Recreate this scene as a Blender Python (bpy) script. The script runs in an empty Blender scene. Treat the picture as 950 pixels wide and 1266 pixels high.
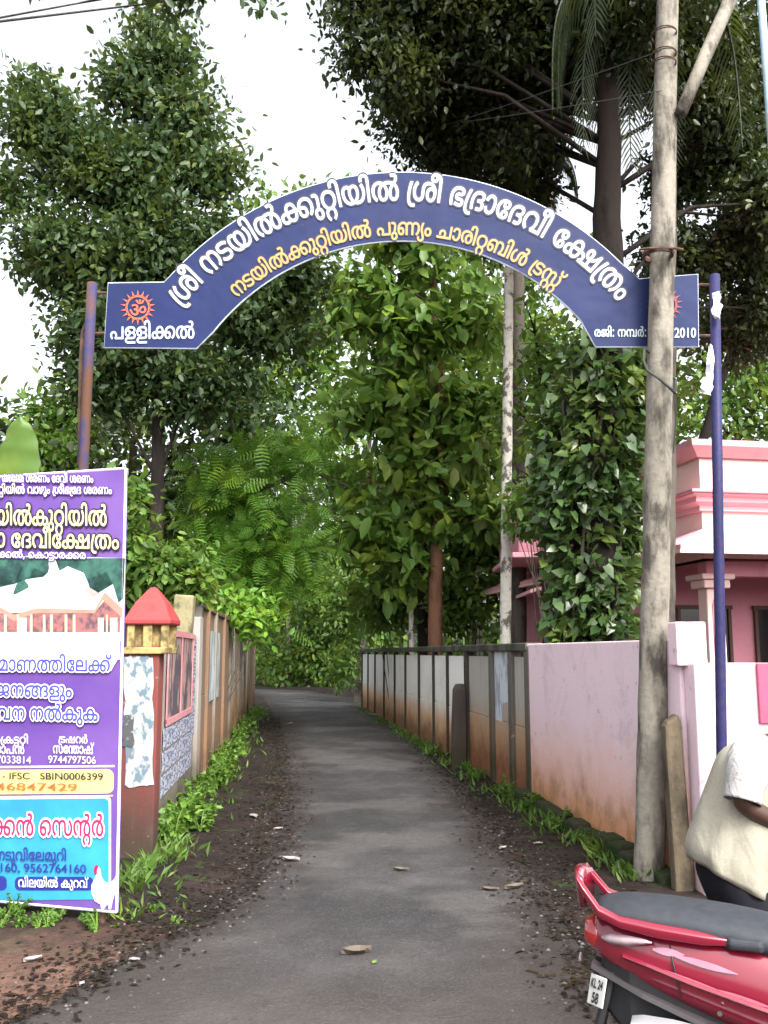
import bpy, bmesh, math, random
import numpy as np
from mathutils import Vector, Matrix, Euler

# ------------------------------------------------------------------ camera, sky, sun, exposure
C = bpy.context.scene
LINK = C.collection
EYE = Vector((0, 0, 1.65)); PITCH = math.radians(8.6); FPX = 1150.0      # focal length in pixels of the 950 x 1266 photograph
cam = bpy.data.cameras.new('camera'); cam_o = bpy.data.objects.new('camera', cam); LINK.objects.link(cam_o)
cam.sensor_fit = 'HORIZONTAL'; cam.sensor_width = 36; cam.lens = 36 * FPX / 950
cam.clip_start = 0.05; cam.clip_end = 2000
cam_o.location = EYE; cam_o.rotation_euler = (math.pi / 2 + PITCH, 0, 0)
C.camera = cam_o

SUN_EL, SUN_AZ = 46, 152           # degrees; azimuth clockwise from +Y: behind the camera and to its right
w = bpy.data.worlds.new('World'); C.world = w; w.use_nodes = True
wn = w.node_tree.nodes; wl = w.node_tree.links; wn.clear()
wo = wn.new('ShaderNodeOutputWorld'); bg = wn.new('ShaderNodeBackground'); sk = wn.new('ShaderNodeTexSky')
hs = wn.new('ShaderNodeHueSaturation')
sk.sky_type = 'NISHITA'; sk.sun_disc = False; sk.sun_elevation = math.radians(SUN_EL); sk.sun_rotation = math.radians(SUN_AZ)
sk.dust_density = 6.0; sk.air_density = 1.0; sk.ozone_density = 1.0
hs.inputs['Saturation'].default_value = 0.28
bg.inputs['Strength'].default_value = 0.15
wl.new(sk.outputs[0], hs.inputs['Color']); wl.new(hs.outputs[0], bg.inputs[0]); wl.new(bg.outputs[0], wo.inputs[0])

sun = bpy.data.lights.new('sun', 'SUN'); sun_o = bpy.data.objects.new('sun', sun); LINK.objects.link(sun_o)
sun.energy = 0.95; sun.angle = math.radians(14); sun.color = (1.0, 0.96, 0.9)
_e, _a = math.radians(SUN_EL), math.radians(SUN_AZ)
sdir = Vector((math.sin(_a) * math.cos(_e), math.cos(_a) * math.cos(_e), math.sin(_e)))
sun_o.rotation_euler = sdir.to_track_quat('Z', 'Y').to_euler(); sun_o.location = (0, -5, 20)

C.view_settings.view_transform = 'Standard'; C.view_settings.look = 'None'
C.view_settings.exposure = 1.9; C.view_settings.gamma = 1.0; C.view_settings.use_curve_mapping = False
C.render.engine = 'CYCLES'
try:
    C.cycles.use_denoising = True; C.cycles.max_bounces = 6; C.cycles.transparent_max_bounces = 4
    C.cycles.diffuse_bounces = 4; C.cycles.glossy_bounces = 2; C.cycles.transmission_bounces = 3
except Exception:
    pass

rng = np.random.default_rng(7); random.seed(7)
PI = math.pi
CP, SP = math.cos(PITCH), math.sin(PITCH)

def ray(px, py):
    u = (px - 475) / FPX; v = (633 - py) / FPX
    return Vector((u, CP - v * SP, SP + v * CP))
def at(px, py, Y):                   # the point at distance Y in front of the camera seen at a photo pixel
    d = ray(px, py); return EYE + d * (Y / d.y)
def ground(px, py, z=0.0):
    d = ray(px, py); return EYE + d * ((z - EYE.z) / d.z)

# ------------------------------------------------------------------ helpers: tags, meshes, materials
ORG = {}
def tag(o, label=None, cat=None, group=None, kind=None):
    if label: o['label'] = label
    if cat: o['category'] = cat
    if group: o['group'] = group
    if kind: o['kind'] = kind
    return o
def thing(name, loc, label, cat, group=None):
    o = bpy.data.objects.new(name, None); LINK.objects.link(o)
    o.location = loc; o.empty_display_size = 0.2; ORG[o.name] = Vector(loc)
    return tag(o, label, cat, group)
def link_mesh(name, me, mat, parent=None, origin=None):
    o = bpy.data.objects.new(name, me); LINK.objects.link(o)
    if mat is not None:
        for m in (mat if isinstance(mat, (list, tuple)) else [mat]): me.materials.append(m)
    if parent is not None:
        o.parent = parent; ORG[o.name] = ORG[parent.name]
        me.transform(Matrix.Translation(-ORG[parent.name]))
    else:
        og = Vector(origin) if origin is not None else Vector((0, 0, 0))
        me.transform(Matrix.Translation(-og)); o.location = og; ORG[o.name] = og
    return o
class MB:
    def __init__(s): s.v = []; s.f = []
    def add(s, vs, fs):
        n = len(s.v); s.v += [tuple(p) for p in vs]; s.f += [tuple(i + n for i in f) for f in fs]; return s
    def box(s, c, d, rot=None):
        c = Vector(c); vs = []
        for z in (-1, 1):
            for y in (-1, 1):
                for x in (-1, 1):
                    p = Vector((x * d[0] / 2, y * d[1] / 2, z * d[2] / 2))
                    if rot is not None: p = rot @ p
                    vs.append(c + p)
        return s.add(vs, [(0, 2, 3, 1), (4, 5, 7, 6), (0, 1, 5, 4), (2, 6, 7, 3), (0, 4, 6, 2), (1, 3, 7, 5)])
    def rings(s, rings, cap=True, closed=False):
        n = len(rings[0]); vs = [p for r in rings for p in r]; fs = []
        m = len(rings)
        for i in range(m - (0 if closed else 1)):
            for j in range(n):
                a = i * n + j; b = i * n + (j + 1) % n; c = ((i + 1) % m) * n + (j + 1) % n; d = ((i + 1) % m) * n + j
                fs.append((a, b, c, d))
        if cap and not closed:
            fs.append(tuple(range(n - 1, -1, -1))); fs.append(tuple((m - 1) * n + j for j in range(n)))
        return s.add(vs, fs)
    def tube(s, pts, radii, n=8, cap=True, flat=1.0, rough=0.0):
        pts = [Vector(p) for p in pts]
        if not isinstance(radii, (list, tuple)): radii = [radii] * len(pts)
        up = Vector((0, 0, 1)); rings = []
        prev = None
        for i, p in enumerate(pts):
            d = (pts[min(i + 1, len(pts) - 1)] - pts[max(i - 1, 0)]).normalized()
            if prev is None:
                a = d.cross(up) if abs(d.dot(up)) < 0.95 else d.cross(Vector((0, 1, 0)))
            else:
                a = prev - d * prev.dot(d)
            a.normalize(); prev = a; b = d.cross(a)
            rings.append([p + (a * math.cos(2 * PI * k / n) + b * flat * math.sin(2 * PI * k / n)) * radii[i] * (1 + (random.uniform(-rough, rough) if rough else 0)) for k in range(n)])
        return s.rings(rings, cap)
    def prism(s, poly, off):             # poly: 3D outline, off: extrusion vector
        off = Vector(off); n = len(poly)
        vs = [Vector(p) for p in poly] + [Vector(p) + off for p in poly]
        fs = [tuple(range(n)), tuple(range(2 * n - 1, n - 1, -1))] + [(i, i + n, (i + 1) % n + n, (i + 1) % n) for i in range(n)]
        return s.add(vs, fs)
    def build(s, name, mat, parent=None, origin=None, smooth=False, bevel=0, sub=0):
        me = bpy.data.meshes.new(name); me.from_pydata(s.v, [], s.f); me.update()
        bm = bmesh.new(); bm.from_mesh(me)
        bmesh.ops.recalc_face_normals(bm, faces=bm.faces)
        bm.to_mesh(me); bm.free()
        if smooth: me.polygons.foreach_set('use_smooth', [True] * len(me.polygons))
        o = link_mesh(name, me, mat, parent, origin)
        if bevel:
            b = o.modifiers.new('bevel', 'BEVEL'); b.width = bevel; b.segments = 2; b.limit_method = 'ANGLE'
        if sub:
            b = o.modifiers.new('sub', 'SUBSURF'); b.levels = sub; b.render_levels = sub
        return o

def lin(c):
    if isinstance(c, str):
        c = [int(c[i:i + 2], 16) / 255 for i in (0, 2, 4)]
        c = [x / 12.92 if x <= 0.04045 else ((x + 0.055) / 1.055) ** 2.4 for x in c]
    return (c[0], c[1], c[2], 1)
class NT:
    def __init__(s, name):
        s.m = bpy.data.materials.new(name); s.m.use_nodes = True; s.t = s.m.node_tree
        s.t.nodes.clear(); s.out = s.n('ShaderNodeOutputMaterial'); s._co = None
    def n(s, typ, **kw):
        x = s.t.nodes.new(typ)
        for k, v in kw.items(): setattr(x, k, v)
        return x
    def set(s, sock, v):
        if isinstance(v, bpy.types.NodeSocket): s.t.links.new(v, sock)
        else: sock.default_value = v
    def co(s, kind='Object'):
        if s._co is None: s._co = s.n('ShaderNodeTexCoord')
        return s._co.outputs[kind]
    def mapped(s, scale, kind='Object'):
        mp = s.n('ShaderNodeMapping'); s.set(mp.inputs['Vector'], s.co(kind)); mp.inputs['Scale'].default_value = scale; return mp.outputs[0]
    def noise(s, scale, detail=5, rough=0.6, vec=None, dist=0.0):
        x = s.n('ShaderNodeTexNoise'); s.set(x.inputs['Vector'], vec if vec is not None else s.co())
        x.inputs['Scale'].default_value = scale; x.inputs['Detail'].default_value = detail; x.inputs['Roughness'].default_value = rough
        x.inputs['Distortion'].default_value = dist
        return x.outputs['Fac']
    def ramp(s, fac, a, b, va=0.0, vb=1.0):
        x = s.n('ShaderNodeMapRange', interpolation_type='SMOOTHSTEP'); s.set(x.inputs[0], fac)
        for i, v in enumerate((a, b, va, vb)): x.inputs[1 + i].default_value = v
        return x.outputs[0]
    def math(s, op, a, b=0.0):
        x = s.n('ShaderNodeMath', operation=op); s.set(x.inputs[0], a); s.set(x.inputs[1], b); return x.outputs[0]
    def mix(s, fac, a, b):
        x = s.n('ShaderNodeMix', data_type='RGBA'); s.set(x.inputs[0], fac)
        s.set(x.inputs[6], a if isinstance(a, bpy.types.NodeSocket) else lin(a)); s.set(x.inputs[7], b if isinstance(b, bpy.types.NodeSocket) else lin(b))
        return x.outputs[2]
    def sep(s, vec=None):
        x = s.n('ShaderNodeSeparateXYZ'); s.set(x.inputs[0], vec if vec is not None else s.co()); return x.outputs
    def bump(s, h, strength=0.3, dist=0.02):
        x = s.n('ShaderNodeBump'); s.set(x.inputs['Height'], h); x.inputs['Strength'].default_value = strength; x.inputs['Distance'].default_value = dist; return x.outputs[0]
    def finish(s, col, rough=0.8, spec=0.3, metal=0.0, normal=None, coat=0.0):
        p = s.n('ShaderNodeBsdfPrincipled')
        s.set(p.inputs['Base Color'], col if isinstance(col, bpy.types.NodeSocket) else lin(col)); s.set(p.inputs['Roughness'], rough)
        p.inputs['Specular IOR Level'].default_value = spec; p.inputs['Metallic'].default_value = metal; p.inputs['Coat Weight'].default_value = coat
        p.inputs['Coat Roughness'].default_value = 0.08
        if normal is not None: s.set(p.inputs['Normal'], normal)
        s.t.links.new(p.outputs[0], s.out.inputs[0]); return s.m

def plain(name, c, rough=0.6, spec=0.4, metal=0.0, var=0.12, scale=9, coat=0.0, bump=0.0):
    t = NT(name); l = lin(c)
    d = [x * (1 - var) for x in l[:3]]; e = [min(1, x * (1 + var)) for x in l[:3]]
    nz = t.noise(scale); col = t.mix(t.ramp(nz, 0.3, 0.7), d, e)
    return t.finish(col, rough, spec, metal, t.bump(t.noise(scale * 6), bump, 0.01) if bump else None, coat)
def dirty(name, c, dirt, lo=0.45, hi=0.7, scale=4, rough=0.85, stretch=(1, 1, 1), bump=0.25, fine=40):
    t = NT(name); v = t.mapped(stretch)
    a = t.ramp(t.noise(scale, 8, 0.65, v), lo, hi); b = t.noise(fine, 4, 0.6)
    col = t.mix(a, c, dirt); col = t.mix(t.ramp(b, 0.35, 0.8, 0, 0.3), col, dirt)
    return t.finish(col, rough, 0.2, 0, t.bump(t.noise(fine, 6), bump, 0.01))
def leafmat(name, c1, c2, trans=0.35, rough=0.45, spec=0.35, c3=None):
    t = NT(name); g = t.n('ShaderNodeNewGeometry'); r = g.outputs['Random Per Island']
    col = t.mix(r, c1, c2)
    if c3: col = t.mix(t.ramp(r, 0.93, 0.95), col, c3)
    big = t.noise(0.55, 2); col = t.mix(t.ramp(big, 0.35, 0.62, 0.0, 0.5), col, c1)
    yng = [min(1, c2[0] * 1.75 + .01), c2[1] * 1.35 + .01, c2[2] * .9]          # flushes of young, yellower leaves
    col = t.mix(t.ramp(t.noise(1.1, 3, .6), 0.52, 0.68, 0.0, 0.65), col, yng)
    p = t.n('ShaderNodeBsdfPrincipled'); t.set(p.inputs['Base Color'], col); p.inputs['Roughness'].default_value = rough
    p.inputs['Specular IOR Level'].default_value = spec
    tr = t.n('ShaderNodeBsdfTranslucent'); t.set(tr.inputs[0], t.mix(0.3, col, (0.25, 0.32, 0.04)))
    mx = t.n('ShaderNodeMixShader'); mx.inputs[0].default_value = trans
    t.t.links.new(p.outputs[0], mx.inputs[1]); t.t.links.new(tr.outputs[0], mx.inputs[2]); t.t.links.new(mx.outputs[0], t.out.inputs[0])
    return t.m

# ------------------------------------------------------------------ helpers: foliage
LEAF = (np.array([[0, 0, 0], [.2, .19, .05], [.58, .23, .06], [1, 0, -.04], [.58, -.23, .06], [.2, -.19, .05]]), [(0, 5, 4, 3), (0, 3, 2, 1)])
HEART = (np.array([[0, 0, 0], [-.06, .3, .03], [.35, .36, .04], [1, 0, -.12], [.35, -.36, .04], [-.06, -.3, .03], [.4, 0, -.03]]), [(0, 6, 2, 1), (6, 3, 2), (6, 4, 3), (0, 5, 4, 6)])
SLIM = (np.array([[0, 0, 0], [.4, .11, .03], [1, 0, -.15], [.4, -.11, .03], [.45, 0, -.01]]), [(0, 3, 2, 4), (0, 4, 2, 1)])
def _pinnate(n=8, l=.3, w=.06):
    v = []; f = []
    for i in range(n):
        x = .12 + .85 * i / (n - 1); z = -.25 * x * x; ll = l * math.sin(PI * (.2 + .7 * i / (n - 1)))
        for s in (-1, 1):
            k = len(v); v += [[x - w / 2, 0, z], [x + w / 2, 0, z], [x + w / 2 + .1 * ll, s * ll, z - .2 * ll], [x - w / 3 + .1 * ll, s * ll * .95, z - .2 * ll]]; f.append((k, k + 1, k + 2, k + 3))
    k = len(v); v += [[0, .008, 0], [0, -.008, 0], [1, -.003, -.25], [1, .003, -.25]]; f.append((k, k + 1, k + 2, k + 3))
    return np.array(v), f
FERN = _pinnate()
def scatter(pos, size, tmpl, droop=0.3, out=None, outw=0.0, flat=0.0):
    """leaf-sized faces at pos; their axes lean outwards (out, outw) and down (droop), their faces up (flat)"""
    N = len(pos); tv, tf = tmpl
    d = rng.normal(size=(N, 3)); d /= np.linalg.norm(d, axis=1, keepdims=True)
    if out is not None: d = d + out * outw
    d[:, 2] = d[:, 2] * (1 - flat * .6) - droop
    d /= np.linalg.norm(d, axis=1, keepdims=True)
    u = rng.normal(size=(N, 3)); u[:, 2] += 1.2 + 2 * flat
    nrm = u - d * (u * d).sum(1, keepdims=True); nrm /= np.linalg.norm(nrm, axis=1, keepdims=True)
    b = np.cross(nrm, d)
    s = np.asarray(size).reshape(N, 1, 1)
    P = pos[:, None, :] + s * (tv[None, :, 0:1] * d[:, None, :] + tv[None, :, 1:2] * b[:, None, :] + tv[None, :, 2:3] * nrm[:, None, :])
    return P.reshape(-1, 3), tf, len(tv), N
def leaf_mesh(name, chunks, mat, parent=None, origin=None):
    vs = []; loops = []; tot = []; base = 0
    for P, tf, nv, N in chunks:
        vs.append(P)
        off = (np.arange(N) * nv + base)[:, None]
        fl = np.concatenate([np.array(f) for f in tf])[None, :] + off
        loops.append(fl.reshape(-1)); tot.append(np.tile(np.array([len(f) for f in tf]), N)); base += nv * N
    V = np.concatenate(vs).astype(np.float32); L = np.concatenate(loops).astype(np.int32); T = np.concatenate(tot).astype(np.int32)
    me = bpy.data.meshes.new(name); me.vertices.add(len(V)); me.vertices.foreach_set('co', V.reshape(-1))
    me.loops.add(len(L)); me.loops.foreach_set('vertex_index', L); me.polygons.add(len(T))
    me.polygons.foreach_set('loop_start', np.concatenate([[0], np.cumsum(T)[:-1]]).astype(np.int32))
    try: me.polygons.foreach_set('loop_total', T)
    except Exception: pass
    me.update(calc_edges=True); me.validate()
    return link_mesh(name, me, mat, parent, origin)
def blob_points(clumps, n_twig, per, sigma):
    """twigs through the volume of each ellipsoid, leaves clustered round every twig: uneven, with gaps"""
    vol = np.array([c[1][0] * c[1][2] for c in clumps]); vol = vol / vol.sum(); A = []; O = []
    for (c, r), k in zip(clumps, vol):
        n = max(3, int(n_twig * k * 1.45)); d = rng.normal(size=(n, 3)); d /= np.linalg.norm(d, axis=1, keepdims=True)
        q = d * (rng.random((n, 1)) ** 0.45) * np.array(r) * rng.uniform(.75, 1.15, (n, 1)); cc = np.array(c) + q
        f_ = 2.6 / max(.5, sigma * 4); g_ = np.sin(cc[:, 0] * f_ + 1.3 * np.sin(cc[:, 2] * f_ * .8)) + np.sin(cc[:, 2] * f_ * 1.2 + 1.7 * np.sin(cc[:, 1] * f_)) + np.sin((cc[:, 0] + cc[:, 1]) * f_ * 1.9 + cc[:, 2])
        keep = g_ > -.75; cc = cc[keep]; d = d[keep]; n = len(cc)          # hollows between the boughs
        if n == 0: continue
        m = np.maximum(1, rng.poisson(per, n)); idx = np.repeat(np.arange(n), m)
        A.append(cc[idx] + rng.normal(size=(len(idx), 3)) * sigma * np.array([1, 1, .7])); O.append(d[idx])
    return np.concatenate(A), np.concatenate(O)
def pix_clumps(specs, Y, depth=1.0):
    """(photo x, photo y, half width, half height[, extra depth]) -> ellipsoids at their distance"""
    r = []
    for s in specs:
        y = Y + (s[4] if len(s) > 4 else 0.0); c = at(s[0], s[1], y); k = y / FPX
        r.append((tuple(c), (s[2] * k, max(s[2], s[3]) * k * .8 * depth, s[3] * k)))
    return r
def tree(name, label, base, clumps, trunk, r0, barkm, leafm, n_twig, per, sigma, size, tmpl=LEAF, droop=.3, group='trees along the lane', limbs=True, limb=.26, crown='crown', cat='tree', flat=0.0, outw=.5):
    t = thing(name, (base[0], base[1], 0), label, cat, group)
    mb = MB(); pts = [Vector((base[0], base[1], -.1))] + [Vector(p) for p in trunk]
    n = len(pts); fine = []
    for i in range(n - 1):
        for q in range(4):
            u = q / 4; p = pts[i].lerp(pts[i + 1], u); fine.append(p + Vector((random.uniform(-1, 1), random.uniform(-1, 1), 0)) * r0 * .12)
    fine.append(pts[-1]); m = len(fine)
    mb.tube(fine, [r0 * (1.25 if i == 0 else 1) * (1 - .6 * i / m) for i in range(m)], 10, rough=.05)
    if limbs:
        top = pts[-1]
        for (c, r) in clumps:
            c = Vector(c); st = min(fine[m // 3:], key=lambda p: (p - c).length + abs(p.z - (c.z - .5 * (c - top).length)))
            mid = st.lerp(c, .5) + Vector((0, 0, .12 * (c - st).length))
            rr = max(.02, r0 * limb); mb.tube([st, st.lerp(mid, .5), mid, mid.lerp(c, .5), c], [rr, rr * .85, rr * .7, rr * .5, rr * .3], 6, rough=.06)
            for q in range(4):
                e = c + Vector((random.uniform(-1, 1) * r[0], random.uniform(-1, 1) * r[1], random.uniform(-.5, 1) * r[2])) * .8
                mb.tube([mid.lerp(c, .6), c.lerp(e, .4), e], [rr * .45, rr * .3, rr * .12], 5)
    mb.build('trunk', barkm, t, smooth=True)
    A, O = blob_points(clumps, n_twig, per, sigma)
    leaf_mesh(crown, [scatter(A, rng.uniform(.45, 1.35, len(A)) * size, tmpl, droop, O, outw, flat)], leafm, t)
    return t
def copy_tree(o, parent=None):
    c = o.copy(); LINK.objects.link(c)
    if parent is not None: c.parent = parent
    for ch in list(o.children): copy_tree(ch, c)
    return c
GL = {
3:'',
6:'210,-27 168,-21 132,-9 86,18 62,42 44,70 25,112 19,142 17,190 23,232 35,264 56,300 86,332 116,352 162,370 188,376 242,378 282,373 318,361 356,340 390,310 411,280 429,234 436,190 435,150 429,118 414,78 390,42 365,18 336,-1 294,-18 264,-25|210,72 230,71 254,75 272,81 290,93 303,106 312,120 321,156 322,180 318,210 307,240 294,256 276,269 240,279 224,280 200,277 182,271 168,263 152,249 143,234 134,208 131,178 133,150 140,124 146,112 158,96 174,84 188,78',
9:'520,-27 474,-22 442,-13 408,3 380,22 354,46 330,79 312,118 299,156 293,192 291,252 303,328 315,364 336,406 353,432 393,478 394,482 346,481 306,476 280,469 244,454 220,439 192,414 168,381 156,352 146,312 143,262 149,214 159,180 171,154 192,124 220,95 258,66 264,58 260,42 215,-14 204,-22 196,-23 163,-2 112,43 77,88 48,144 30,204 24,262 24,294 30,346 45,396 77,456 118,501 138,518 172,538 204,553 240,566 276,574 328,580 388,581 430,578 486,568 522,558 568,571 606,578 646,581 706,580 762,571 804,556 846,532 894,490 948,535 982,553 1012,566 1044,574 1086,580 1164,580 1240,568 1276,556 1314,538 1367,502 1399,468 1412,450 1441,400 1456,358 1469,292 1471,226 1465,162 1450,108 1420,54 1392,24 1356,0 1302,-21 1254,-27 1200,-24 1168,-16 1126,6 1088,40 1071,64 1053,100 1043,126 1037,160 1035,204 1040,256 1046,280 1058,310 1073,336 1090,357 1114,379 1153,402 1180,412 1212,418 1248,419 1308,408 1298,420 1275,438 1228,463 1194,473 1156,478 1102,478 1054,469 1013,450 996,438 982,420 963,382 954,342 951,304 951,4 947,-8 934,-15 850,-15 839,-8 834,0 833,322 829,360 818,402 798,434 766,461 720,478 678,482 700,454 715,424 724,390 725,358 719,324 709,304 684,274 664,258 665,256 694,235 708,220 728,184 736,144 736,124 731,94 724,76 706,42 687,22 660,2 630,-13 600,-21 552,-27|509,72 556,71 592,81 608,94 620,118 622,138 619,156 610,174 600,184 582,194 562,199 498,203 490,209 485,220 485,288 490,298 498,303 564,309 586,317 602,334 608,348 611,370 607,396 600,413 582,434 562,448 534,459 522,454 487,430 459,400 434,360 417,316 407,270 405,234 408,196 420,148 429,126 450,99 478,81|1220,76 1240,73 1266,75 1302,88 1327,112 1339,132 1348,160 1357,214 1357,268 1341,286 1320,301 1302,310 1284,316 1260,319 1236,318 1198,307 1174,285 1161,264 1155,246 1149,190 1152,162 1160,130 1166,114 1186,91 1200,81',
23:'204,-27 156,-22 116,-9 84,9 50,42 28,82 19,124 17,166 20,190 29,220 42,243 57,264 84,289 120,310 146,322 182,332 276,342 289,402 299,430 320,472 335,492 365,526 390,544 422,562 450,572 498,580 552,580 600,571 620,564 654,547 680,527 698,509 732,460 753,408 768,343 852,334 888,325 918,313 944,298 968,280 1000,240 1014,208 1021,168 1020,126 1011,84 996,52 978,28 954,6 912,-15 870,-25 812,-27 752,-21 732,-16 720,-8 717,0 719,12 734,66 740,77 752,81 812,73 858,78 872,84 886,94 898,112 903,130 905,156 901,180 891,198 882,209 860,223 834,233 774,241 769,238 765,196 757,156 745,120 730,90 711,60 684,30 660,11 632,-4 606,-15 570,-24 506,-27 440,-15 405,0 378,17 330,-6 294,-19 258,-25|194,76 216,73 246,75 282,84 310,96 284,172 274,240 254,240 212,235 176,223 148,202 137,180 133,148 143,108 154,94 168,84|495,76 518,73 546,75 570,81 588,89 605,102 618,118 633,144 642,168 651,214 653,240 648,243 548,243 396,243 391,240 401,174 412,142 422,124 439,102 456,90|394,346 398,343 648,343 650,346 649,358 639,396 628,424 613,444 588,466 548,479 504,480 464,469 437,450 419,426 403,390',
25:'264,-27 232,-24 186,-13 151,4 124,21 78,67 60,97 44,132 33,172 26,214 24,250 26,312 32,352 41,388 54,420 75,460 118,516 160,557 190,580 196,580 207,574 259,514 263,504 259,496 227,468 201,442 180,412 162,376 153,348 144,304 144,228 150,192 159,162 174,132 196,106 222,87 246,78 274,75 310,78 330,84 349,96 365,114 377,142 386,198 389,340 393,384 405,438 429,490 444,510 462,529 492,550 520,564 564,577 624,581 670,578 696,571 726,560 756,544 784,523 805,502 832,462 847,432 859,400 869,358 873,310 872,256 866,210 856,172 844,139 823,100 802,68 775,36 742,4 708,-21 700,-22 692,-18 638,42 635,54 639,64 670,88 700,119 721,150 737,184 748,222 754,262 755,304 752,334 742,378 730,408 710,438 690,457 676,466 648,476 612,479 586,475 568,469 544,451 530,432 521,412 510,348 506,196 502,160 491,112 469,66 434,24 388,-6 364,-16 328,-24',
28:'18,-15 7,-8 2,4 2,70 8,80 18,85 398,85 404,88 423,112 435,138 440,172 438,202 429,234 416,254 398,269 378,277 354,280 324,277 308,272 291,262 278,246 265,214 262,186 265,148 258,134 240,129 170,120 158,124 152,133 146,178 147,220 157,262 172,292 188,314 225,346 270,367 302,376 372,380 416,374 468,352 486,340 506,320 523,298 537,270 549,234 553,210 554,172 550,142 541,112 529,88 534,85 566,85 756,85 761,88 761,552 767,564 776,569 864,569 871,564 877,556 877,4 870,-12 860,-15',
30:'182,-27 116,-15 78,4 56,21 42,40 25,82 23,102 25,138 31,160 43,184 66,208 118,238 86,255 56,286 37,322 29,360 28,396 35,436 53,474 81,510 116,538 152,556 198,571 258,580 336,580 404,568 462,544 492,523 510,507 564,551 584,562 618,574 672,581 716,580 746,575 776,568 798,559 846,528 867,508 882,486 901,450 910,420 914,360 910,328 903,304 890,277 876,256 837,220 859,198 872,180 883,156 888,130 888,106 882,70 870,42 856,22 824,-4 780,-22 734,-27 708,-27 672,-22 630,-6 596,21 581,42 564,87 458,36 366,0 278,-21 222,-27|709,66 732,65 758,71 774,85 781,102 781,130 774,147 756,160 732,165 698,164 678,157 662,148 660,120 667,90 684,75|182,72 212,71 254,75 330,93 467,148 470,150 464,151 426,151 218,151 180,148 156,142 144,136 138,126 136,112 140,94 152,81|296,250 456,250 452,262 450,360 438,414 427,436 410,454 392,466 370,474 336,482 280,484 313,462 336,438 352,406 357,378 354,334 345,306 327,276|561,250 624,249 698,258 744,273 770,292 789,322 796,346 798,376 795,396 786,424 768,450 748,466 734,472 684,481 636,475 618,469 600,456 584,436 572,402 566,354 565,262|186,316 216,317 230,323 243,336 251,364 247,390 240,401 224,410 194,415 168,413 134,403 130,388 134,352 143,334 162,321',
33:'260,-27 198,-21 140,-9 84,12 14,46 6,58 8,66 53,132 62,139 72,138 146,102 222,81 278,75 338,78 384,90 402,101 414,114 423,132 426,150 424,174 418,192 398,211 362,223 302,229 228,230 192,234 128,248 90,267 53,298 32,334 22,366 20,412 26,450 40,484 65,516 96,541 134,560 170,572 230,580 290,581 366,575 422,563 482,542 542,514 550,502 550,496 507,432 498,422 486,419 434,445 362,469 284,479 218,475 177,462 159,450 148,438 140,420 137,406 143,372 152,360 164,351 188,341 254,333 332,332 380,328 432,317 467,300 504,272 528,237 540,196 543,148 537,108 522,73 504,47 480,24 464,14 426,-6 380,-19 312,-27',
37:'226,-27 180,-19 136,0 103,24 81,48 57,88 41,126 30,180 27,222 28,280 33,318 45,366 64,411 87,450 120,490 152,516 186,539 232,560 282,574 324,580 394,580 438,574 478,562 522,538 568,504 604,538 654,566 696,578 756,581 804,575 840,562 882,535 912,504 946,536 976,556 1012,571 1042,578 1098,581 1140,577 1182,565 1210,553 1248,526 1276,498 1294,474 1315,436 1327,406 1339,358 1344,306 1343,256 1336,204 1327,172 1313,136 1294,100 1248,39 1200,-7 1186,-19 1174,-23 1164,-20 1151,-6 1110,42 1107,54 1114,66 1162,109 1180,132 1198,162 1213,202 1222,240 1226,276 1225,316 1213,376 1196,414 1168,449 1146,464 1128,472 1102,478 1078,479 1032,469 1005,450 990,430 981,408 974,378 970,318 970,0 964,-10 952,-15 868,-15 858,-9 854,0 854,334 851,376 847,400 838,426 827,444 807,462 786,472 760,478 732,479 708,476 688,468 666,455 653,442 642,424 629,382 624,328 624,0 618,-10 606,-15 522,-15 514,-10 508,0 508,318 500,388 490,414 481,430 465,448 442,463 414,473 382,478 348,479 312,475 270,463 246,451 209,424 185,396 164,360 150,322 184,334 214,341 262,343 310,335 354,313 388,282 412,240 424,192 425,150 421,118 409,78 392,46 364,14 340,-3 304,-19 276,-25|220,76 258,75 274,80 288,90 305,114 312,150 307,192 301,208 292,221 264,238 232,243 210,241 184,233 154,217 139,204 147,156 162,118 176,100 191,88',
38:'492,-27 448,-21 420,-13 388,4 360,24 342,42 322,73 303,114 293,154 288,202 288,238 293,286 303,322 328,378 348,412 374,444 407,478 376,482 334,481 294,475 256,463 228,448 198,424 177,396 162,370 150,334 143,282 144,246 153,198 171,154 192,124 220,95 258,66 264,58 258,41 215,-14 204,-22 196,-23 186,-18 138,17 96,60 72,96 48,144 32,192 26,228 24,294 27,328 36,370 48,402 66,438 89,472 120,504 174,541 216,560 246,569 288,577 330,581 388,580 426,575 456,568 508,549 511,550 552,565 592,574 640,580 700,581 774,571 810,560 856,538 888,515 918,486 943,454 964,414 976,382 985,342 990,300 990,262 985,214 976,174 960,133 938,90 906,49 868,11 820,-22 804,-20 755,42 751,58 757,66 796,95 823,124 844,154 860,192 868,228 871,280 866,324 854,366 841,394 820,423 796,445 766,463 730,475 690,481 652,482 612,478 613,474 643,444 676,400 694,366 713,318 722,280 726,228 724,174 718,138 707,102 691,70 670,40 642,14 610,-6 576,-19 552,-24|486,76 510,73 538,77 556,84 570,94 583,108 596,132 607,190 607,246 601,286 592,316 569,366 548,396 522,424 510,434 504,433 474,407 450,376 432,345 420,312 408,258 408,180 419,132 432,108 442,96 460,84',
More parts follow.
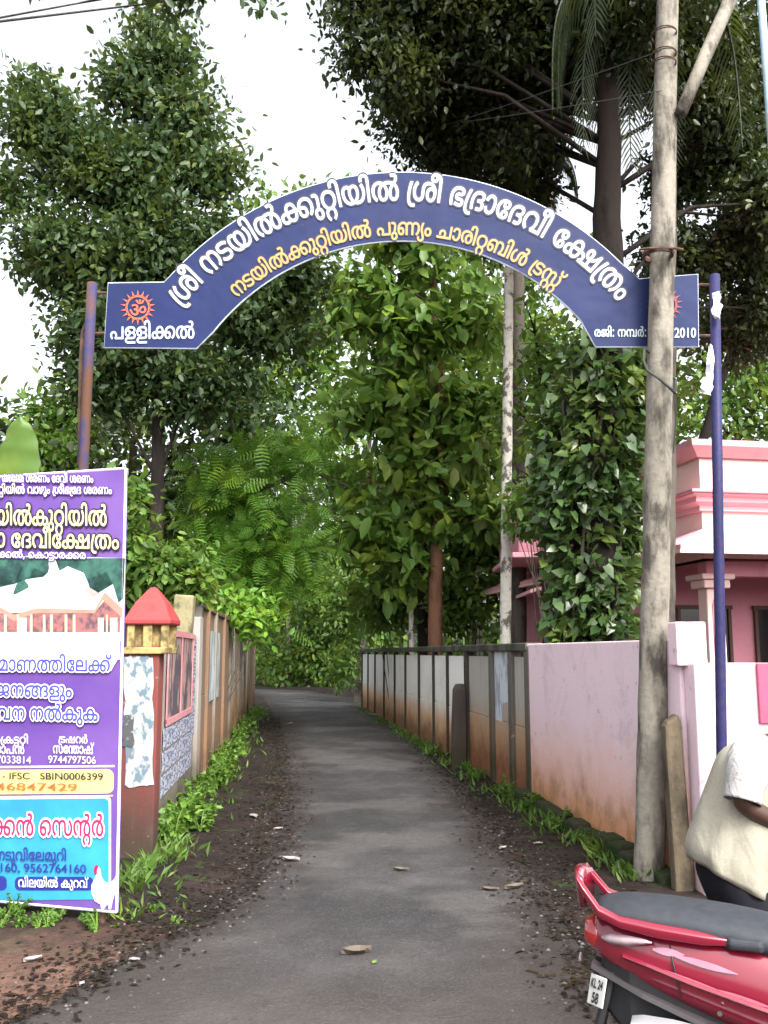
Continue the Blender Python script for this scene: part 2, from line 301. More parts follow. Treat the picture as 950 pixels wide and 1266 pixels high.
40:'386,-26 316,-18 304,-15 294,-8 291,8 311,76 326,84 398,74 428,75 460,82 478,91 490,104 497,122 500,146 497,166 489,184 472,201 454,212 436,219 404,224 322,225 313,230 307,238 307,308 314,321 322,325 404,327 446,336 472,355 485,376 489,398 488,416 482,436 470,452 454,462 434,471 382,479 314,473 268,458 244,443 224,425 193,386 178,352 166,314 157,260 155,230 160,122 179,8 174,-2 164,-7 94,-18 80,-17 73,-14 68,-5 54,46 43,118 37,194 37,236 40,280 51,344 61,374 85,428 103,458 140,500 184,533 218,551 268,569 302,576 394,581 442,576 472,569 523,548 557,524 587,484 599,458 606,424 605,388 599,362 588,334 576,316 533,278 571,250 596,220 614,176 617,136 611,94 605,76 591,50 560,16 518,-8 490,-17 446,-25',
42:'184,-21 156,0 108,50 81,86 56,130 39,176 29,218 24,272 24,308 29,358 38,398 60,448 81,482 112,516 142,539 180,560 226,575 274,581 304,581 358,572 412,545 456,504 496,542 546,569 568,575 612,581 670,579 712,570 750,554 790,527 810,507 836,476 856,440 869,410 880,368 886,326 887,268 883,226 874,188 856,136 823,80 789,38 726,-19 718,-22 706,-17 654,40 649,50 654,64 690,94 724,134 748,178 763,226 769,278 767,328 757,374 742,410 714,446 694,461 676,470 652,477 622,479 598,476 570,467 552,455 537,436 527,418 519,392 513,322 513,-2 508,-10 498,-15 412,-15 402,-10 397,2 397,320 394,370 388,404 382,421 367,442 340,467 324,473 292,479 258,476 220,461 198,445 183,428 167,404 156,376 144,326 144,254 149,220 162,182 174,154 192,128 225,92 256,67 261,58 257,44 234,19 201,-16',
44:'122,-19 104,-7 68,30 35,80 19,132 17,156 19,200 29,236 43,266 56,286 78,308 102,326 132,342 180,357 246,361 282,357 308,351 330,343 362,324 400,290 416,266 430,240 441,194 441,146 426,85 722,85 724,554 729,564 738,569 818,569 834,565 840,552 840,2 834,-11 822,-15 326,-15 314,-6 285,50 288,62 315,98 324,122 328,164 321,204 306,230 284,249 258,258 224,261 194,256 174,246 155,230 137,200 131,158 140,116 151,96 184,62 190,50 186,40 144,-12 132,-21',
46:'226,-27 180,-19 132,3 91,36 65,72 45,114 30,180 27,256 33,318 48,376 72,426 106,474 140,508 186,539 238,562 298,577 342,581 414,578 468,566 516,542 564,505 600,539 634,559 678,575 724,581 772,580 816,571 862,553 900,527 943,480 967,438 986,388 995,336 997,274 991,216 973,156 936,88 942,85 1128,85 1134,88 1134,556 1140,564 1150,569 1234,569 1242,566 1250,552 1250,6 1246,-8 1234,-15 822,-15 810,-10 777,40 771,58 834,134 859,180 871,216 877,252 877,328 871,360 860,394 831,438 814,455 790,469 768,476 732,479 694,472 666,457 642,426 630,390 623,316 622,-2 616,-12 606,-15 526,-15 515,-12 507,4 506,340 503,370 494,406 474,438 442,463 406,475 348,479 312,475 270,463 223,436 200,414 173,378 150,324 150,322 196,337 238,343 282,341 324,329 364,307 388,282 409,246 421,210 425,178 421,118 407,72 383,34 348,3 312,-15 276,-25|220,76 258,75 274,80 288,90 305,114 312,150 307,192 301,208 292,221 264,238 232,243 210,241 184,233 154,217 139,204 147,156 162,118 176,100 191,88',
47:'422,-27 362,-21 296,-7 244,12 238,24 241,36 268,96 280,107 290,107 358,83 428,74 466,75 494,80 508,87 519,100 522,112 519,126 514,133 500,139 464,144 376,147 344,153 310,165 296,174 274,192 253,234 249,280 256,312 273,342 298,364 334,382 374,392 418,396 488,396 515,402 520,420 518,436 512,448 502,457 464,472 410,479 340,475 286,461 260,448 236,430 202,394 183,360 172,330 162,292 156,246 155,196 160,120 179,6 173,-2 164,-7 88,-19 74,-14 69,-8 54,46 43,118 37,196 37,234 42,294 52,342 73,400 92,435 121,474 148,502 182,526 226,550 280,569 326,577 380,581 430,580 478,574 530,560 562,544 586,527 610,501 626,472 634,436 632,394 626,372 612,346 592,325 572,312 548,302 514,297 424,296 386,292 364,282 361,270 364,258 374,252 404,246 476,244 526,239 550,232 580,218 608,196 626,166 633,144 635,106 632,82 620,52 604,29 578,6 542,-13 512,-21 464,-27',
48:'60,-15 50,-8 45,4 45,288 50,348 60,390 81,442 111,486 135,510 184,544 244,568 316,580 376,581 442,575 492,563 549,538 588,509 617,480 640,448 662,396 673,346 678,288 678,4 672,-10 660,-15|317,84 562,87 562,268 559,310 544,378 536,400 520,424 495,448 480,457 476,456 485,426 487,382 481,334 466,288 448,250 412,193 364,136|161,100 162,97 166,98 186,115 258,182 307,240 343,298 364,352 371,396 368,432 354,460 340,473 322,479 292,479 264,473 244,463 223,448 207,430 192,408 174,360 164,310 161,268',
49:'358,-27 298,-21 252,-9 196,16 150,45 112,82 88,112 59,162 39,216 29,262 24,318 27,384 39,432 60,478 84,510 112,535 130,547 172,568 228,580 286,580 340,568 390,541 432,562 466,574 510,581 552,580 588,574 616,565 654,544 690,512 718,472 739,418 748,366 748,298 740,244 718,180 685,124 650,82 644,76 643,72 646,71 688,72 736,80 772,93 792,104 821,126 845,154 863,184 880,228 886,256 891,304 889,348 880,396 865,438 845,478 823,508 819,520 826,532 898,580 912,576 925,562 955,516 971,486 994,424 1007,348 1006,268 992,196 967,136 946,102 928,79 892,45 850,17 804,-4 738,-21 678,-27 616,-25 562,-15 522,-2 454,-21 396,-27|355,72 402,72 363,120 344,150 323,192 306,250 297,318 297,354 306,412 323,456 306,470 280,479 252,481 220,475 198,466 174,446 158,420 147,388 141,324 147,274 159,228 174,192 189,168 216,136 234,119 268,96 288,87 334,75|518,106 522,105 528,108 558,134 595,184 613,222 622,250 632,318 631,358 625,396 607,438 592,456 574,469 550,478 528,481 502,479 480,472 460,460 445,444 426,408 417,372 414,342 419,276 426,246 441,204 453,180 477,144',
50:'472,-27 442,-24 408,-16 372,2 347,22 318,54 298,91 285,124 278,160 276,184 277,228 287,280 299,310 314,336 343,370 370,390 394,402 436,415 490,419 549,408 522,433 495,450 466,463 418,475 378,479 336,478 298,472 258,460 228,445 202,425 171,388 156,354 144,298 144,246 153,198 165,166 185,132 220,95 258,66 264,52 258,41 215,-14 202,-23 192,-22 178,-13 130,24 96,60 65,108 45,150 30,204 24,258 26,318 36,366 60,426 81,460 118,500 156,529 204,553 250,569 300,578 382,581 432,577 486,566 537,546 592,514 628,480 662,436 688,382 704,328 712,262 709,184 697,126 676,78 649,40 618,12 580,-9 528,-24|461,76 480,73 508,75 543,88 568,112 580,132 589,160 598,214 597,268 582,286 562,301 544,310 525,316 502,319 478,318 438,307 414,285 402,264 396,246 390,190 393,160 401,126 410,108 424,93 442,81',
51:'196,-22 163,-2 126,28 96,60 65,108 48,144 32,192 26,228 24,298 30,346 42,390 62,436 84,468 114,502 154,532 202,556 246,571 306,580 360,581 418,575 456,565 504,545 544,520 576,490 598,462 626,412 641,366 649,312 650,262 646,220 634,168 610,112 587,76 568,50 536,18 504,-7 478,-23 472,-23 460,-15 420,36 411,52 414,64 456,96 480,121 503,154 520,196 527,222 531,262 529,306 520,348 508,382 492,407 472,432 442,454 396,472 360,478 316,478 280,472 238,454 195,420 177,396 162,370 146,312 143,282 144,246 150,210 164,168 180,139 197,118 226,90 258,66 264,58 260,42 224,-2 210,-18',
52:'64,-15 53,-8 48,4 48,336 51,376 59,418 80,468 106,504 126,525 150,542 184,559 208,568 270,580 324,581 378,575 424,562 468,538 506,504 526,474 545,432 554,394 559,342 559,222 551,210 540,207 168,207 164,204 166,86 378,85 682,85 687,88 687,552 690,562 700,568 790,569 797,564 803,556 803,4 798,-9 786,-15|164,310 168,307 442,308 442,348 433,400 421,430 408,447 376,469 328,480 300,481 268,478 222,464 197,444 186,430 177,408 168,372',
53:'230,-216 178,-211 130,-198 89,-176 63,-152 43,-116 35,-80 39,-26 55,12 81,42 104,58 136,73 164,80 214,85 500,86 542,93 566,105 575,118 582,138 582,166 573,190 554,208 530,218 496,224 448,225 439,228 432,240 432,306 436,318 446,325 514,330 532,335 548,345 560,358 569,378 571,400 567,420 550,445 520,463 472,476 416,481 346,479 302,472 242,455 200,432 200,429 244,431 274,427 304,418 334,400 356,380 371,358 386,322 392,294 393,256 389,228 380,202 359,166 337,142 314,125 284,111 238,101 184,101 142,111 102,132 70,162 44,208 30,252 25,294 25,324 32,372 43,406 67,448 94,480 128,508 184,541 224,556 268,569 320,577 374,581 448,580 506,574 556,563 596,548 632,526 662,492 680,456 688,412 687,378 681,352 659,312 644,295 623,280 623,276 652,256 674,232 692,196 699,166 699,120 693,94 677,60 654,34 634,18 604,2 574,-7 544,-12 500,-15 238,-15 194,-19 176,-25 160,-34 154,-44 151,-62 154,-80 164,-96 184,-106 214,-112 244,-114 668,-114 676,-120 682,-128 682,-200 678,-210 664,-216|204,198 232,201 256,212 273,234 280,268 276,298 262,319 242,331 208,335 184,331 160,322 138,304 133,294 139,256 154,222 172,206',
54:'254,-27 178,-16 142,-4 104,16 98,24 99,34 129,100 140,107 148,107 178,93 214,81 250,75 290,75 314,80 326,89 335,108 337,132 334,135 268,138 212,149 164,167 130,186 100,209 67,246 43,292 28,340 22,388 22,414 34,484 52,528 76,570 88,580 97,580 160,545 172,532 171,522 153,486 144,460 138,414 139,382 145,348 154,322 171,294 189,276 212,261 238,249 274,239 301,238 271,298 256,336 248,388 250,432 261,474 286,516 314,544 358,568 412,580 454,581 502,574 532,563 562,545 590,519 614,478 627,442 632,406 629,348 620,312 605,276 576,232 538,195 502,171 450,148 450,112 444,78 437,58 419,28 382,-3 350,-18 316,-25|415,246 418,245 440,255 477,286 500,322 512,358 516,402 506,444 500,458 486,472 464,479 430,482 398,473 382,463 373,450 364,424 363,382 369,348 391,294',
55:'192,-22 163,-2 130,25 104,52 81,82 45,150 32,192 26,228 24,262 26,322 33,360 42,390 60,432 75,456 102,490 130,515 166,539 226,565 264,575 322,581 376,580 436,571 480,556 532,529 576,490 606,450 632,396 646,340 650,264 644,210 622,144 589,88 594,85 784,85 786,90 786,556 792,564 802,569 886,569 898,563 902,552 902,4 895,-12 886,-15 468,-15 456,-9 422,48 419,60 424,70 454,94 484,126 506,160 517,186 527,222 531,262 529,306 520,348 508,382 492,407 472,432 442,454 396,472 360,478 330,479 298,476 262,466 235,454 208,433 185,408 171,388 159,360 149,330 143,282 144,246 150,210 161,174 177,144 197,118 226,90 258,66 264,58 260,42 215,-14 204,-22',
56:'264,-27 232,-24 186,-13 142,9 112,31 78,67 60,97 44,132 30,186 24,246 24,286 30,340 44,396 66,444 87,478 118,516 160,557 190,580 203,576 257,516 263,504 257,492 227,468 194,432 174,402 158,366 147,322 142,280 143,238 150,192 165,148 180,124 196,106 222,87 246,78 270,75 304,77 330,84 352,100 370,124 379,150 385,186 390,322 396,370 404,406 418,438 438,474 462,503 490,526 534,553 588,572 646,580 700,581 748,577 798,566 838,551 886,524 916,500 940,474 973,426 989,394 1003,352 1015,280 1015,204 1010,162 1000,124 973,66 938,24 918,10 888,-7 846,-21 802,-27 754,-25 712,-15 676,3 651,22 618,60 600,94 588,130 582,160 580,204 585,256 591,280 603,310 618,336 635,358 666,385 700,403 726,413 756,418 796,419 826,415 852,407 856,408 838,427 816,442 768,466 712,478 660,478 616,470 582,457 550,430 531,402 521,376 510,318 506,198 499,142 485,96 460,52 434,24 418,12 372,-12 328,-24|765,76 784,73 810,75 834,81 850,89 874,114 893,156 902,214 901,268 886,286 864,302 829,316 796,319 772,316 742,306 726,295 717,282 701,250 696,226 694,190 698,154 705,130 717,106 730,92 745,82',
57:'122,-19 104,-7 68,30 35,80 19,132 17,156 19,200 29,236 43,266 56,286 78,308 102,326 132,342 180,357 246,361 282,357 308,351 330,343 362,324 400,290 416,266 430,240 441,194 441,146 426,85 643,86 642,220 602,224 560,233 530,244 498,262 473,282 454,302 434,338 425,362 419,392 418,428 428,474 440,500 458,526 480,546 504,561 530,573 554,579 606,581 654,573 696,553 712,540 727,522 750,474 759,408 759,332 764,331 776,335 812,353 854,383 901,432 943,492 984,564 996,569 1076,569 1088,563 1093,552 1093,2 1086,-12 1076,-15 326,-15 314,-6 285,50 288,62 315,98 324,122 328,164 321,204 306,230 284,249 258,258 224,261 194,256 174,246 155,230 137,200 131,158 140,116 151,96 184,62 190,50 186,40 144,-12 132,-21|760,86 976,86 976,366 920,306 876,272 822,244 760,224|631,320 642,320 643,326 642,410 633,452 623,468 608,477 582,481 557,474 542,458 535,434 535,402 545,368 555,354 578,335 602,325',
58:'924,-27 868,-18 820,3 790,24 774,39 750,72 732,114 720,172 717,220 716,346 707,412 694,442 676,463 658,472 622,479 586,475 556,460 534,436 522,406 516,372 513,328 513,0 508,-10 496,-15 412,-15 402,-10 397,0 395,360 388,402 373,436 354,456 340,466 316,475 292,479 244,472 222,463 195,442 167,402 150,358 142,300 147,234 159,190 182,142 208,108 256,66 261,54 256,42 200,-18 190,-22 178,-18 134,22 90,72 57,130 38,178 26,240 24,306 32,372 48,422 74,472 109,514 126,529 163,552 210,572 276,581 316,580 352,574 400,553 426,533 456,504 478,527 504,548 538,565 564,574 600,580 642,581 672,577 706,568 747,546 778,519 803,484 818,450 826,418 832,372 837,196 843,156 855,120 874,97 894,84 940,75 972,77 1000,86 1012,93 1043,124 1063,160 1078,220 1081,256 1078,312 1070,352 1060,378 1042,414 1025,438 997,468 967,492 962,502 966,516 1016,574 1026,580 1038,577 1079,544 1126,492 1150,456 1177,400 1192,348 1198,300 1198,228 1192,180 1180,136 1156,84 1132,52 1098,20 1060,-3 1018,-19 984,-25',
64:'212,-27 174,-22 138,-10 104,8 79,28 54,55 32,88 11,136 4,156 3,172 8,180 18,185 104,200 117,192 146,120 164,98 182,84 206,75 234,73 266,78 290,87 313,106 330,130 345,166 352,192 357,222 360,292 357,334 348,378 333,420 306,457 288,469 272,475 230,481 192,472 159,444 140,414 120,363 108,356 102,356 20,372 13,376 7,384 7,394 23,436 53,490 96,534 150,565 176,574 212,580 258,581 306,574 332,565 372,544 408,512 427,486 447,448 466,394 474,348 478,300 474,208 459,138 432,78 414,52 391,28 344,-4 290,-22 248,-27',
65:'72,-15 61,-8 56,0 56,576 51,658 39,712 24,737 2,752 -34,758 -66,751 -88,738 -104,714 -110,684 -106,642 -112,631 -126,624 -208,612 -216,618 -221,628 -226,664 -226,688 -217,738 -198,778 -185,796 -162,817 -120,841 -96,850 -60,857 0,857 32,851 60,841 98,817 132,780 153,738 166,684 172,604 172,0 168,-9 158,-15',
66:'70,-15 60,-8 56,4 56,558 54,606 47,658 36,690 21,718 8,729 6,676 -4,642 -22,612 -56,584 -88,570 -122,564 -164,563 -188,567 -214,576 -248,594 -272,617 -288,642 -300,678 -302,718 -297,748 -286,772 -272,795 -250,816 -230,830 -196,845 -140,857 -62,856 4,844 64,817 86,803 110,780 131,754 143,730 162,670 171,592 172,0 166,-10 158,-15|-153,660 -124,662 -110,669 -99,682 -93,700 -94,730 -106,760 -112,764 -133,762 -154,757 -172,748 -185,736 -192,720 -194,702 -188,682 -175,666',
67:'142,-242 100,-237 76,-230 50,-218 20,-196 -3,-172 -20,-146 -35,-106 -40,-80 -41,-40 -36,-4 -26,26 -8,58 14,82 38,101 70,119 113,134 134,214 153,310 159,404 155,430 143,460 134,470 118,476 86,479 34,471 25,476 19,484 3,556 8,565 16,570 52,578 118,581 160,576 188,566 208,555 231,536 248,514 260,493 270,464 276,430 275,350 260,254 228,124 271,104 294,86 311,68 336,26 348,-16 350,-64 344,-106 330,-142 309,-176 277,-206 238,-227 194,-240|149,-146 188,-140 214,-123 231,-98 238,-58 233,-16 222,8 196,29 160,39 128,35 112,29 98,19 79,-8 71,-50 76,-88 91,-118 116,-137',
71:'222,-27 178,-19 133,0 100,24 80,46 63,70 41,114 27,178 24,250 30,310 47,370 72,420 96,456 137,498 178,528 234,556 286,572 340,580 396,581 454,575 510,560 552,540 592,514 622,485 649,448 670,402 683,360 691,298 689,234 676,172 661,132 631,78 598,38 558,3 526,-20 510,-22 502,-16 458,40 452,54 458,66 490,89 523,124 544,154 559,190 569,228 572,282 566,330 553,372 541,396 520,424 495,444 474,457 450,467 414,476 378,479 348,478 312,472 282,463 252,449 226,430 202,408 180,382 165,358 152,328 154,324 196,338 234,343 286,340 324,328 360,308 386,282 409,244 419,214 423,154 418,112 403,70 384,38 347,4 310,-16 274,-25|218,76 252,74 268,78 286,89 301,112 310,150 304,196 290,220 268,236 232,243 208,241 178,232 150,217 136,204 143,156 159,118 184,90 198,81',
72:'340,-27 270,-18 238,-10 196,6 142,36 96,76 62,124 42,166 35,186 27,228 24,264 27,334 41,390 71,448 92,474 114,497 154,526 216,557 282,574 346,581 420,578 454,572 480,562 515,544 542,520 556,498 569,468 573,442 572,408 565,378 550,348 526,322 508,308 484,296 456,288 432,285 388,287 354,294 328,306 306,321 288,342 273,370 264,402 262,442 264,470 240,460 220,448 186,417 174,400 159,370 146,322 144,258 149,222 162,184 174,160 196,131 226,105 256,87 258,87 260,90 256,114 257,150 264,178 273,198 286,218 304,236 342,259 364,266 396,270 438,269 466,263 510,242 535,220 550,198 565,160 568,114 560,76 535,34 502,6 456,-15 408,-25|375,66 402,68 426,75 442,84 454,100 460,124 458,142 452,156 438,170 414,175 390,172 378,167 369,156 360,138 357,118 362,90|403,382 424,380 444,386 457,400 464,418 464,442 457,460 441,474 420,484 396,488 379,486 365,454 363,432 372,402 385,388',
77:'-130,576 -172,582 -208,594 -244,615 -276,649 -296,684 -305,718 -307,766 -299,816 -292,828 -280,833 -210,820 -202,816 -194,804 -199,762 -197,732 -190,712 -184,702 -168,688 -154,681 -126,675 -94,675 -54,686 -33,708 -23,748 -29,802 -23,814 -12,820 54,832 62,832 72,826 82,792 85,738 76,690 60,658 45,636 20,614 2,603 -30,588 -54,581 -94,576',
117:'808,-27 778,-24 742,-15 708,0 679,22 661,40 644,64 627,100 614,144 609,184 608,238 612,274 621,312 651,382 680,426 719,474 714,478 658,478 622,472 594,463 574,451 556,436 534,402 519,352 513,288 513,0 508,-10 498,-15 412,-15 402,-10 397,0 397,316 392,388 385,412 373,436 354,456 334,470 300,478 280,479 244,472 222,463 196,442 174,414 162,394 150,358 144,324 142,280 147,234 159,190 173,156 195,124 226,91 256,67 261,58 256,42 210,-7 198,-19 192,-22 184,-21 156,0 118,39 90,72 69,106 39,174 29,216 24,270 26,336 33,376 44,414 68,462 96,501 130,532 172,556 210,571 258,580 318,580 360,572 399,556 430,535 466,499 492,523 526,544 564,562 610,575 664,581 720,580 762,574 804,562 832,594 844,616 851,648 844,678 828,696 804,704 762,704 718,695 706,698 696,712 680,772 680,780 684,788 694,794 754,805 816,807 856,802 894,787 925,766 949,736 964,700 968,678 968,654 959,606 937,564 898,514 958,454 988,408 1009,366 1027,312 1034,280 1038,238 1037,184 1027,126 1015,94 1000,64 985,42 960,18 940,3 892,-18 858,-25|801,76 822,73 852,77 868,83 882,94 893,106 904,126 917,178 919,226 916,258 902,318 877,372 856,402 836,424 826,433 820,432 795,406 768,366 744,316 728,250 726,198 731,156 738,132 748,112 762,94 778,83',
118:'480,-27 450,-24 414,-15 382,0 354,20 335,40 318,64 300,102 288,144 282,198 282,234 285,268 294,310 306,342 330,390 353,426 392,474 390,478 346,480 304,476 268,466 240,454 208,431 189,412 168,381 153,342 143,280 144,246 153,198 171,154 192,124 220,95 261,64 264,52 253,34 212,-18 196,-23 172,-9 138,17 112,43 84,76 54,130 35,180 26,228 24,294 32,354 45,396 71,448 106,490 142,521 168,538 214,559 258,572 316,580 372,581 430,575 478,562 492,576 514,606 523,634 524,660 516,681 502,697 478,704 436,704 390,695 378,698 371,708 354,772 354,780 360,790 376,796 430,805 514,805 540,799 570,786 592,772 613,750 629,724 640,690 640,636 632,604 619,576 604,553 572,514 622,466 641,442 667,400 688,354 703,304 712,240 707,154 691,100 673,64 656,40 635,18 612,3 564,-18 532,-25|475,76 496,73 526,77 540,83 558,96 574,118 581,132 592,190 590,258 574,324 547,378 510,424 498,433 494,432 465,400 442,366 426,336 414,304 401,240 402,178 407,148 416,120 426,104 442,89',
119:'492,-27 448,-21 420,-13 388,4 360,24 342,42 322,73 303,114 293,154 288,202 288,238 294,288 306,334 328,381 346,410 365,436 407,478 376,482 334,481 294,475 252,461 226,445 198,423 179,400 162,370 149,330 143,282 144,246 153,198 171,154 192,124 220,95 258,66 264,54 260,42 215,-14 202,-23 186,-18 148,9 96,60 63,112 48,144 35,180 26,228 24,258 27,328 42,388 59,426 76,453 94,478 120,504 166,536 234,566 300,579 370,581 418,577 468,565 516,545 570,563 606,571 706,581 816,577 868,569 930,552 961,586 980,616 987,652 980,678 964,697 940,704 898,704 852,695 840,698 833,708 816,772 816,780 822,790 856,800 918,807 966,806 994,802 1020,793 1050,775 1075,750 1093,718 1104,676 1103,642 1097,612 1075,568 1026,504 1072,467 1114,419 1145,364 1165,304 1174,232 1172,178 1162,124 1151,94 1135,64 1116,38 1076,4 1044,-12 996,-25 946,-27 898,-21 862,-8 822,15 786,54 762,102 747,162 744,234 753,298 768,342 801,406 846,466 820,473 750,479 694,478 642,473 624,470 622,468 623,466 655,430 680,394 703,346 718,298 725,252 726,202 721,154 715,126 703,94 683,58 660,30 636,10 610,-6 576,-19 552,-24|486,76 510,73 538,77 556,84 570,94 583,108 596,132 607,190 607,246 601,286 592,316 569,366 548,396 526,421 516,428 504,421 474,396 443,360 429,336 417,304 407,250 408,180 413,150 422,126 432,108 449,90 468,80|937,76 958,73 988,77 1002,83 1020,96 1036,118 1043,132 1054,190 1055,228 1051,264 1036,322 1024,348 1006,376 970,413 954,424 948,425 906,370 891,342 876,304 863,240 864,178 869,148 878,120 888,104 904,89',
120:'264,-27 204,-18 178,-9 142,9 124,21 91,52 69,82 53,112 38,150 30,186 24,246 24,282 33,358 44,396 57,426 75,460 110,508 151,550 190,580 196,580 207,574 257,516 262,508 259,496 227,468 201,442 174,402 158,366 149,334 143,294 142,252 146,210 156,172 170,138 190,112 216,90 238,81 274,75 310,78 336,88 358,106 370,124 377,142 385,186 390,322 399,384 410,420 423,448 455,496 478,518 510,541 546,559 570,568 640,580 694,581 744,575 786,563 805,582 823,610 830,628 833,654 829,672 818,690 802,700 778,705 744,704 700,695 688,698 678,712 666,756 662,774 664,784 668,790 676,794 736,805 798,807 838,802 864,793 900,772 916,756 937,724 950,678 949,646 943,616 922,568 880,514 925,472 955,432 986,378 1007,322 1018,264 1019,184 1010,130 997,94 982,64 967,42 942,18 922,3 892,-12 844,-25 790,-27 760,-24 726,-16 682,6 646,37 624,67 611,94 600,126 590,198 593,268 603,312 628,372 660,426 703,478 672,480 636,476 594,463 570,449 545,424 528,394 516,354 510,318 506,198 499,144 485,96 461,54 426,18 405,4 372,-12 328,-24|784,76 804,73 834,77 850,83 864,94 875,106 886,126 899,178 901,208 899,252 883,322 871,352 856,378 816,426 808,434 802,432 777,406 750,366 726,316 710,250 708,202 710,174 723,124 738,100 750,89 766,81',
160:'34,-285 -14,-280 -44,-270 -80,-252 -110,-228 -133,-198 -148,-168 -157,-126 -159,-84 -156,-60 -151,-50 -140,-45 -56,-52 -44,-56 -38,-66 -40,-114 -30,-150 -19,-164 -6,-175 22,-183 64,-184 90,-177 110,-164 124,-144 131,-120 133,-98 127,-44 112,6 56,150 35,228 30,280 30,318 35,370 44,412 78,504 109,564 120,569 208,569 218,564 224,556 224,550 179,460 162,408 150,346 148,292 153,244 162,204 238,-8 248,-56 250,-102 247,-138 236,-176 223,-204 190,-240 162,-258 118,-276 76,-284',
162:'240,-200 192,-194 150,-180 114,-158 83,-128 53,-74 38,-26 31,16 29,94 38,200 64,328 101,446 145,556 152,566 162,569 248,569 261,562 264,548 212,418 191,356 167,262 149,142 146,88 149,20 155,-14 167,-46 180,-64 204,-83 230,-92 252,-96 282,-97 332,-92 344,-98 348,-106 357,-176 353,-188 342,-194 284,-200',
163:'204,-27 152,-21 110,-7 72,18 44,52 30,79 23,100 17,144 20,190 26,213 38,238 52,258 75,282 126,313 168,328 198,335 276,342 289,402 301,436 320,472 335,492 365,526 390,544 440,569 480,578 518,581 576,577 618,566 654,547 682,526 712,492 738,448 753,408 767,346 770,343 834,345 850,388 872,429 899,466 928,496 978,532 1020,553 1062,568 1104,577 1146,581 1188,581 1232,577 1302,559 1340,541 1374,520 1410,487 1428,465 1444,438 1464,394 1473,364 1480,324 1482,298 1480,234 1473,192 1461,154 1443,114 1426,84 1398,48 1368,18 1338,-6 1310,-23 1302,-22 1292,-16 1247,42 1243,58 1249,66 1280,89 1314,122 1335,154 1350,190 1359,226 1363,262 1360,316 1350,354 1339,382 1323,408 1301,432 1274,452 1244,466 1224,472 1188,478 1154,479 1092,469 1062,458 1036,444 1008,423 986,401 964,370 953,346 1046,338 1104,323 1134,307 1156,292 1174,274 1190,249 1203,222 1212,186 1214,144 1209,102 1197,70 1180,40 1158,16 1128,-4 1080,-22 1010,-27 956,-18 926,-6 900,9 876,29 859,48 832,96 817,160 816,240 812,243 774,243 770,240 765,196 757,156 745,120 730,90 711,60 684,30 660,11 632,-4 606,-15 570,-24 506,-27 440,-15 405,0 378,17 330,-6 294,-19 258,-25|1008,72 1032,71 1052,74 1070,81 1082,90 1095,112 1101,144 1096,184 1083,208 1070,220 1052,230 1016,239 930,242 926,220 929,162 944,114 959,94 968,86 986,77|194,76 216,73 246,75 282,84 310,96 284,172 274,240 254,240 212,235 176,223 148,202 137,180 133,148 143,108 154,94 168,84|495,76 518,73 546,75 570,81 588,89 605,102 618,118 633,144 642,168 651,214 653,240 648,243 548,243 396,243 391,240 401,174 412,142 422,124 439,102 456,90|394,346 398,343 648,343 650,346 649,358 639,396 628,424 613,444 588,466 548,479 504,480 464,469 437,450 419,426 403,390',
164:'204,-27 156,-22 116,-9 84,9 50,42 28,82 19,124 17,166 20,190 29,220 42,243 57,264 84,289 120,310 146,322 182,332 276,342 289,402 299,430 320,472 339,498 365,526 390,544 426,563 480,578 534,581 576,577 618,566 654,547 680,527 698,509 726,472 753,408 768,344 840,341 870,332 878,384 887,418 902,454 920,483 952,516 972,532 1010,553 1040,565 1080,575 1136,581 1224,577 1266,568 1310,551 1374,572 1434,580 1512,580 1550,575 1590,566 1640,544 1679,520 1716,485 1741,450 1767,396 1779,354 1786,300 1785,246 1773,178 1746,112 1710,58 1664,12 1622,-19 1608,-23 1595,-14 1550,42 1546,52 1550,65 1602,105 1629,138 1650,178 1662,220 1667,280 1660,334 1644,378 1616,421 1578,454 1536,472 1506,479 1472,482 1412,478 1447,438 1474,400 1494,360 1512,310 1521,252 1522,202 1515,144 1500,96 1479,58 1452,25 1422,3 1382,-15 1340,-25 1290,-27 1244,-21 1202,-6 1170,12 1141,40 1127,58 1109,90 1090,148 1085,186 1084,234 1093,304 1112,354 1146,414 1168,442 1204,478 1176,482 1116,479 1070,466 1040,446 1010,408 995,370 987,304 987,0 979,-12 968,-15 888,-15 875,-8 871,4 871,168 864,214 848,231 834,238 812,242 774,243 770,240 765,196 757,156 745,120 730,90 711,60 684,30 660,11 632,-4 606,-15 570,-24 506,-27 440,-15 405,0 378,17 330,-6 294,-19 258,-25|194,76 216,73 246,75 282,84 310,96 284,172 274,240 254,240 212,235 176,223 148,202 137,180 133,148 143,108 154,94 168,84|495,76 518,73 546,75 570,81 588,89 605,102 618,118 633,144 642,168 651,214 653,240 648,243 548,243 396,243 391,240 401,174 412,142 422,124 439,102 456,90|1282,76 1322,75 1350,83 1368,96 1390,130 1402,180 1404,208 1402,258 1387,324 1362,377 1341,406 1317,430 1308,437 1296,430 1272,408 1244,372 1229,346 1217,316 1204,258 1202,232 1204,180 1216,130 1238,96 1256,84|394,346 398,343 648,343 650,346 649,358 639,396 628,424 613,444 588,466 548,479 504,480 464,469 437,450 419,426 403,390',
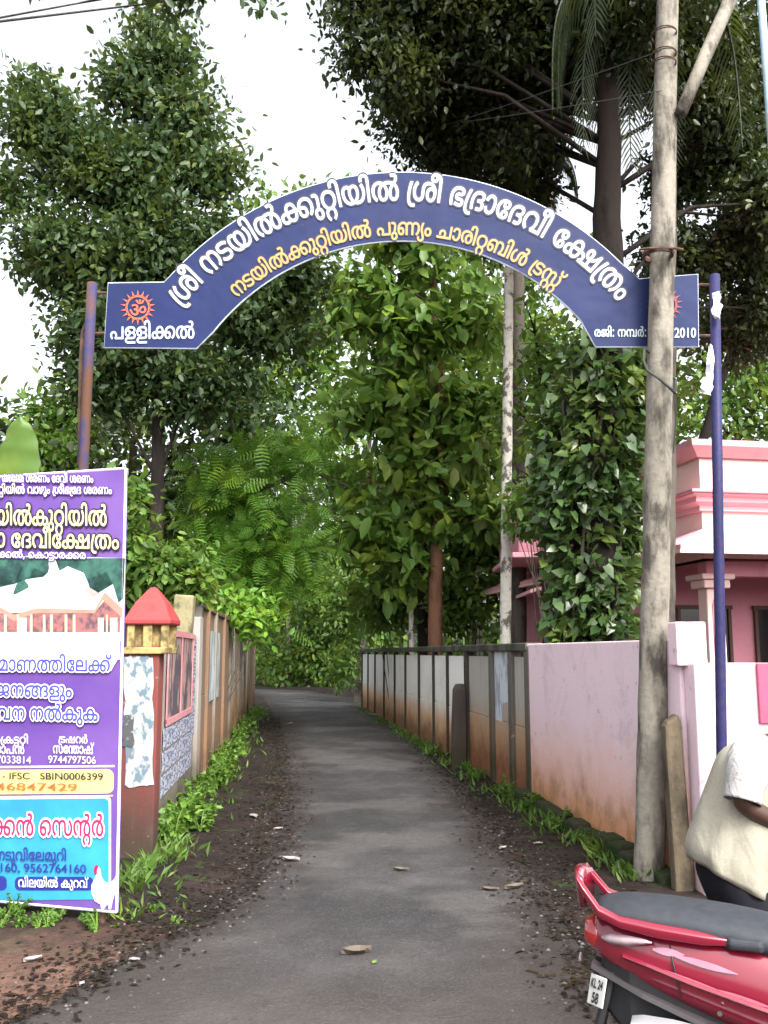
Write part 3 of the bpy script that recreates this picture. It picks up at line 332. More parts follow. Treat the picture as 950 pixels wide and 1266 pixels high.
167:'204,-27 156,-22 116,-9 84,9 52,40 30,79 20,114 17,166 26,210 40,240 56,264 80,287 108,304 146,322 182,332 276,342 289,402 301,436 320,472 339,498 365,526 390,544 410,556 450,572 480,578 552,580 576,577 618,566 664,540 698,509 732,460 753,408 768,342 846,334 900,319 950,292 970,276 988,256 1008,216 1016,174 1014,132 996,88 998,85 1188,85 1190,90 1190,216 1188,221 1164,222 1116,230 1080,243 1038,267 1019,282 1001,304 977,348 970,370 965,406 965,430 971,462 992,508 1020,540 1052,562 1082,574 1124,581 1166,580 1214,568 1250,547 1280,514 1294,484 1302,450 1306,408 1308,331 1332,339 1364,356 1394,377 1424,405 1471,462 1532,566 1542,569 1622,569 1637,562 1640,552 1640,4 1632,-12 1622,-15 840,-15 830,-10 824,0 809,60 809,70 816,79 858,92 886,112 894,124 898,138 900,160 897,180 884,204 858,224 824,235 774,241 769,238 765,196 757,156 745,120 730,90 711,60 684,30 660,11 632,-4 606,-15 570,-24 506,-27 440,-15 405,0 378,17 330,-6 294,-19 258,-25|194,76 216,73 246,75 282,84 310,96 284,172 274,240 254,240 212,235 176,223 157,210 140,186 133,148 140,112 148,100 162,87|495,76 518,73 546,75 570,81 588,89 605,102 618,118 633,144 642,168 651,214 653,240 648,243 548,243 396,243 391,240 401,174 412,142 422,124 439,102 456,90|1306,88 1310,85 1524,87 1524,366 1468,306 1428,276 1364,243 1307,226|1170,322 1190,322 1189,408 1182,448 1172,466 1154,478 1130,481 1106,475 1097,468 1088,456 1082,432 1082,402 1090,372 1101,354 1124,335 1146,327|394,346 398,343 648,343 650,346 649,358 639,396 628,424 613,444 588,466 548,479 504,480 464,469 438,450 416,420 404,390',
175:'222,-27 178,-19 136,0 102,23 72,58 51,94 35,136 26,186 24,250 27,292 39,342 60,393 81,426 100,449 140,486 178,512 232,538 274,554 330,568 430,580 510,581 576,577 618,571 684,556 724,568 766,577 814,581 874,580 940,568 990,546 1026,523 1068,482 1102,514 1140,541 1186,562 1240,577 1282,581 1360,577 1404,566 1438,551 1468,532 1492,508 1514,472 1523,444 1526,396 1516,352 1492,311 1453,280 1486,256 1504,238 1525,202 1534,174 1537,150 1532,94 1513,52 1500,34 1485,18 1450,-4 1422,-15 1398,-22 1354,-26 1306,-25 1246,-16 1234,-8 1231,0 1232,12 1250,76 1260,83 1266,83 1314,75 1342,74 1372,78 1390,84 1408,98 1415,112 1420,142 1418,162 1411,180 1402,192 1386,205 1368,215 1332,223 1264,225 1254,228 1247,240 1247,310 1252,319 1260,325 1324,327 1362,335 1380,344 1396,358 1403,370 1408,390 1405,426 1396,446 1368,466 1338,475 1308,479 1276,478 1242,472 1216,463 1192,450 1170,433 1158,418 1136,378 1122,312 1119,264 1119,0 1114,-10 1104,-15 1020,-15 1008,-10 1002,0 1002,300 997,358 988,394 970,430 940,457 900,475 874,481 844,482 842,480 869,450 884,420 892,390 893,358 887,324 877,304 867,288 832,258 833,256 868,229 892,192 898,178 904,148 901,102 892,76 880,52 864,31 844,12 810,-7 780,-18 718,-27 660,-25 628,-19 600,-9 565,10 538,31 506,66 483,108 471,142 462,186 459,222 461,280 470,328 482,364 501,402 527,442 559,478 508,481 414,478 346,467 282,446 238,421 202,393 174,360 160,336 156,326 210,341 262,343 310,334 358,310 382,288 394,272 413,234 422,192 421,130 415,100 400,64 384,38 359,12 336,-3 300,-19 274,-25|677,72 724,71 760,81 776,94 788,118 790,138 787,156 780,171 768,184 750,193 730,199 666,203 658,209 653,220 653,288 658,298 666,303 732,309 754,317 770,334 776,348 779,370 775,394 768,409 754,427 732,442 700,455 690,454 655,430 627,400 602,360 585,316 575,270 573,234 576,196 588,148 597,126 618,99 646,81|220,76 238,73 258,75 274,81 286,89 301,112 310,154 305,192 288,222 270,236 252,241 228,243 210,241 180,233 156,220 136,204 144,156 162,118 172,104 190,89',
184:'264,-268 222,-265 168,-256 126,-245 68,-223 12,-195 6,-180 14,-166 52,-108 66,-101 72,-101 150,-139 228,-160 306,-165 366,-157 390,-148 408,-136 424,-112 428,-90 427,-76 420,-54 411,-40 390,-20 372,-10 324,-15 42,-15 32,-9 27,0 27,72 32,80 42,85 296,85 354,89 378,94 404,107 418,122 426,152 423,180 417,194 410,204 380,220 332,228 230,230 180,236 122,251 76,276 54,296 43,312 28,342 23,362 20,390 22,434 29,458 40,482 70,522 96,541 116,552 168,571 216,579 248,581 330,579 404,567 462,550 500,534 542,513 549,504 546,488 504,428 492,419 486,419 444,441 390,462 332,475 284,479 230,477 192,468 176,462 158,450 142,428 137,404 140,380 150,363 168,349 192,341 230,335 384,328 416,322 444,313 479,294 510,265 529,234 540,198 543,146 537,108 517,66 490,36 522,-4 534,-30 541,-54 543,-76 541,-118 535,-142 523,-168 504,-196 480,-218 426,-247 386,-259 350,-265',
196:'492,-27 454,-22 420,-12 390,3 364,22 336,52 321,76 305,108 293,154 288,202 288,238 293,286 303,322 316,354 342,402 369,438 405,474 406,479 376,482 334,481 294,475 252,461 224,444 198,424 177,396 161,366 149,330 143,282 146,228 156,190 171,154 192,124 220,95 258,66 264,58 260,42 210,-19 196,-23 180,-15 148,9 112,43 72,96 54,130 39,168 29,208 24,258 27,328 42,388 60,429 75,454 114,499 144,523 168,538 234,566 274,575 316,580 372,581 412,577 462,566 508,549 552,565 606,577 678,581 720,577 766,566 808,547 840,526 880,490 924,530 972,557 1014,572 1068,580 1126,581 1174,577 1222,566 1258,551 1320,571 1402,581 1486,577 1518,571 1558,559 1614,529 1642,508 1666,484 1690,450 1709,414 1720,384 1729,348 1735,300 1735,264 1726,192 1714,154 1696,114 1675,78 1654,52 1602,3 1572,-18 1560,-23 1544,-14 1499,42 1495,54 1498,64 1540,95 1567,124 1589,156 1603,190 1612,222 1616,262 1613,312 1604,352 1588,390 1573,412 1552,435 1522,457 1494,469 1456,479 1420,482 1378,481 1361,478 1405,426 1435,378 1457,324 1468,270 1471,204 1466,154 1456,114 1436,70 1404,29 1374,5 1332,-15 1296,-24 1240,-27 1198,-22 1156,-8 1120,12 1090,40 1068,70 1049,112 1035,174 1035,262 1041,298 1055,342 1074,382 1095,414 1116,441 1153,478 1128,482 1084,481 1030,469 996,452 969,424 956,402 947,378 939,334 937,304 937,4 934,-7 922,-15 834,-15 826,-9 821,0 820,312 815,358 802,402 778,439 742,466 700,479 642,482 611,478 643,444 680,394 706,340 721,282 725,252 726,202 721,154 715,126 703,94 685,60 661,30 640,12 606,-7 576,-19 546,-25|486,76 510,73 538,77 556,83 574,96 589,118 598,138 607,190 607,246 601,286 592,316 569,366 548,396 522,424 510,434 504,433 474,407 450,376 432,345 420,312 408,258 408,180 419,132 432,108 442,96 460,84|1231,76 1248,73 1272,75 1300,84 1314,94 1327,108 1340,132 1351,180 1351,258 1337,322 1325,352 1310,378 1290,405 1266,430 1254,437 1244,430 1221,408 1191,370 1167,318 1157,282 1152,246 1151,204 1154,174 1167,126 1184,100 1194,90 1212,81',
205:'682,-350 660,-335 630,-305 594,-255 581,-226 573,-192 570,-136 578,-84 597,-40 622,-6 642,14 669,32 642,68 630,92 614,144 609,182 608,234 617,296 630,336 651,380 678,424 720,476 658,478 630,474 598,465 567,446 548,426 533,402 521,362 515,312 514,2 509,-10 498,-15 412,-15 403,-10 397,0 395,360 388,404 373,434 354,456 336,468 292,479 262,477 240,471 222,463 198,445 177,420 165,398 150,356 142,302 147,234 159,188 183,140 209,108 256,67 261,54 258,44 210,-7 198,-19 186,-22 156,0 110,48 78,90 57,128 44,158 32,200 26,242 24,306 27,344 39,398 60,449 81,482 96,501 130,531 162,552 204,569 234,577 276,581 318,580 354,574 388,561 414,546 438,528 466,499 496,525 522,543 570,564 618,576 666,581 720,580 762,574 804,562 832,594 845,618 851,650 845,678 832,694 810,703 778,705 748,702 718,695 706,698 696,711 681,768 680,780 684,788 696,795 712,798 780,807 816,807 858,801 882,793 910,778 934,757 949,734 961,708 967,684 968,656 964,626 956,600 941,570 897,512 946,468 985,414 1016,350 1033,284 1038,240 1038,204 1036,174 1027,126 1002,69 982,42 961,20 987,-4 1002,-23 1022,-58 1030,-78 1037,-108 1039,-136 1036,-190 1031,-214 1006,-268 979,-304 934,-346 922,-351 912,-348 862,-296 857,-286 862,-273 884,-256 905,-232 916,-214 925,-186 929,-160 928,-132 923,-106 914,-82 888,-48 858,-30 832,-23 804,-21 774,-24 748,-32 721,-48 696,-82 684,-114 680,-156 684,-186 693,-214 713,-244 747,-274 751,-288 699,-346|806,74 826,73 852,77 868,83 887,98 901,120 907,134 916,170 919,204 919,228 913,276 896,336 868,386 834,426 822,434 820,432 785,392 759,350 735,288 726,228 729,170 735,140 743,120 757,98 768,88 786,80',
206:'814,-27 768,-21 742,-13 709,4 684,21 663,42 644,70 630,100 618,136 609,204 611,264 618,300 633,346 663,402 693,442 729,478 702,482 640,478 592,463 568,448 552,433 531,400 519,360 513,306 513,0 508,-10 496,-15 412,-15 402,-10 397,0 397,322 391,390 385,412 373,436 360,450 340,467 316,475 292,479 244,472 222,463 198,445 167,402 150,358 142,300 146,238 159,190 177,150 200,118 226,91 256,67 261,54 256,42 198,-19 192,-22 184,-21 156,0 118,39 90,72 69,106 51,142 38,178 29,216 24,270 24,306 27,346 38,396 66,460 87,490 112,516 144,541 162,552 192,566 240,578 276,581 334,578 360,572 400,553 432,529 462,497 496,526 522,544 562,562 618,577 700,581 748,577 790,568 834,551 874,565 916,575 960,580 1020,581 1080,574 1132,560 1176,538 1216,510 1256,466 1285,414 1303,360 1310,312 1309,234 1300,186 1280,130 1246,72 1228,49 1188,11 1158,-12 1138,-23 1122,-17 1077,40 1071,52 1074,64 1108,88 1138,118 1165,156 1180,192 1187,216 1192,262 1190,306 1181,348 1165,388 1150,411 1128,434 1098,456 1068,470 1032,479 996,482 942,480 937,478 939,474 967,444 1000,399 1018,364 1036,312 1043,280 1047,228 1045,174 1037,130 1028,102 1012,70 990,40 964,14 930,-6 898,-19 874,-24|807,76 826,73 850,75 874,83 892,95 910,120 919,142 928,192 928,246 922,288 913,322 886,378 868,404 844,428 834,436 828,436 796,407 771,376 754,345 741,312 729,258 729,180 740,132 753,108 763,96 780,84',
215:'60,-15 50,-8 45,4 45,288 54,366 75,430 96,467 135,510 174,539 226,563 286,577 330,581 378,581 442,575 498,559 540,538 586,504 618,466 665,516 694,538 736,559 786,574 850,581 912,580 978,571 1036,552 1084,527 1123,492 1156,448 1171,418 1183,382 1192,330 1195,288 1195,4 1187,-12 1176,-15|317,84 562,87 562,268 559,310 544,378 536,400 520,424 495,448 480,457 476,456 485,426 487,382 481,334 466,288 448,250 412,193 364,136|833,84 1078,87 1078,268 1075,310 1060,378 1052,400 1036,424 1012,448 994,457 1003,418 1004,378 997,330 982,286 961,244 928,192 892,148|161,100 162,97 166,98 186,115 258,182 307,240 343,298 364,352 371,396 368,432 354,460 340,473 322,479 292,479 264,473 244,463 223,448 207,430 192,408 174,360 164,310 161,268|678,100 682,98 702,114 774,181 820,234 859,294 877,340 887,384 886,426 880,448 870,461 858,472 838,479 808,479 780,472 760,462 740,448 710,408 693,366 681,310 678,264',
216:'184,-21 156,0 108,50 81,86 56,130 39,176 29,218 24,272 24,308 29,358 38,398 60,448 81,482 112,516 142,539 180,560 226,575 274,581 304,581 358,572 412,545 456,504 496,542 532,563 568,575 612,581 660,580 702,572 750,554 790,527 827,488 859,434 874,392 886,326 886,254 878,202 863,154 827,88 828,85 1021,86 1023,554 1030,564 1038,569 1126,569 1134,563 1139,554 1139,152 1139,2 1134,-9 1126,-15 714,-15 702,-12 666,40 661,56 665,64 724,134 742,164 754,194 763,226 769,278 769,304 763,350 757,374 742,410 720,439 702,455 682,468 652,477 624,479 598,476 570,467 546,448 527,418 518,388 513,320 513,-2 508,-10 498,-15 412,-15 402,-10 397,2 397,320 394,370 388,404 382,421 367,442 340,467 324,473 292,479 262,477 238,470 220,461 198,445 183,428 167,404 156,376 144,326 144,254 149,220 162,182 174,154 192,128 225,92 256,67 261,58 257,44 234,19 201,-16',
220:'214,-349 192,-334 165,-306 135,-268 116,-232 104,-178 104,-120 114,-76 141,-22 175,18 130,52 84,102 65,132 45,174 29,228 24,272 24,308 29,354 45,408 69,452 94,486 136,522 190,552 228,567 270,576 324,581 390,579 442,570 492,552 532,531 567,504 592,476 614,444 634,398 646,350 650,302 649,264 641,210 629,174 610,134 571,80 501,18 527,-10 546,-40 562,-76 571,-120 571,-172 565,-208 553,-240 539,-268 504,-312 474,-340 456,-351 442,-346 394,-295 390,-286 394,-274 417,-256 436,-234 454,-202 461,-172 462,-144 458,-118 448,-88 424,-56 390,-36 346,-27 298,-32 271,-42 246,-62 228,-88 218,-114 213,-160 219,-196 225,-214 246,-244 280,-274 284,-286 280,-296 232,-346|255,60 288,67 324,70 370,69 420,60 422,62 411,80 414,92 448,116 478,143 499,170 515,200 527,240 531,278 529,320 517,368 502,398 480,427 442,456 420,465 384,475 346,479 306,477 258,466 232,453 199,428 176,402 159,368 149,338 143,294 146,246 155,210 171,176 198,140 226,115 261,90 264,78',
223:'230,-216 178,-211 130,-198 82,-172 55,-140 43,-116 37,-96 35,-54 45,-8 66,28 86,46 122,67 146,76 178,82 214,85 482,85 538,92 556,99 575,118 582,138 583,156 575,186 554,208 518,221 446,225 436,231 432,240 432,310 436,319 446,325 488,326 524,332 544,342 560,358 567,370 571,394 569,412 561,432 538,454 502,469 458,478 382,481 322,476 268,464 226,448 204,436 199,430 254,430 302,419 342,394 371,358 389,312 393,286 393,256 389,228 380,202 366,174 352,157 325,132 292,114 262,105 224,100 178,102 142,111 104,131 76,155 58,180 45,204 30,252 25,294 25,328 28,354 36,388 61,438 94,480 140,517 200,547 268,569 320,577 374,581 448,580 506,574 556,563 596,548 632,526 656,502 677,466 686,432 688,390 683,360 668,324 652,304 623,280 623,276 662,247 683,216 692,196 698,172 700,132 693,94 674,56 646,27 604,2 566,-9 502,-15 242,-15 190,-20 164,-32 153,-48 151,-62 154,-80 158,-90 170,-99 196,-109 242,-114 748,-114 742,-74 747,-24 766,18 788,42 812,59 854,76 920,85 986,85 1208,86 1250,93 1262,98 1276,108 1286,126 1290,148 1287,174 1280,190 1264,205 1238,217 1204,224 1154,225 1144,230 1139,240 1139,306 1143,318 1154,325 1222,330 1240,336 1251,342 1262,352 1274,370 1278,390 1277,406 1268,432 1258,444 1240,457 1198,472 1156,479 1088,481 1024,475 956,457 908,433 908,430 952,431 1000,422 1036,403 1061,382 1078,357 1094,318 1100,282 1097,234 1085,198 1064,162 1042,140 1010,119 970,105 932,100 884,102 850,110 820,125 802,137 782,157 763,184 745,222 736,258 732,294 733,340 739,372 748,400 766,436 787,466 814,493 842,514 908,548 974,568 1028,577 1078,581 1154,580 1214,574 1264,563 1304,547 1339,526 1364,501 1382,468 1392,438 1395,390 1389,354 1376,328 1360,305 1330,280 1331,276 1348,265 1369,246 1389,216 1403,180 1407,132 1401,96 1380,54 1348,23 1312,3 1270,-9 1210,-15 946,-15 902,-19 874,-29 862,-42 858,-66 865,-90 878,-100 892,-106 914,-111 950,-114 1376,-114 1384,-120 1389,-128 1389,-200 1384,-210 1372,-216|204,198 232,201 256,212 273,234 280,268 276,298 262,319 242,331 208,335 184,331 160,322 138,304 133,294 139,256 154,222 172,206|911,198 940,201 964,213 980,234 987,264 984,294 973,316 956,329 938,334 916,335 892,332 868,322 845,304 840,294 844,262 859,226 878,207 892,201',
231:'330,-349 310,-334 282,-306 258,-276 243,-250 230,-220 224,-192 221,-160 222,-120 227,-88 236,-58 252,-25 272,2 298,27 330,48 364,63 397,72 397,320 391,392 382,420 367,444 354,456 328,472 288,479 250,474 216,459 186,432 165,398 147,344 142,302 144,254 153,206 168,168 191,128 224,92 256,67 261,54 256,42 199,-18 190,-22 178,-18 138,17 110,48 69,104 50,144 36,186 29,218 24,270 27,344 36,386 54,434 72,468 91,494 108,513 142,540 168,555 216,573 258,580 324,579 366,570 396,555 426,534 456,504 486,535 516,555 552,571 588,579 642,581 676,577 708,567 738,552 760,536 790,504 811,468 821,440 829,398 833,360 837,198 843,156 851,128 866,104 892,85 922,77 952,75 970,77 1000,86 1018,97 1036,114 1050,135 1063,162 1078,218 1081,254 1079,306 1072,342 1061,378 1043,414 1026,436 998,468 968,492 962,500 966,516 1012,570 1020,577 1032,580 1060,561 1102,521 1127,492 1156,446 1174,408 1189,360 1195,330 1199,266 1198,228 1192,180 1183,144 1171,114 1144,68 1128,50 1097,24 1126,-4 1150,-37 1166,-72 1175,-108 1177,-156 1174,-190 1162,-232 1144,-268 1109,-312 1068,-348 1056,-351 1032,-331 998,-294 995,-282 1002,-270 1036,-240 1051,-220 1060,-198 1066,-168 1067,-148 1063,-114 1055,-88 1036,-57 1024,-45 1002,-32 976,-24 946,-21 904,-26 876,-36 852,-55 834,-82 822,-114 818,-160 822,-186 831,-214 851,-244 885,-274 889,-286 886,-295 837,-346 828,-351 820,-350 798,-335 770,-306 744,-274 723,-234 711,-192 708,-132 713,-96 720,-72 747,-22 771,6 792,24 774,42 750,74 734,108 725,140 717,218 715,360 706,414 698,434 686,452 660,471 634,478 610,479 582,474 562,464 544,450 531,428 522,404 516,372 513,326 513,74 516,71 564,57 604,36 640,4 661,-28 680,-70 688,-108 690,-156 682,-210 673,-238 658,-267 622,-312 582,-348 574,-351 562,-347 514,-297 508,-286 514,-272 535,-256 556,-232 565,-216 574,-192 580,-144 575,-108 565,-82 540,-49 522,-36 498,-27 454,-21 426,-24 396,-33 372,-48 348,-78 336,-112 331,-156 336,-190 345,-216 364,-244 398,-274 402,-288 350,-346 342,-350',
276:'32,-144 21,-138 17,-122 44,0 64,114 68,124 82,131 182,129 190,124 195,114 198,108 198,96 162,-14 111,-134 106,-140 98,-144',
290:'124,-27 90,-15 71,4 59,30 57,70 66,102 84,124 112,137 144,139 174,130 196,112 208,84 211,46 205,18 196,1 184,-11 156,-24|124,399 90,411 71,430 59,456 57,496 66,528 84,550 112,563 144,565 174,556 196,538 208,510 211,472 205,444 196,427 184,415 156,402',
9000:'302,71 248,80 206,98 178,116 138,154 104,195 68,254 22,348 22,360 30,366 86,387 102,390 111,380 138,321 169,264 201,218 232,188 266,169 306,162 338,167 356,175 368,184 378,204 382,228 378,254 369,278 348,308 318,336 264,332 253,338 246,408 247,414 254,420 312,427 332,434 351,446 363,462 370,482 370,506 364,524 356,535 336,546 314,552 294,553 248,546 176,517 168,518 161,524 138,590 138,596 148,606 186,622 236,636 282,641 350,636 389,624 408,612 432,591 456,554 465,528 468,504 468,482 462,450 444,411 408,374 402,368 411,362 444,353 462,356 480,365 498,385 560,480 596,518 620,537 650,549 680,555 716,556 744,552 782,537 808,518 835,488 852,458 862,426 867,384 865,332 856,294 834,252 804,221 764,197 722,185 668,182 620,191 578,212 537,242 529,252 530,260 584,315 590,315 618,293 638,281 656,275 680,271 708,275 722,281 742,294 754,308 765,336 769,366 766,402 756,432 744,450 726,462 702,467 678,462 656,450 643,434 576,330 542,294 512,274 472,264 479,230 478,192 465,150 446,123 416,98 386,83 354,74|528,641 488,649 458,662 426,683 398,709 374,740 356,770 332,824 332,836 342,844 402,864 410,864 417,858 449,792 480,752 498,740 518,731 552,725 566,726 602,734 618,743 632,756 655,794 676,858 684,866 696,865 758,843 766,836 765,818 747,764 726,726 710,704 686,682 666,668 632,653 602,644 564,640|536,758 518,767 500,786 493,806 494,830 502,848 522,867 536,874 566,874 588,863 606,842 611,824 610,800 601,782 581,764 560,757',
}
TX = {
'ശ്രീ നടയിൽക്കുറ്റിയിൽ ശ്രീ ഭദ്രാദേവീ ക്ഷേത്രം':[21863, 162, 0, 56, 244, 66, 1284, 3, 1512, 42, 1821, 33, 2732, 49, 3295, 65, 4330, 119, 4558, 163, 5756, 67, 7262, 220, 7594, 65, 8268, 49, 8496, 65, 9531, 119, 9759, 3, 10957, 162, 11266, 56, 11510, 66, 12550, 3, 12778, 47, 13087, 162, 13741, 40, 13985, 64, 14626, 72, 15130, 40, 15725, 55, 16366, 66, 17324, 3, 17552, 72, 17861, 167, 18456, 162, 20152, 38, 20396, 6, 21410],
'നടയിൽക്കുറ്റിയിൽ പുണ്യം ചാരിറ്റബിൾ ട്രസ്റ്റ്':[21038, 42, 0, 33, 911, 49, 1474, 65, 2509, 119, 2737, 163, 3935, 67, 5441, 220, 5773, 65, 6447, 49, 6675, 65, 7710, 119, 7938, 3, 9136, 44, 9445, 67, 10341, 37, 10673, 160, 12041, 6, 12284, 3, 12737, 28, 13046, 64, 13979, 50, 14483, 65, 15219, 220, 15447, 46, 16121, 65, 17427, 120, 17655, 3, 18699, 162, 19008, 33, 19252, 231, 19815, 77, 21038],
'പളളിക്കൽ':[5276, 44, 0, 53, 896, 53, 1620, 65, 2344, 163, 2572, 119, 4078],
'രജി: നമ്പർ:':[5590, 50, 0, 30, 736, 65, 1675, 290, 1903, 3, 2171, 42, 2480, 216, 3391, 118, 4586, 290, 5322],
'അമ്മേ ശരണം ദേവീ ശരണം':[13873, 9, 0, 72, 1495, 215, 2090, 3, 3330, 56, 3639, 50, 4679, 37, 5415, 6, 6783, 3, 7236, 72, 7545, 40, 8140, 55, 8781, 66, 9739, 3, 9967, 56, 10276, 50, 11316, 37, 12052, 6, 13420],
'നടയിൽകുറ്റിയിൽ വാഴും ശ്രീഭദ്രേ ശരണം':[19739, 42, 0, 33, 911, 49, 1474, 65, 2509, 119, 2737, 23, 3935, 67, 4973, 220, 5305, 65, 5979, 49, 6207, 65, 7242, 119, 7470, 3, 8668, 55, 8977, 64, 9935, 54, 10439, 67, 11093, 6, 11425, 3, 11878, 162, 12187, 56, 12431, 66, 13471, 47, 13699, 162, 14353, 72, 14597, 40, 15192, 3, 15833, 56, 16142, 50, 17182, 37, 17918, 6, 19286],
'നടയിൽകുറ്റിയിൽ':[8668, 42, 0, 33, 911, 49, 1474, 65, 2509, 119, 2737, 23, 3935, 67, 4973, 220, 5305, 65, 5979, 49, 6207, 65, 7242, 119, 7470],
'ഭദ്രാ ദേവീക്ഷേത്രം':[8776, 47, 0, 162, 654, 40, 898, 64, 1539, 3, 2043, 72, 2352, 40, 2947, 55, 3588, 66, 4546, 72, 4774, 167, 5369, 162, 7065, 38, 7309, 6, 8323],
'പള്ളിക്കൽ, കൊട്ടാരക്കര':[12120, 44, 0, 223, 896, 65, 2327, 163, 2555, 119, 4061, 276, 5259, 3, 5509, 71, 5818, 23, 6533, 64, 7571, 184, 8075, 64, 8638, 50, 9142, 163, 9878, 50, 11384],
'നിർമ്മാണത്തിലേക്ക്':[9934, 42, 0, 65, 911, 118, 1139, 215, 1875, 64, 3115, 37, 3619, 196, 4987, 65, 6746, 72, 6974, 52, 7569, 163, 8428, 77, 9934],
'ഭക്തജനങ്ങളും':[7384, 47, 0, 164, 654, 30, 2464, 42, 3403, 175, 4314, 53, 5875, 67, 6599, 6, 6931],
'സംഭാവന നൽകുക':[9529, 58, 0, 6, 1223, 47, 1676, 64, 2330, 55, 2834, 42, 3792, 3, 4703, 42, 5012, 119, 5923, 23, 7121, 67, 8159, 23, 8491],
'സെക്രട്ടറി':[4685, 71, 0, 58, 715, 162, 1938, 23, 2182, 184, 3220, 51, 3783, 65, 4457],
'ഗോപൻ':[3954, 72, 0, 25, 595, 64, 1492, 44, 1996, 117, 2892],
'ട്രഷറർ':[3366, 162, 0, 33, 244, 57, 807, 51, 1956, 118, 2630],
'സന്തോഷ്':[4806, 58, 0, 72, 1223, 206, 1818, 64, 3153, 57, 3657, 77, 4806],
'ചിക്കൻ സെന്റർ':[7773, 28, 0, 65, 933, 163, 1161, 117, 2667, 3, 3729, 71, 4038, 58, 4753, 205, 5976, 118, 7037],
'ചിറയിൽ നടുവിലേമുറി':[11008, 28, 0, 65, 933, 51, 1161, 49, 1835, 65, 2870, 119, 3098, 3, 4296, 42, 4605, 33, 5516, 67, 6079, 55, 6411, 65, 7369, 72, 7597, 52, 8192, 48, 9051, 67, 9774, 51, 10106, 65, 10780],
'വിലയിൽ കുറവ്':[7817, 55, 0, 65, 958, 52, 1186, 49, 2045, 65, 3080, 119, 3308, 3, 4506, 23, 4815, 67, 5853, 51, 6185, 55, 6859, 77, 7817],
}
# ------------------------------------------------------------------ helpers: lettering
def glyph_contours(g):
    return [[tuple(float(q) for q in s.split(',')) for s in part.split(' ')] for part in GL[g].split('|') if part]
def outline_2d(contours, offset):
    cu = bpy.data.curves.new('t', 'CURVE'); cu.dimensions = '2D'; cu.fill_mode = 'BOTH'; cu.offset = offset
    for c in contours:
        s = cu.splines.new('POLY'); s.points.add(len(c) - 1); s.use_cyclic_u = True
        s.points.foreach_set('co', [q for p in c for q in (p[0], p[1], 0, 1)])
    return cu
def word_2d(text, bold=0.0):
    """(verts, faces, width) of a line of lettering, one unit = the em"""
    if text in TX:
        d = TX[text]; ct = []
        for i in range(1, len(d), 2):
            for c in glyph_contours(d[i]): ct.append([((x + d[i + 1]) / 1000, y / 1000) for x, y in c])
        cu = outline_2d(ct, bold); W = d[0] / 1000
    elif text == 'OM':
        cu = outline_2d([[(x / 1000, y / 1000) for x, y in c] for c in glyph_contours(9000)], bold); W = None
    else:
        cu = bpy.data.curves.new('t', 'FONT'); cu.body = text; cu.offset = bold; cu.size = 1.0; W = None
    o = bpy.data.objects.new('t', cu); me = o.to_mesh()
    v = [(p.co.x, p.co.y) for p in me.vertices]; f = [tuple(p.vertices) for p in me.polygons]
    o.to_mesh_clear(); bpy.data.objects.remove(o); bpy.data.curves.remove(cu)
    if W is None: W = max(p[0] for p in v)
    return v, f, W
def lettering(name, text, place, mat, parent, bold=0.0, halo=0.0, nrm=None):
    v, f, W = word_2d(text, bold); mb = MB()
    if not halo: mb.add([place(x, y, W) for x, y in v], f)
    else:                                   # an outline round every letter: the word spread to eight sides, each a hair further out
        for k in range(8):
            a = PI * k / 4; dx, dy = halo * math.cos(a), halo * math.sin(a)
            mb.add([place(x + dx, y + dy, W) + nrm * (.00012 * k) for x, y in v], f)
    me = bpy.data.meshes.new(name); me.from_pydata(mb.v, [], mb.f); me.update()
    return link_mesh(name, me, mat, parent)
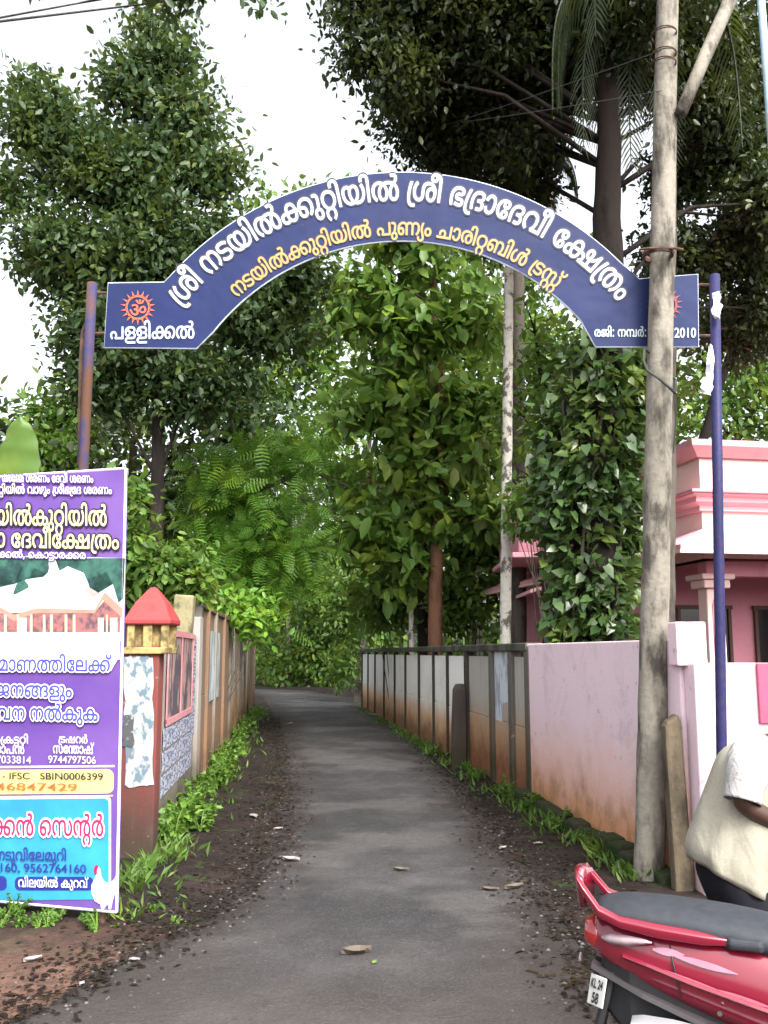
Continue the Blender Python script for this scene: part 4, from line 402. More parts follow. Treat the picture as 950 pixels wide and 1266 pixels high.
# ------------------------------------------------------------------ materials
M = {}
def lane_material():
    t = NT('worn_lane'); a = t.noise(.9, 8, .62); b = t.noise(7, 6, .7); c = t.noise(70, 3, .6)
    col = t.mix(t.ramp(a, .35, .68), (.024, .024, .026), (.062, .059, .061))
    col = t.mix(t.ramp(b, .48, .75, 0, .55), col, (.045, .039, .036)); col = t.mix(t.ramp(c, .50, .72, 0, .5), col, (.16, .15, .145)); col = t.mix(t.ramp(t.noise(150, 2, .6), .56, .70, 0, .5), col, (.02, .019, .019)); col = t.mix(t.ramp(t.noise(.45, 4, .55), .50, .56, 0, .3), col, (.105, .098, .094))
    u = t.sep(t.co('UV'))[0]                     # 0 at the left edge, 1 at the right one: earth washed in from the verges
    e = t.math('MINIMUM', u, t.math('SUBTRACT', 1.0, u)); e = t.math('ADD', e, t.math('MULTIPLY', t.math('SUBTRACT', t.noise(1.7, 9, .72), .5), .62))
    col = t.mix(t.ramp(e, .04, .30, 1, 0), col, (.022, .017, .015))
    y = t.sep()[1]; f = t.ramp(t.math('ADD', y, t.math('MULTIPLY', t.noise(1.3, 5, .6), 3)), 4.0, 8.0, 1, 0)
    col = t.mix(t.math('MULTIPLY', f, .8), col, (.085, .070, .060))
    vo = t.n('ShaderNodeTexVoronoi', feature='DISTANCE_TO_EDGE'); vo.inputs['Scale'].default_value = .55; wv = t.n('ShaderNodeVectorMath', operation='ADD'); t.set(wv.inputs[0], t.co()); nz = t.n('ShaderNodeTexNoise'); nz.inputs['Scale'].default_value = 1.6; nz.inputs['Detail'].default_value = 6; t.set(nz.inputs['Vector'], t.co()); t.set(wv.inputs[1], nz.outputs['Color']); t.set(vo.inputs['Vector'], wv.outputs[0])
    col = t.mix(t.math('MULTIPLY', t.ramp(vo.outputs['Distance'], .0, .014, 1, 0), t.ramp(a, .42, .58, 0, .0)), col, (.016, .014, .013))
    ss = t.ramp(t.noise(28, 3, .55), .66, .70, 0, .6); col = t.mix(ss, col, (.025, .02, .018))
    return t.finish(col, t.ramp(b, .3, .7, .7, .95), .3, 0, t.bump(t.math('ADD', t.noise(60, 6, .7), t.math('MULTIPLY', b, 2)), .9, .02))
def ground_material():
    t = NT('verge_earth'); a = t.noise(1.4, 8, .65); b = t.noise(14, 6, .7); s = t.sep()
    col = t.mix(t.ramp(a, .35, .65), (.016, .012, .011), (.036, .025, .021)); col = t.mix(t.ramp(b, .5, .72, 0, .7), col, (.022, .017, .015))
    red = t.math('MULTIPLY', t.ramp(t.math('ADD', s[1], t.math('MULTIPLY', a, 2.2)), 6.0, 7.2, 1, 0), t.ramp(t.math('ADD', s[0], t.math('MULTIPLY', b, .8)), -1.2, -.5, 1, 0))
    rc = t.mix(t.ramp(b, .35, .65), (.17, .092, .066), (.085, .056, .043)); col = t.mix(red, col, rc)
    g = t.ramp(t.noise(3.2, 6, .6), .56, .66, 0, .75); col = t.mix(t.math('MULTIPLY', g, t.ramp(s[1], 4.5, 7)), col, (.035, .06, .018))
    return t.finish(col, .95, .15, 0, t.bump(t.math('ADD', t.noise(40, 6, .7), t.math('MULTIPLY', b, 2)), .8, .03))
M['lane'] = lane_material(); M['earth'] = ground_material()
def stained(name, top, mid, low, h0, h1, streak=0.5, rough=.9, moss=0.3):
    """a wall colour with mud splashed up from the ground and rain streaks from the top: wear with a shape of its own"""
    t = NT(name); z = t.sep()[2]; n = t.noise(2.3, 7, .65); zz = t.math('ADD', z, t.math('MULTIPLY', t.math('SUBTRACT', n, .5), .5))
    col = t.mix(t.ramp(zz, h0, h1), low, mid); col = t.mix(t.ramp(zz, h1 * .8, h1 * 1.6), col, top)
    st = t.noise(7, 6, .7, t.mapped((3, 3, .22))); col = t.mix(t.ramp(st, .54, .74, 0, streak), col, (.075, .062, .048))
    col = t.mix(t.ramp(t.noise(26, 5, .7), .55, .8, 0, .35), col, low)
    col = t.mix(t.ramp(t.noise(1.6, 8, .7, None, .6), .50, .68, 0, .22), col, (.20, .16, .14)); col = t.mix(t.ramp(t.noise(11, 3, .5), .68, .71, 0, .45), col, (.30, .26, .22))
    gm = t.math('MULTIPLY', t.ramp(zz, .25, .55, 1, 0), t.ramp(t.noise(5, 5, .6), .42, .6, 0, moss)); col = t.mix(gm, col, (.035, .045, .015))
    return t.finish(col, rough, .2, 0, t.bump(t.noise(45, 6, .7), .35, .012))
M['pink_side'] = stained('pink_limewash', (.78, .61, .66), (.77, .52, .48), (.58, .28, .14), .10, .70, .10, moss=.3)
M['pink_front'] = stained('pale_pink_paint', (.82, .62, .68), (.82, .62, .68), (.62, .40, .34), -.1, .25, .10)
M['panel_white'] = stained('whitewashed_panel', (.84, .83, .80), (.66, .42, .25), (.30, .14, .07), .12, .55, .30)
M['panel_grey'] = stained('bare_grey_panel', (.40, .38, .34), (.42, .26, .14), (.25, .10, .05), .2, .7, .6)
M['panel_brown'] = stained('mud_brown_panel', (.20, .13, .085), (.22, .13, .075), (.17, .10, .06), .1, .6, .6)
M['panel_ochre'] = stained('streaked_pale_panel', (.62, .58, .50), (.50, .38, .22), (.30, .18, .09), .2, .7, .9)
M['post_dark'] = stained('weathered_dark_post', (.045, .038, .034), (.055, .042, .034), (.04, .035, .02), .1, .5, .5)
M['post_grey'] = stained('weathered_grey_post', (.22, .20, .17), (.17, .14, .115), (.09, .065, .05), .15, .7, .6)
M['post_moss'] = stained('mossy_grey_post', (.12, .11, .095), (.11, .09, .07), (.06, .05, .03), .2, .8, .7, moss=.7)
M['coping'] = dirty('mossy_coping', (.10, .09, .075), (.035, .042, .025), .4, .62, 3)
M['pole'] = dirty('weathered_pole_concrete', (.25, .23, .19), (.06, .054, .045), .44, .64, 6, stretch=(1, 1, .35), bump=.8, fine=24)
M['pole_tan'] = dirty('stained_stub_concrete', (.135, .108, .072), (.045, .037, .027), .42, .68, 5, stretch=(1, 1, .5), bump=.7, fine=30)
M['red_paint'] = stained('red_plaster', (.17, .048, .042), (.14, .045, .038), (.05, .032, .027), .05, .7, .95)
M['red_roof'] = dirty('faded_red_cap', (.36, .050, .052), (.15, .04, .036), .46, .68, 7, .6)
M['yellow'] = dirty('grimy_yellow_paint', (.40, .30, .125), (.10, .08, .04), .42, .64, 9)
M['cement'] = stained('grey_cement_wall', (.30, .28, .26), (.28, .25, .22), (.12, .10, .08), .15, .6, .6)
t = NT('sign_blue'); _c = t.mix(t.ramp(t.noise(1.5, 4, .6), .3, .7), (.0052, .0125, .060), (.0075, .0160, .078)); _c = t.mix(t.ramp(t.noise(3, 6, .7, t.mapped((2.5, 1, .5))), .56, .74, 0, .5), _c, (.016, .020, .045)); _c = t.mix(t.ramp(t.noise(30, 3, .5), .68, .72, 0, .5), _c, (.05, .035, .03))
M['blue_sign'] = t.finish(_c, .55, .2, 0, t.bump(t.noise(2.2, 3, .5), .35, .05))
M['sign_edge'] = dirty('sign_rim_white', (.42, .47, .54), (.22, .25, .29), .5, .7, 6, .6)
M['white_letter'] = plain('letter_white', (.40, .46, .49), .5, var=.04)
M['yellow_letter'] = plain('letter_yellow', (.40, .215, .06), .5, var=.08)
M['dark_letter'] = plain('letter_shadow', (.012, .012, .04), .5, var=.05)
M['orange_letter'] = plain('emblem_orange', (.42, .085, .045), .5, var=.1)
M['red_letter'] = plain('emblem_red', (.22, .02, .022), .5, var=.1)
M['iron_blue'] = dirty('chipped_blue_iron', (.014, .017, .075), (.085, .045, .03), .56, .66, 4, .55, (1, 1, .4), .2, 30)
M['iron_rust'] = dirty('rusty_blue_iron', (.026, .032, .10), (.085, .042, .026), .46, .58, 3, .8, (1, 1, .35), .4, 30)
M['rust'] = dirty('rusted_iron', (.11, .06, .04), (.05, .035, .03), .4, .6, 8, .85)
M['bark_dark'] = dirty('dark_bark', (.026, .020, .017), (.011, .009, .008), .42, .6, 4, .95, (1, 1, .25), .9, 14)
M['bark_red'] = dirty('reddish_bark', (.17, .085, .05), (.075, .04, .027), .45, .65, 4, .9, (1, 1, .3), .7, 16)
M['bark_pale'] = dirty('pale_mottled_bark', (.52, .50, .44), (.11, .10, .08), .50, .57, 5, .9, (1, 1, .8), .4, 12)
M['bark_grey'] = dirty('grey_bark', (.09, .078, .064), (.035, .03, .025), .45, .62, 4, .95, (1, 1, .3), .7, 14)
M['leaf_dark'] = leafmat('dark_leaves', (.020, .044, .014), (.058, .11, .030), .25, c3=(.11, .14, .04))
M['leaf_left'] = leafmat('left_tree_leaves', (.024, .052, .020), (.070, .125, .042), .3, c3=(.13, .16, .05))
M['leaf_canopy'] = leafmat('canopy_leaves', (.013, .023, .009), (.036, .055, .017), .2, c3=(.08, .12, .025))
M['leaf_teak'] = leafmat('broad_leaves', (.066, .150, .024), (.185, .310, .060), .42, c3=(.20, .23, .07))
M['leaf_feather'] = leafmat('feathery_leaves', (.095, .23, .030), (.20, .39, .05), .4)
M['leaf_mid'] = leafmat('mid_green_leaves', (.050, .120, .020), (.155, .270, .050), .42, c3=(.13, .17, .05))
M['leaf_wood'] = leafmat('far_wood_leaves', (.055, .120, .026), (.145, .255, .052), .42)
M['leaf_vine'] = leafmat('vine_leaves', (.024, .058, .016), (.075, .135, .038), .25, .3, .5)
M['leaf_weed'] = leafmat('weed_leaves', (.070, .155, .022), (.18, .31, .05), .35)
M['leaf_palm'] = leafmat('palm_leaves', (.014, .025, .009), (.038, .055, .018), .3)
M['leaf_palm_fresh'] = leafmat('fresh_palm_leaves', (.10, .18, .07), (.20, .30, .13), .35)
M['leaf_banana'] = leafmat('banana_leaves', (.11, .21, .045), (.15, .26, .06), .45, .4)
M['litter'] = leafmat('dead_leaves', (.011, .008, .0065), (.026, .017, .013), .1, .85, .12, c3=(.06, .045, .035))

# ------------------------------------------------------------------ the setting: ground, lane
LANE = [(-8.0, -9.0, 9.0), (1.0, -6.0, 7.0), (2.6, -2.6, 3.2)]
for py, a, b in ((1258, 20, 790), (1225, 92, 730), (1180, 180, 716), (1140, 248, 694), (1100, 305, 664), (1060, 338, 634), (1020, 348, 604), (980, 352, 574), (940, 351, 540), (905, 345, 503), (880, 338, 468), (862, 328, 432)):
    A = ground(a, py); B = ground(b, py); LANE.append((A.y, A.x, B.x))
LANE += [(37, -5.0, -2.1), (41.5, -6.4, -3.3), (44.5, -11, -7), (48, -18, -12), (60, -60, -50)]
def lane_edges(y):
    for (y0, a0, b0), (y1, a1, b1) in zip(LANE, LANE[1:]):
        if y0 <= y <= y1:
            u = (y - y0) / (y1 - y0); return a0 + (a1 - a0) * u, b0 + (b1 - b0) * u
    return (-16, -10) if y > 0 else (-9, 9)
def wob(x, y):
    return .5 * math.sin(x * 3.1 + 1.7 * math.sin(y * 1.3)) + .3 * math.sin(y * 4.3 + x * 2.2) + .2 * math.sin(x * 9.1 - y * 7.7)
def ground_z(x, y):
    a, b = lane_edges(y); d = max(a - x, x - b); k = max(0, min(1, (d - .05) / .6))
    return k * (.035 + .03 * wob(x, y)) - (0.0 if d > 0 else .03 * min(1, -d / .2))
xs = sorted(set([-400, -200, -100, -60, -40, -25, -16, -11] + [round(-8 + .125 * i, 3) for i in range(105)] + [5.5, 6, 7, 9, 12, 16, 25, 40, 60, 100, 200, 400]))
ys = sorted(set([-200, -80, -40, -20, -10, -5, -2, 0, 1, 2] + [round(2.5 + .125 * i, 3) for i in range(130)] + [19 + .5 * i for i in range(72)] + [56, 60, 70, 90, 140, 250, 500]))
gm = MB(); nx = len(xs)
gm.v = [(x, y, ground_z(x, y)) for y in ys for x in xs]
gm.f = [(j * nx + i, j * nx + i + 1, (j + 1) * nx + i + 1, (j + 1) * nx + i) for j in range(len(ys) - 1) for i in range(nx - 1)]
g_o = gm.build('ground', M['earth'], smooth=True); tag(g_o, 'dark earth verges and reddish bare soil either side of the lane', 'ground', kind='structure')
lm = MB(); rows = []; yy = -7.9
while yy < 48:
    a, b = lane_edges(yy); j = min(1, max(0, yy / 3)) * .10
    a -= .12 + (j + .03) * wob(yy * 1.7, 3) + .05 * math.sin(yy * 9.7) * wob(yy, 1); b += .12 + (j + .03) * wob(5, yy * 1.9) + .05 * math.sin(yy * 8.3) * wob(2, yy); rows.append((yy, a, b)); yy += .12 if yy < 16 else .4
NC = 16; uvs = []
for y, a, b in rows:
    for k in range(NC + 1):
        u = k / NC; lm.v.append((a + (b - a) * u, y, .006 + .012 * math.sin(PI * u) - .014 * (1 if k in (0, NC) else 0))); uvs.append(u)
lm.f = [(i * (NC + 1) + k, i * (NC + 1) + k + 1, (i + 1) * (NC + 1) + k + 1, (i + 1) * (NC + 1) + k) for i in range(len(rows) - 1) for k in range(NC)]
l_o = lm.build('lane', M['lane'], smooth=True); tag(l_o, 'narrow worn grey lane running between the two walls', 'lane', kind='structure')
uvl = l_o.data.uv_layers.new(name='UVMap')
for lp in l_o.data.loops: uvl.data[lp.index].uv = (uvs[lp.vertex_index], l_o.data.vertices[lp.vertex_index].co.y * .1)

# ------------------------------------------------------------------ right side: pink wall, precast wall
def RW(y): return 2.916 - .1232 * y            # lane face of the right wall
rdir = Vector((-.1232, 1, 0)).normalized(); rnor = Vector((1, .1232, 0)).normalized()
def wall_piece(mb, fx, y0, y1, z0, z1, th, side, proud=0.0):
    """a straight length of wall whose lane face follows fx; side +1 thickens to the right"""
    a = Vector((fx(y0) - side * proud, y0, z0)); b = Vector((fx(y1) - side * proud, y1, z0)); n = Vector((side * (th + 2 * proud), 0, 0))
    up = Vector((0, 0, z1 - z0)); mb.add([a, b, b + n, a + n, a + up, b + up, b + n + up, a + n + up], [(0, 1, 2, 3), (4, 7, 6, 5), (0, 4, 5, 1), (1, 5, 6, 2), (2, 6, 7, 3), (3, 7, 4, 0)])
pw = thing('boundary_wall', (2.1, 6.45, 0), 'pink plastered compound wall, mud stained at its foot, running from the gate into the lane', 'wall')
mb = MB(); wall_piece(mb, RW, 6.68, 10.55, -.1, 1.745, .2, 1); mb.build('lane_wall', M['pink_side'], pw, bevel=.012)
zf = at(900, 820, 6.45).z
mb = MB(); mb.box((RW(6.45) + 1.6, 6.56, zf / 2 - .05), (3.2, .22, zf + .1)); mb.build('front_wall', M['pink_front'], pw, bevel=.012)
e0, e1 = at(835, 800, 6.62), at(872, 800, 6.62); ez0, ez1 = zf - .02, at(850, 769, 6.62).z
mb = MB(); mb.box(((e0.x + e1.x) / 2, 6.68, (ez0 + ez1) / 2), (e1.x - e0.x, .2, ez1 - ez0)); mb.build('end_block', M['pink_front'], pw, bevel=.01)
gp0, gp1 = at(938, 820, 6.40), at(990, 895, 6.40)
mb = MB(); mb.box(((gp0.x + gp1.x) / 2, 6.44, (gp0.z + gp1.z) / 2), (gp1.x - gp0.x, .04, gp0.z - gp1.z)); mb.build('dark_pink_panel', plain('deep_pink_paint', (.36, .06, .12), .6), pw, bevel=.006)
kb = MB(); prev = None
for i in range(15):
    y = 6.9 + i * .26; kb.box((RW(y) - .07 + random.uniform(-.02, .02), y, .05), (.16, .25, .2 + random.uniform(-.05, .05)), Euler((random.uniform(-.1, .1), random.uniform(-.15, .15), .12)).to_matrix())
kb.build('foot_kerb', dirty('mossy_kerb', (.035, .034, .02), (.02, .035, .01), .4, .6, 5, .95, bump=.8), pw, bevel=.03)

fw = thing('precast_wall', (RW(10.6), 10.6, 0), 'precast concrete panel wall with dark posts and coping, mud stained, right of the lane', 'wall')
PY = [10.62, 11.35, 12.34, 13.9, 15.4, 16.7, 18.3, 20.1, 21.8, 23.8, 25.8, 27.6, 29.3]
for i, y in enumerate(PY):
    z1 = 1.72 if i < 2 else 1.66; mb = MB(); wd = .17 if i < 4 else .15
    mb.box((RW(y) + .045, y, z1 / 2 - .05), (.12 if i < 4 else .10, wd if i < 4 else .10, z1 + .1), Euler((0, 0, .12)).to_matrix()); mb.build('post', M['post_moss'] if i in (0, 1, 2) else M['post_dark'], fw, bevel=.012)
for i in range(len(PY) - 1):
    m = [M['panel_grey'], M['panel_grey'], M['panel_grey']][i] if i < 3 else M['panel_white']
    for k, (a, b) in enumerate(((-.1, .80), (.806, 1.60))):
        mb = MB(); wall_piece(mb, lambda y: RW(y) + .028 + (.004 if k else 0), PY[i] + .05, PY[i + 1] - .05, a, b, .05, 1); mb.build('panel', m, fw, bevel=.006)
mb = MB(); wall_piece(mb, RW, 10.56, 29.4, 1.665, 1.76, .13, 1, .03); mb.build('coping', M['coping'], fw, bevel=.015)
mb = MB(); wall_piece(mb, RW, 10.555, 10.66, -.1, 1.75, .16, 1, .012); mb.build('end_post', dirty('ochre_end_post', (.34, .26, .16), (.15, .11, .07), .45, .65, 4), fw, bevel=.012)

sp = thing('old_stone_post', ground(570, 950), 'short leaning old concrete post standing against the precast wall', 'post')
b0 = ground(570, 950); b0.x -= .03; mb = MB()
mb.rings([[b0 + Vector((x * s * .11 + dx, y * s * .09, z)) for x, y in ((-1, -1), (1, -1), (1, 1), (-1, 1))] for z, s, dx in ((-.1, 1, 0), (.6, .95, .01), (1.12, .85, .02), (1.2, .55, .03))])
mb.build('post_shaft', M['post_dark'], sp, bevel=.02)

# ------------------------------------------------------------------ left side: red gate pillar, walls
def LWx(y): return -1.93 - .095 * (y - 7.8)
pl = thing('gate_pillar', (-2.04, 7.95, 0), 'red gate pillar crowned by a small yellow lantern house under a red hipped cap', 'pillar')
p0 = at(150, 900, 7.8).x; p1 = at(194, 900, 7.8).x; cx = (p0 + p1) / 2; pw_ = p1 - p0; zt = at(180, 806, 7.8).z
mb = MB(); mb.box((cx, 7.89, zt / 2), (pw_, .18, zt + .1)); mb.build('shaft', M['red_paint'], pl, bevel=.012)
ccx = at(180, 800, 7.75).x; cy = 7.96; zb = at(182, 803, 7.8).z; ze = at(182, 768, 7.8).z; za = at(182, 726, 7.95).z
mb = MB(); mb.box((ccx, cy, zb - .01), (.38, .38, .055)); mb.build('ledge', M['yellow'], pl, bevel=.008)
for ix in (-1, 0, 1):
    for iy in (-1, 1):
        mb = MB(); mb.box((ccx + ix * .14, cy + iy * .14, (zb + ze) / 2), (.06 if ix else .075, .06, ze - zb - .03)); mb.build('lantern_post', M['yellow'], pl, bevel=.008)
mb = MB(); mb.box((ccx, cy, (zb + ze) / 2), (.24, .22, ze - zb - .03)); mb.build('lantern_core', M['yellow'], pl, bevel=.008)
mb = MB(); q = .195; ap = .035
ring = lambda s, z: [Vector((ccx + x * s, cy + y * s, z)) for x, y in ((-1, -1), (1, -1), (1, 1), (-1, 1))]
mb.rings([ring(q * .96, ze - .03), ring(q, ze - .015), ring(q, ze + .01), ring(q * .62, ze + (za - ze) * .55), ring(ap, za - .015), ring(ap * .5, za)]); cap_o = mb.build('roof_cap', M['red_roof'], pl, bevel=.006)

wa = thing('plastered_wall', (LWx(9), 9, 0), 'low grey cement wall between the red pillar and the tall brown wall, pasted with bills', 'wall')
mb = MB(); wall_piece(mb, LWx, 8.14, 11.3, -.1, 1.86, .15, -1); mb.build('wall_face', M['cement'], wa, bevel=.012)
mb = MB(); wall_piece(mb, LWx, 7.99, 8.26, -.1, 1.66, .17, -1, .012); mb.build('end_strip', dirty('pale_cement_strip', (.42, .41, .38), (.24, .22, .20), .5, .7, 4), wa, bevel=.01)
pa = thing('square_post', (LWx(11.4), 11.4, 0), 'grey concrete wall post where the low wall meets the tall brown one', 'post')
mb = MB(); mb.box((LWx(11.4) - .05, 11.42, 1.03), (.2, .2, 2.1)); mb.build('shaft', M['cement'], pa, bevel=.012)
mb = MB(); mb.box((LWx(10.6) - .075, 10.6, 2.075), (.22, .24, .44), Euler((.02, .05, .1)).to_matrix()); tag(mb.build('stone_block', dirty('mossy_block', (.26, .23, .13), (.09, .09, .05), .45, .65, 6), origin=(LWx(10.6), 10.6, 1.86), bevel=.02), 'mossy tan block standing on top of the grey cement wall', 'block')

wb = thing('panel_wall', (LWx(11), 11, 0), 'tall brown precast panel wall streaked with stains, left of the lane', 'wall')
LY = [11.62, 12.7, 13.9, 15.6, 17.2, 18.9, 20.6, 22.3, 24.0, 25.8, 27.6]
for i, y in enumerate(LY):
    mb = MB(); mb.box((LWx(y) - .05, y, 1.1), (.18, .16, 2.36), Euler((0, 0, .095)).to_matrix()); mb.build('post', M['panel_brown'] if i % 2 else M['post_grey'], wb, bevel=.012)
for i in range(len(LY) - 1):
    m = M['panel_ochre'] if 4 <= i <= 7 else M['panel_brown']
    for k, (a, b) in enumerate(((-.1, 1.1), (1.106, 2.2))):
        mb = MB(); wall_piece(mb, lambda y: LWx(y) - (.004 if k else 0), LY[i] + .05, LY[i + 1] - .05, a, b, .07, -1); mb.build('panel', m, wb, bevel=.006)
mb = MB(); wall_piece(mb, LWx, 11.55, 27.68, 2.205, 2.28, .14, -1, .03); mb.build('coping', dirty('brown_coping', (.16, .11, .07), (.06, .055, .035), .42, .62, 3), wb, bevel=.012)

# ------------------------------------------------------------------ pink house
hs_ = thing('pink_house', at(877, 806, 13.0), 'flat roofed pink house with moulded parapet and sunshaded verandah behind the gate wall', 'house')
HC = at(877, 806, 13.0); HX = Vector((.985, .17, 0)).normalized(); HS = Vector((-.17, .985, 0)).normalized()   # corner, front run, side run
def hz(py): return at(877, py, 13.0).z
def sweep(mb, prof, lf=7.5, ls=10.0, close=True):
    """a moulding of (outward, z) points run along the front and the lane side of the house, mitred at the corner"""
    rows = []
    for o, z in prof:
        o1 = -HX * o - HS * o                       # outwards at the corner
        c = Vector((HC.x, HC.y, 0)) + o1; c.z = z
        a = Vector((HC.x, HC.y, 0)) + HX * lf - HS * o; a.z = z
        b = Vector((HC.x, HC.y, 0)) + HS * ls - HX * o; b.z = z
        rows.append([b, c, a])
    n = len(rows); vs = [p for r in rows for p in r]; fs = []
    for i in range(n):
        j = (i + 1) % n
        for k in range(2): fs.append((i * 3 + k, i * 3 + k + 1, j * 3 + k + 1, j * 3 + k))
    fs += [tuple(i * 3 for i in range(n)), tuple(i * 3 + 2 for i in range(n - 1, -1, -1))]
    mb.add(vs, fs)
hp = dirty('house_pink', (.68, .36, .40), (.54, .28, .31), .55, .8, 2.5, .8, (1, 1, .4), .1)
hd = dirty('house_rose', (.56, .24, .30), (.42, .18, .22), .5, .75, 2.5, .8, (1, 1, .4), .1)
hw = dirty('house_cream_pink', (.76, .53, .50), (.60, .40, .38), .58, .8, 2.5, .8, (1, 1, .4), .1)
dk = plain('dark_glass', (.008, .009, .012), .15, .5)
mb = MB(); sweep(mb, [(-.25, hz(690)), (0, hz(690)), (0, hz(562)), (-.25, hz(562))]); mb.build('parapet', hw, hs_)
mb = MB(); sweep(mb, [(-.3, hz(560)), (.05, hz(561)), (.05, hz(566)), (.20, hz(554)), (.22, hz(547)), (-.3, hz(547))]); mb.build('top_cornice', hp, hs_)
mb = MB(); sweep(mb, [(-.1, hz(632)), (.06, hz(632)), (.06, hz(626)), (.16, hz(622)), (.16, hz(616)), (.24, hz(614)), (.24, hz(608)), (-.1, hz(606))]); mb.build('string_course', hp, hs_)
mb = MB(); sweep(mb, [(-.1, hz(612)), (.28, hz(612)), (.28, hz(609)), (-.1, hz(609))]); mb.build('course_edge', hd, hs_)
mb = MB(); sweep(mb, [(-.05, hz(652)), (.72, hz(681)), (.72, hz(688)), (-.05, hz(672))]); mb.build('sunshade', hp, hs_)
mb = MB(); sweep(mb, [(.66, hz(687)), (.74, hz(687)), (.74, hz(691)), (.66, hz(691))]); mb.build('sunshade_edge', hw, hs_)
def hpt(f, s, z): p = Vector((HC.x, HC.y, 0)) + HX * f + HS * s; p.z = z; return p
HR = Matrix((HX, HS, Vector((0, 0, 1)))).transposed()
zs = hz(690)
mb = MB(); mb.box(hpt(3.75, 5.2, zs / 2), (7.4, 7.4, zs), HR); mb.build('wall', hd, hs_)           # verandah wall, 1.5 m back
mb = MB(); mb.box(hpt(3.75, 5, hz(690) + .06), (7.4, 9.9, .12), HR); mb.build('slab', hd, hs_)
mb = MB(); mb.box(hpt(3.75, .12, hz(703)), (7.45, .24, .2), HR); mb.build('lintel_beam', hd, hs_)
for f, s in ((.16, .16), (2.6, .16), (5.2, .16), (.16, 3.2)):
    col = MB(); col.box(hpt(f, s, 1.3), (.26, .26, 2.6), HR); c_o = col.build('column', hw, hs_, bevel=.02)
    ins = MB(); ins.prism([hpt(f - .06, s - .133, .6), hpt(f + .06, s - .133, .6), hpt(f + .06, s - .133, 2.3), hpt(f + .03, s - .133, 2.4), hpt(f - .03, s - .133, 2.4), hpt(f - .06, s - .133, 2.3)], -HS * .012); ins.build('inset', hd, c_o)
    cb = MB(); cb.box(hpt(f, s, zs - .36), (.40, .40, .12), HR); cb.box(hpt(f, s, zs - .26), (.5, .5, .08), HR); cb.build('capital', hw, c_o, bevel=.02)
for f, w_, z0, z1 in ((.75, .85, .95, 2.35), (2.0, .75, .1, 2.35), (3.4, 1.2, .95, 2.35), (5.4, 1.2, .95, 2.35)):
    wn_ = MB(); wn_.box(hpt(f, 1.49, (z0 + z1) / 2), (w_, .06, z1 - z0), HR); wo_ = wn_.build('window' if z0 > .5 else 'door', dk, hs_)
    fr = MB()
    for dx in (-w_ / 2, 0, w_ / 2): fr.box(hpt(f + dx, 1.455, (z0 + z1) / 2), (.05, .05, z1 - z0 + .05), HR)
    for z in (z0, z1): fr.box(hpt(f, 1.448, z), (w_ + .1, .05, .06), HR)
    fr.build('frame', plain('dark_wood_frame', (.07, .03, .02), .6), wo_)
for s in (3.6, 6.4):
    wn_ = MB(); wn_.box(hpt(.04, s, 1.75), (.06, 1.1, 1.2), HR); wn_.build('window', dk, hs_)
# lower wing that reaches towards the lane, further back
W0 = at(632, 780, 17.5); W1 = at(700, 780, 17.5)
def wz(py): return at(660, py, 17.5).z
mb = MB(); mb.box((W1.x + 1.0, 18.7, wz(660) / 2), (2.2, 2.2, wz(660))); mb.build('wing_wall', hp, hs_)
mb = MB(); mb.box((W1.x + .65, 18.6, (wz(634) + wz(686)) / 2), (3.1, 2.9, wz(634) - wz(686))); mb.build('wing_parapet', hd, hs_, bevel=.03)
mb = MB(); mb.box((W1.x + .6, 18.5, wz(690)), (3.3, 3.2, .1)); mb.build('wing_cornice', hp, hs_, bevel=.02)
mb = MB(); a = W0.x + .3; mb.prism([(a, 17.0, wz(735)), (a, 17.0, wz(731)), (a + 1.0, 17.0, wz(712)), (a + 3.0, 17.0, wz(712)), (a + 3.0, 17.0, wz(719)), (a + 1.0, 17.0, wz(719))], (0, 2.6, 0)); mb.build('wing_sunshade', hp, hs_)

# ------------------------------------------------------------------ utility pole, stub, strut, wires
up = thing('utility_pole', ground(803, 1095), 'tall weathered concrete utility pole standing before the arch sign', 'pole')
b0 = ground(803, 1095); tp = at(829, -160, 6.75)
mb = MB(); N = 44; pts = [b0.lerp(tp, i / N) for i in range(N + 1)]; pts[0].z = -.15
mb.tube(pts, [.112 - .031 * i / N for i in range(N + 1)], 14, rough=.035); up_shaft = mb.build('shaft', M['pole'], up, smooth=True)
mb = MB()
for py, px, r in ((38, 824, .098), (64, 823.5, .099), (76, 823, .0995)):
    mb = MB()
    c = at(px, py, 6.68)
    mb.tube([c + Vector((math.cos(q * PI / 8) * r, .06 + math.sin(q * PI / 8) * r, .012 * q / 16 + .003 * math.sin(q))) for q in range(33)], .005, 5); mb.build('wire_binding', M['rust'], up)
mb = MB(); c = at(817, 310, 6.68)
mb.tube([c + Vector((math.cos(q * PI / 8) * .108, .06 + math.sin(q * PI / 8) * .108, 0)) for q in range(17)], .014, 6, flat=1.8)
mb.tube([c + Vector((-.16, .0, .01)), c + Vector((-.1, -.045, 0)), c + Vector((.1, -.045, 0)), c + Vector((.17, .0, .01))], .010, 6); mb.build('iron_clamp', M['rust'], up)
mb = MB(); a = at(797, 430, 6.62); pts = [at(797, 432, 6.75), at(796, 446, 6.6), at(801, 458, 6.53), at(815, 468, 6.5), at(829, 480, 6.53), at(835, 486, 6.66), at(836, 470, 6.85), at(818, 450, 6.95), at(797, 430, 6.8)]
mb.tube(pts, .010, 6); mb.tube([at(835, 486, 6.66), at(836, 520, 6.68), at(833, 560, 6.70)], .006, 5); mb.build('loose_cable', plain('black_cable', (.03, .035, .03), .7), up)
st_ = thing('stay_strut', at(840, 136, 6.75), 'slanting metal strut joining the top of the utility pole', 'strut')
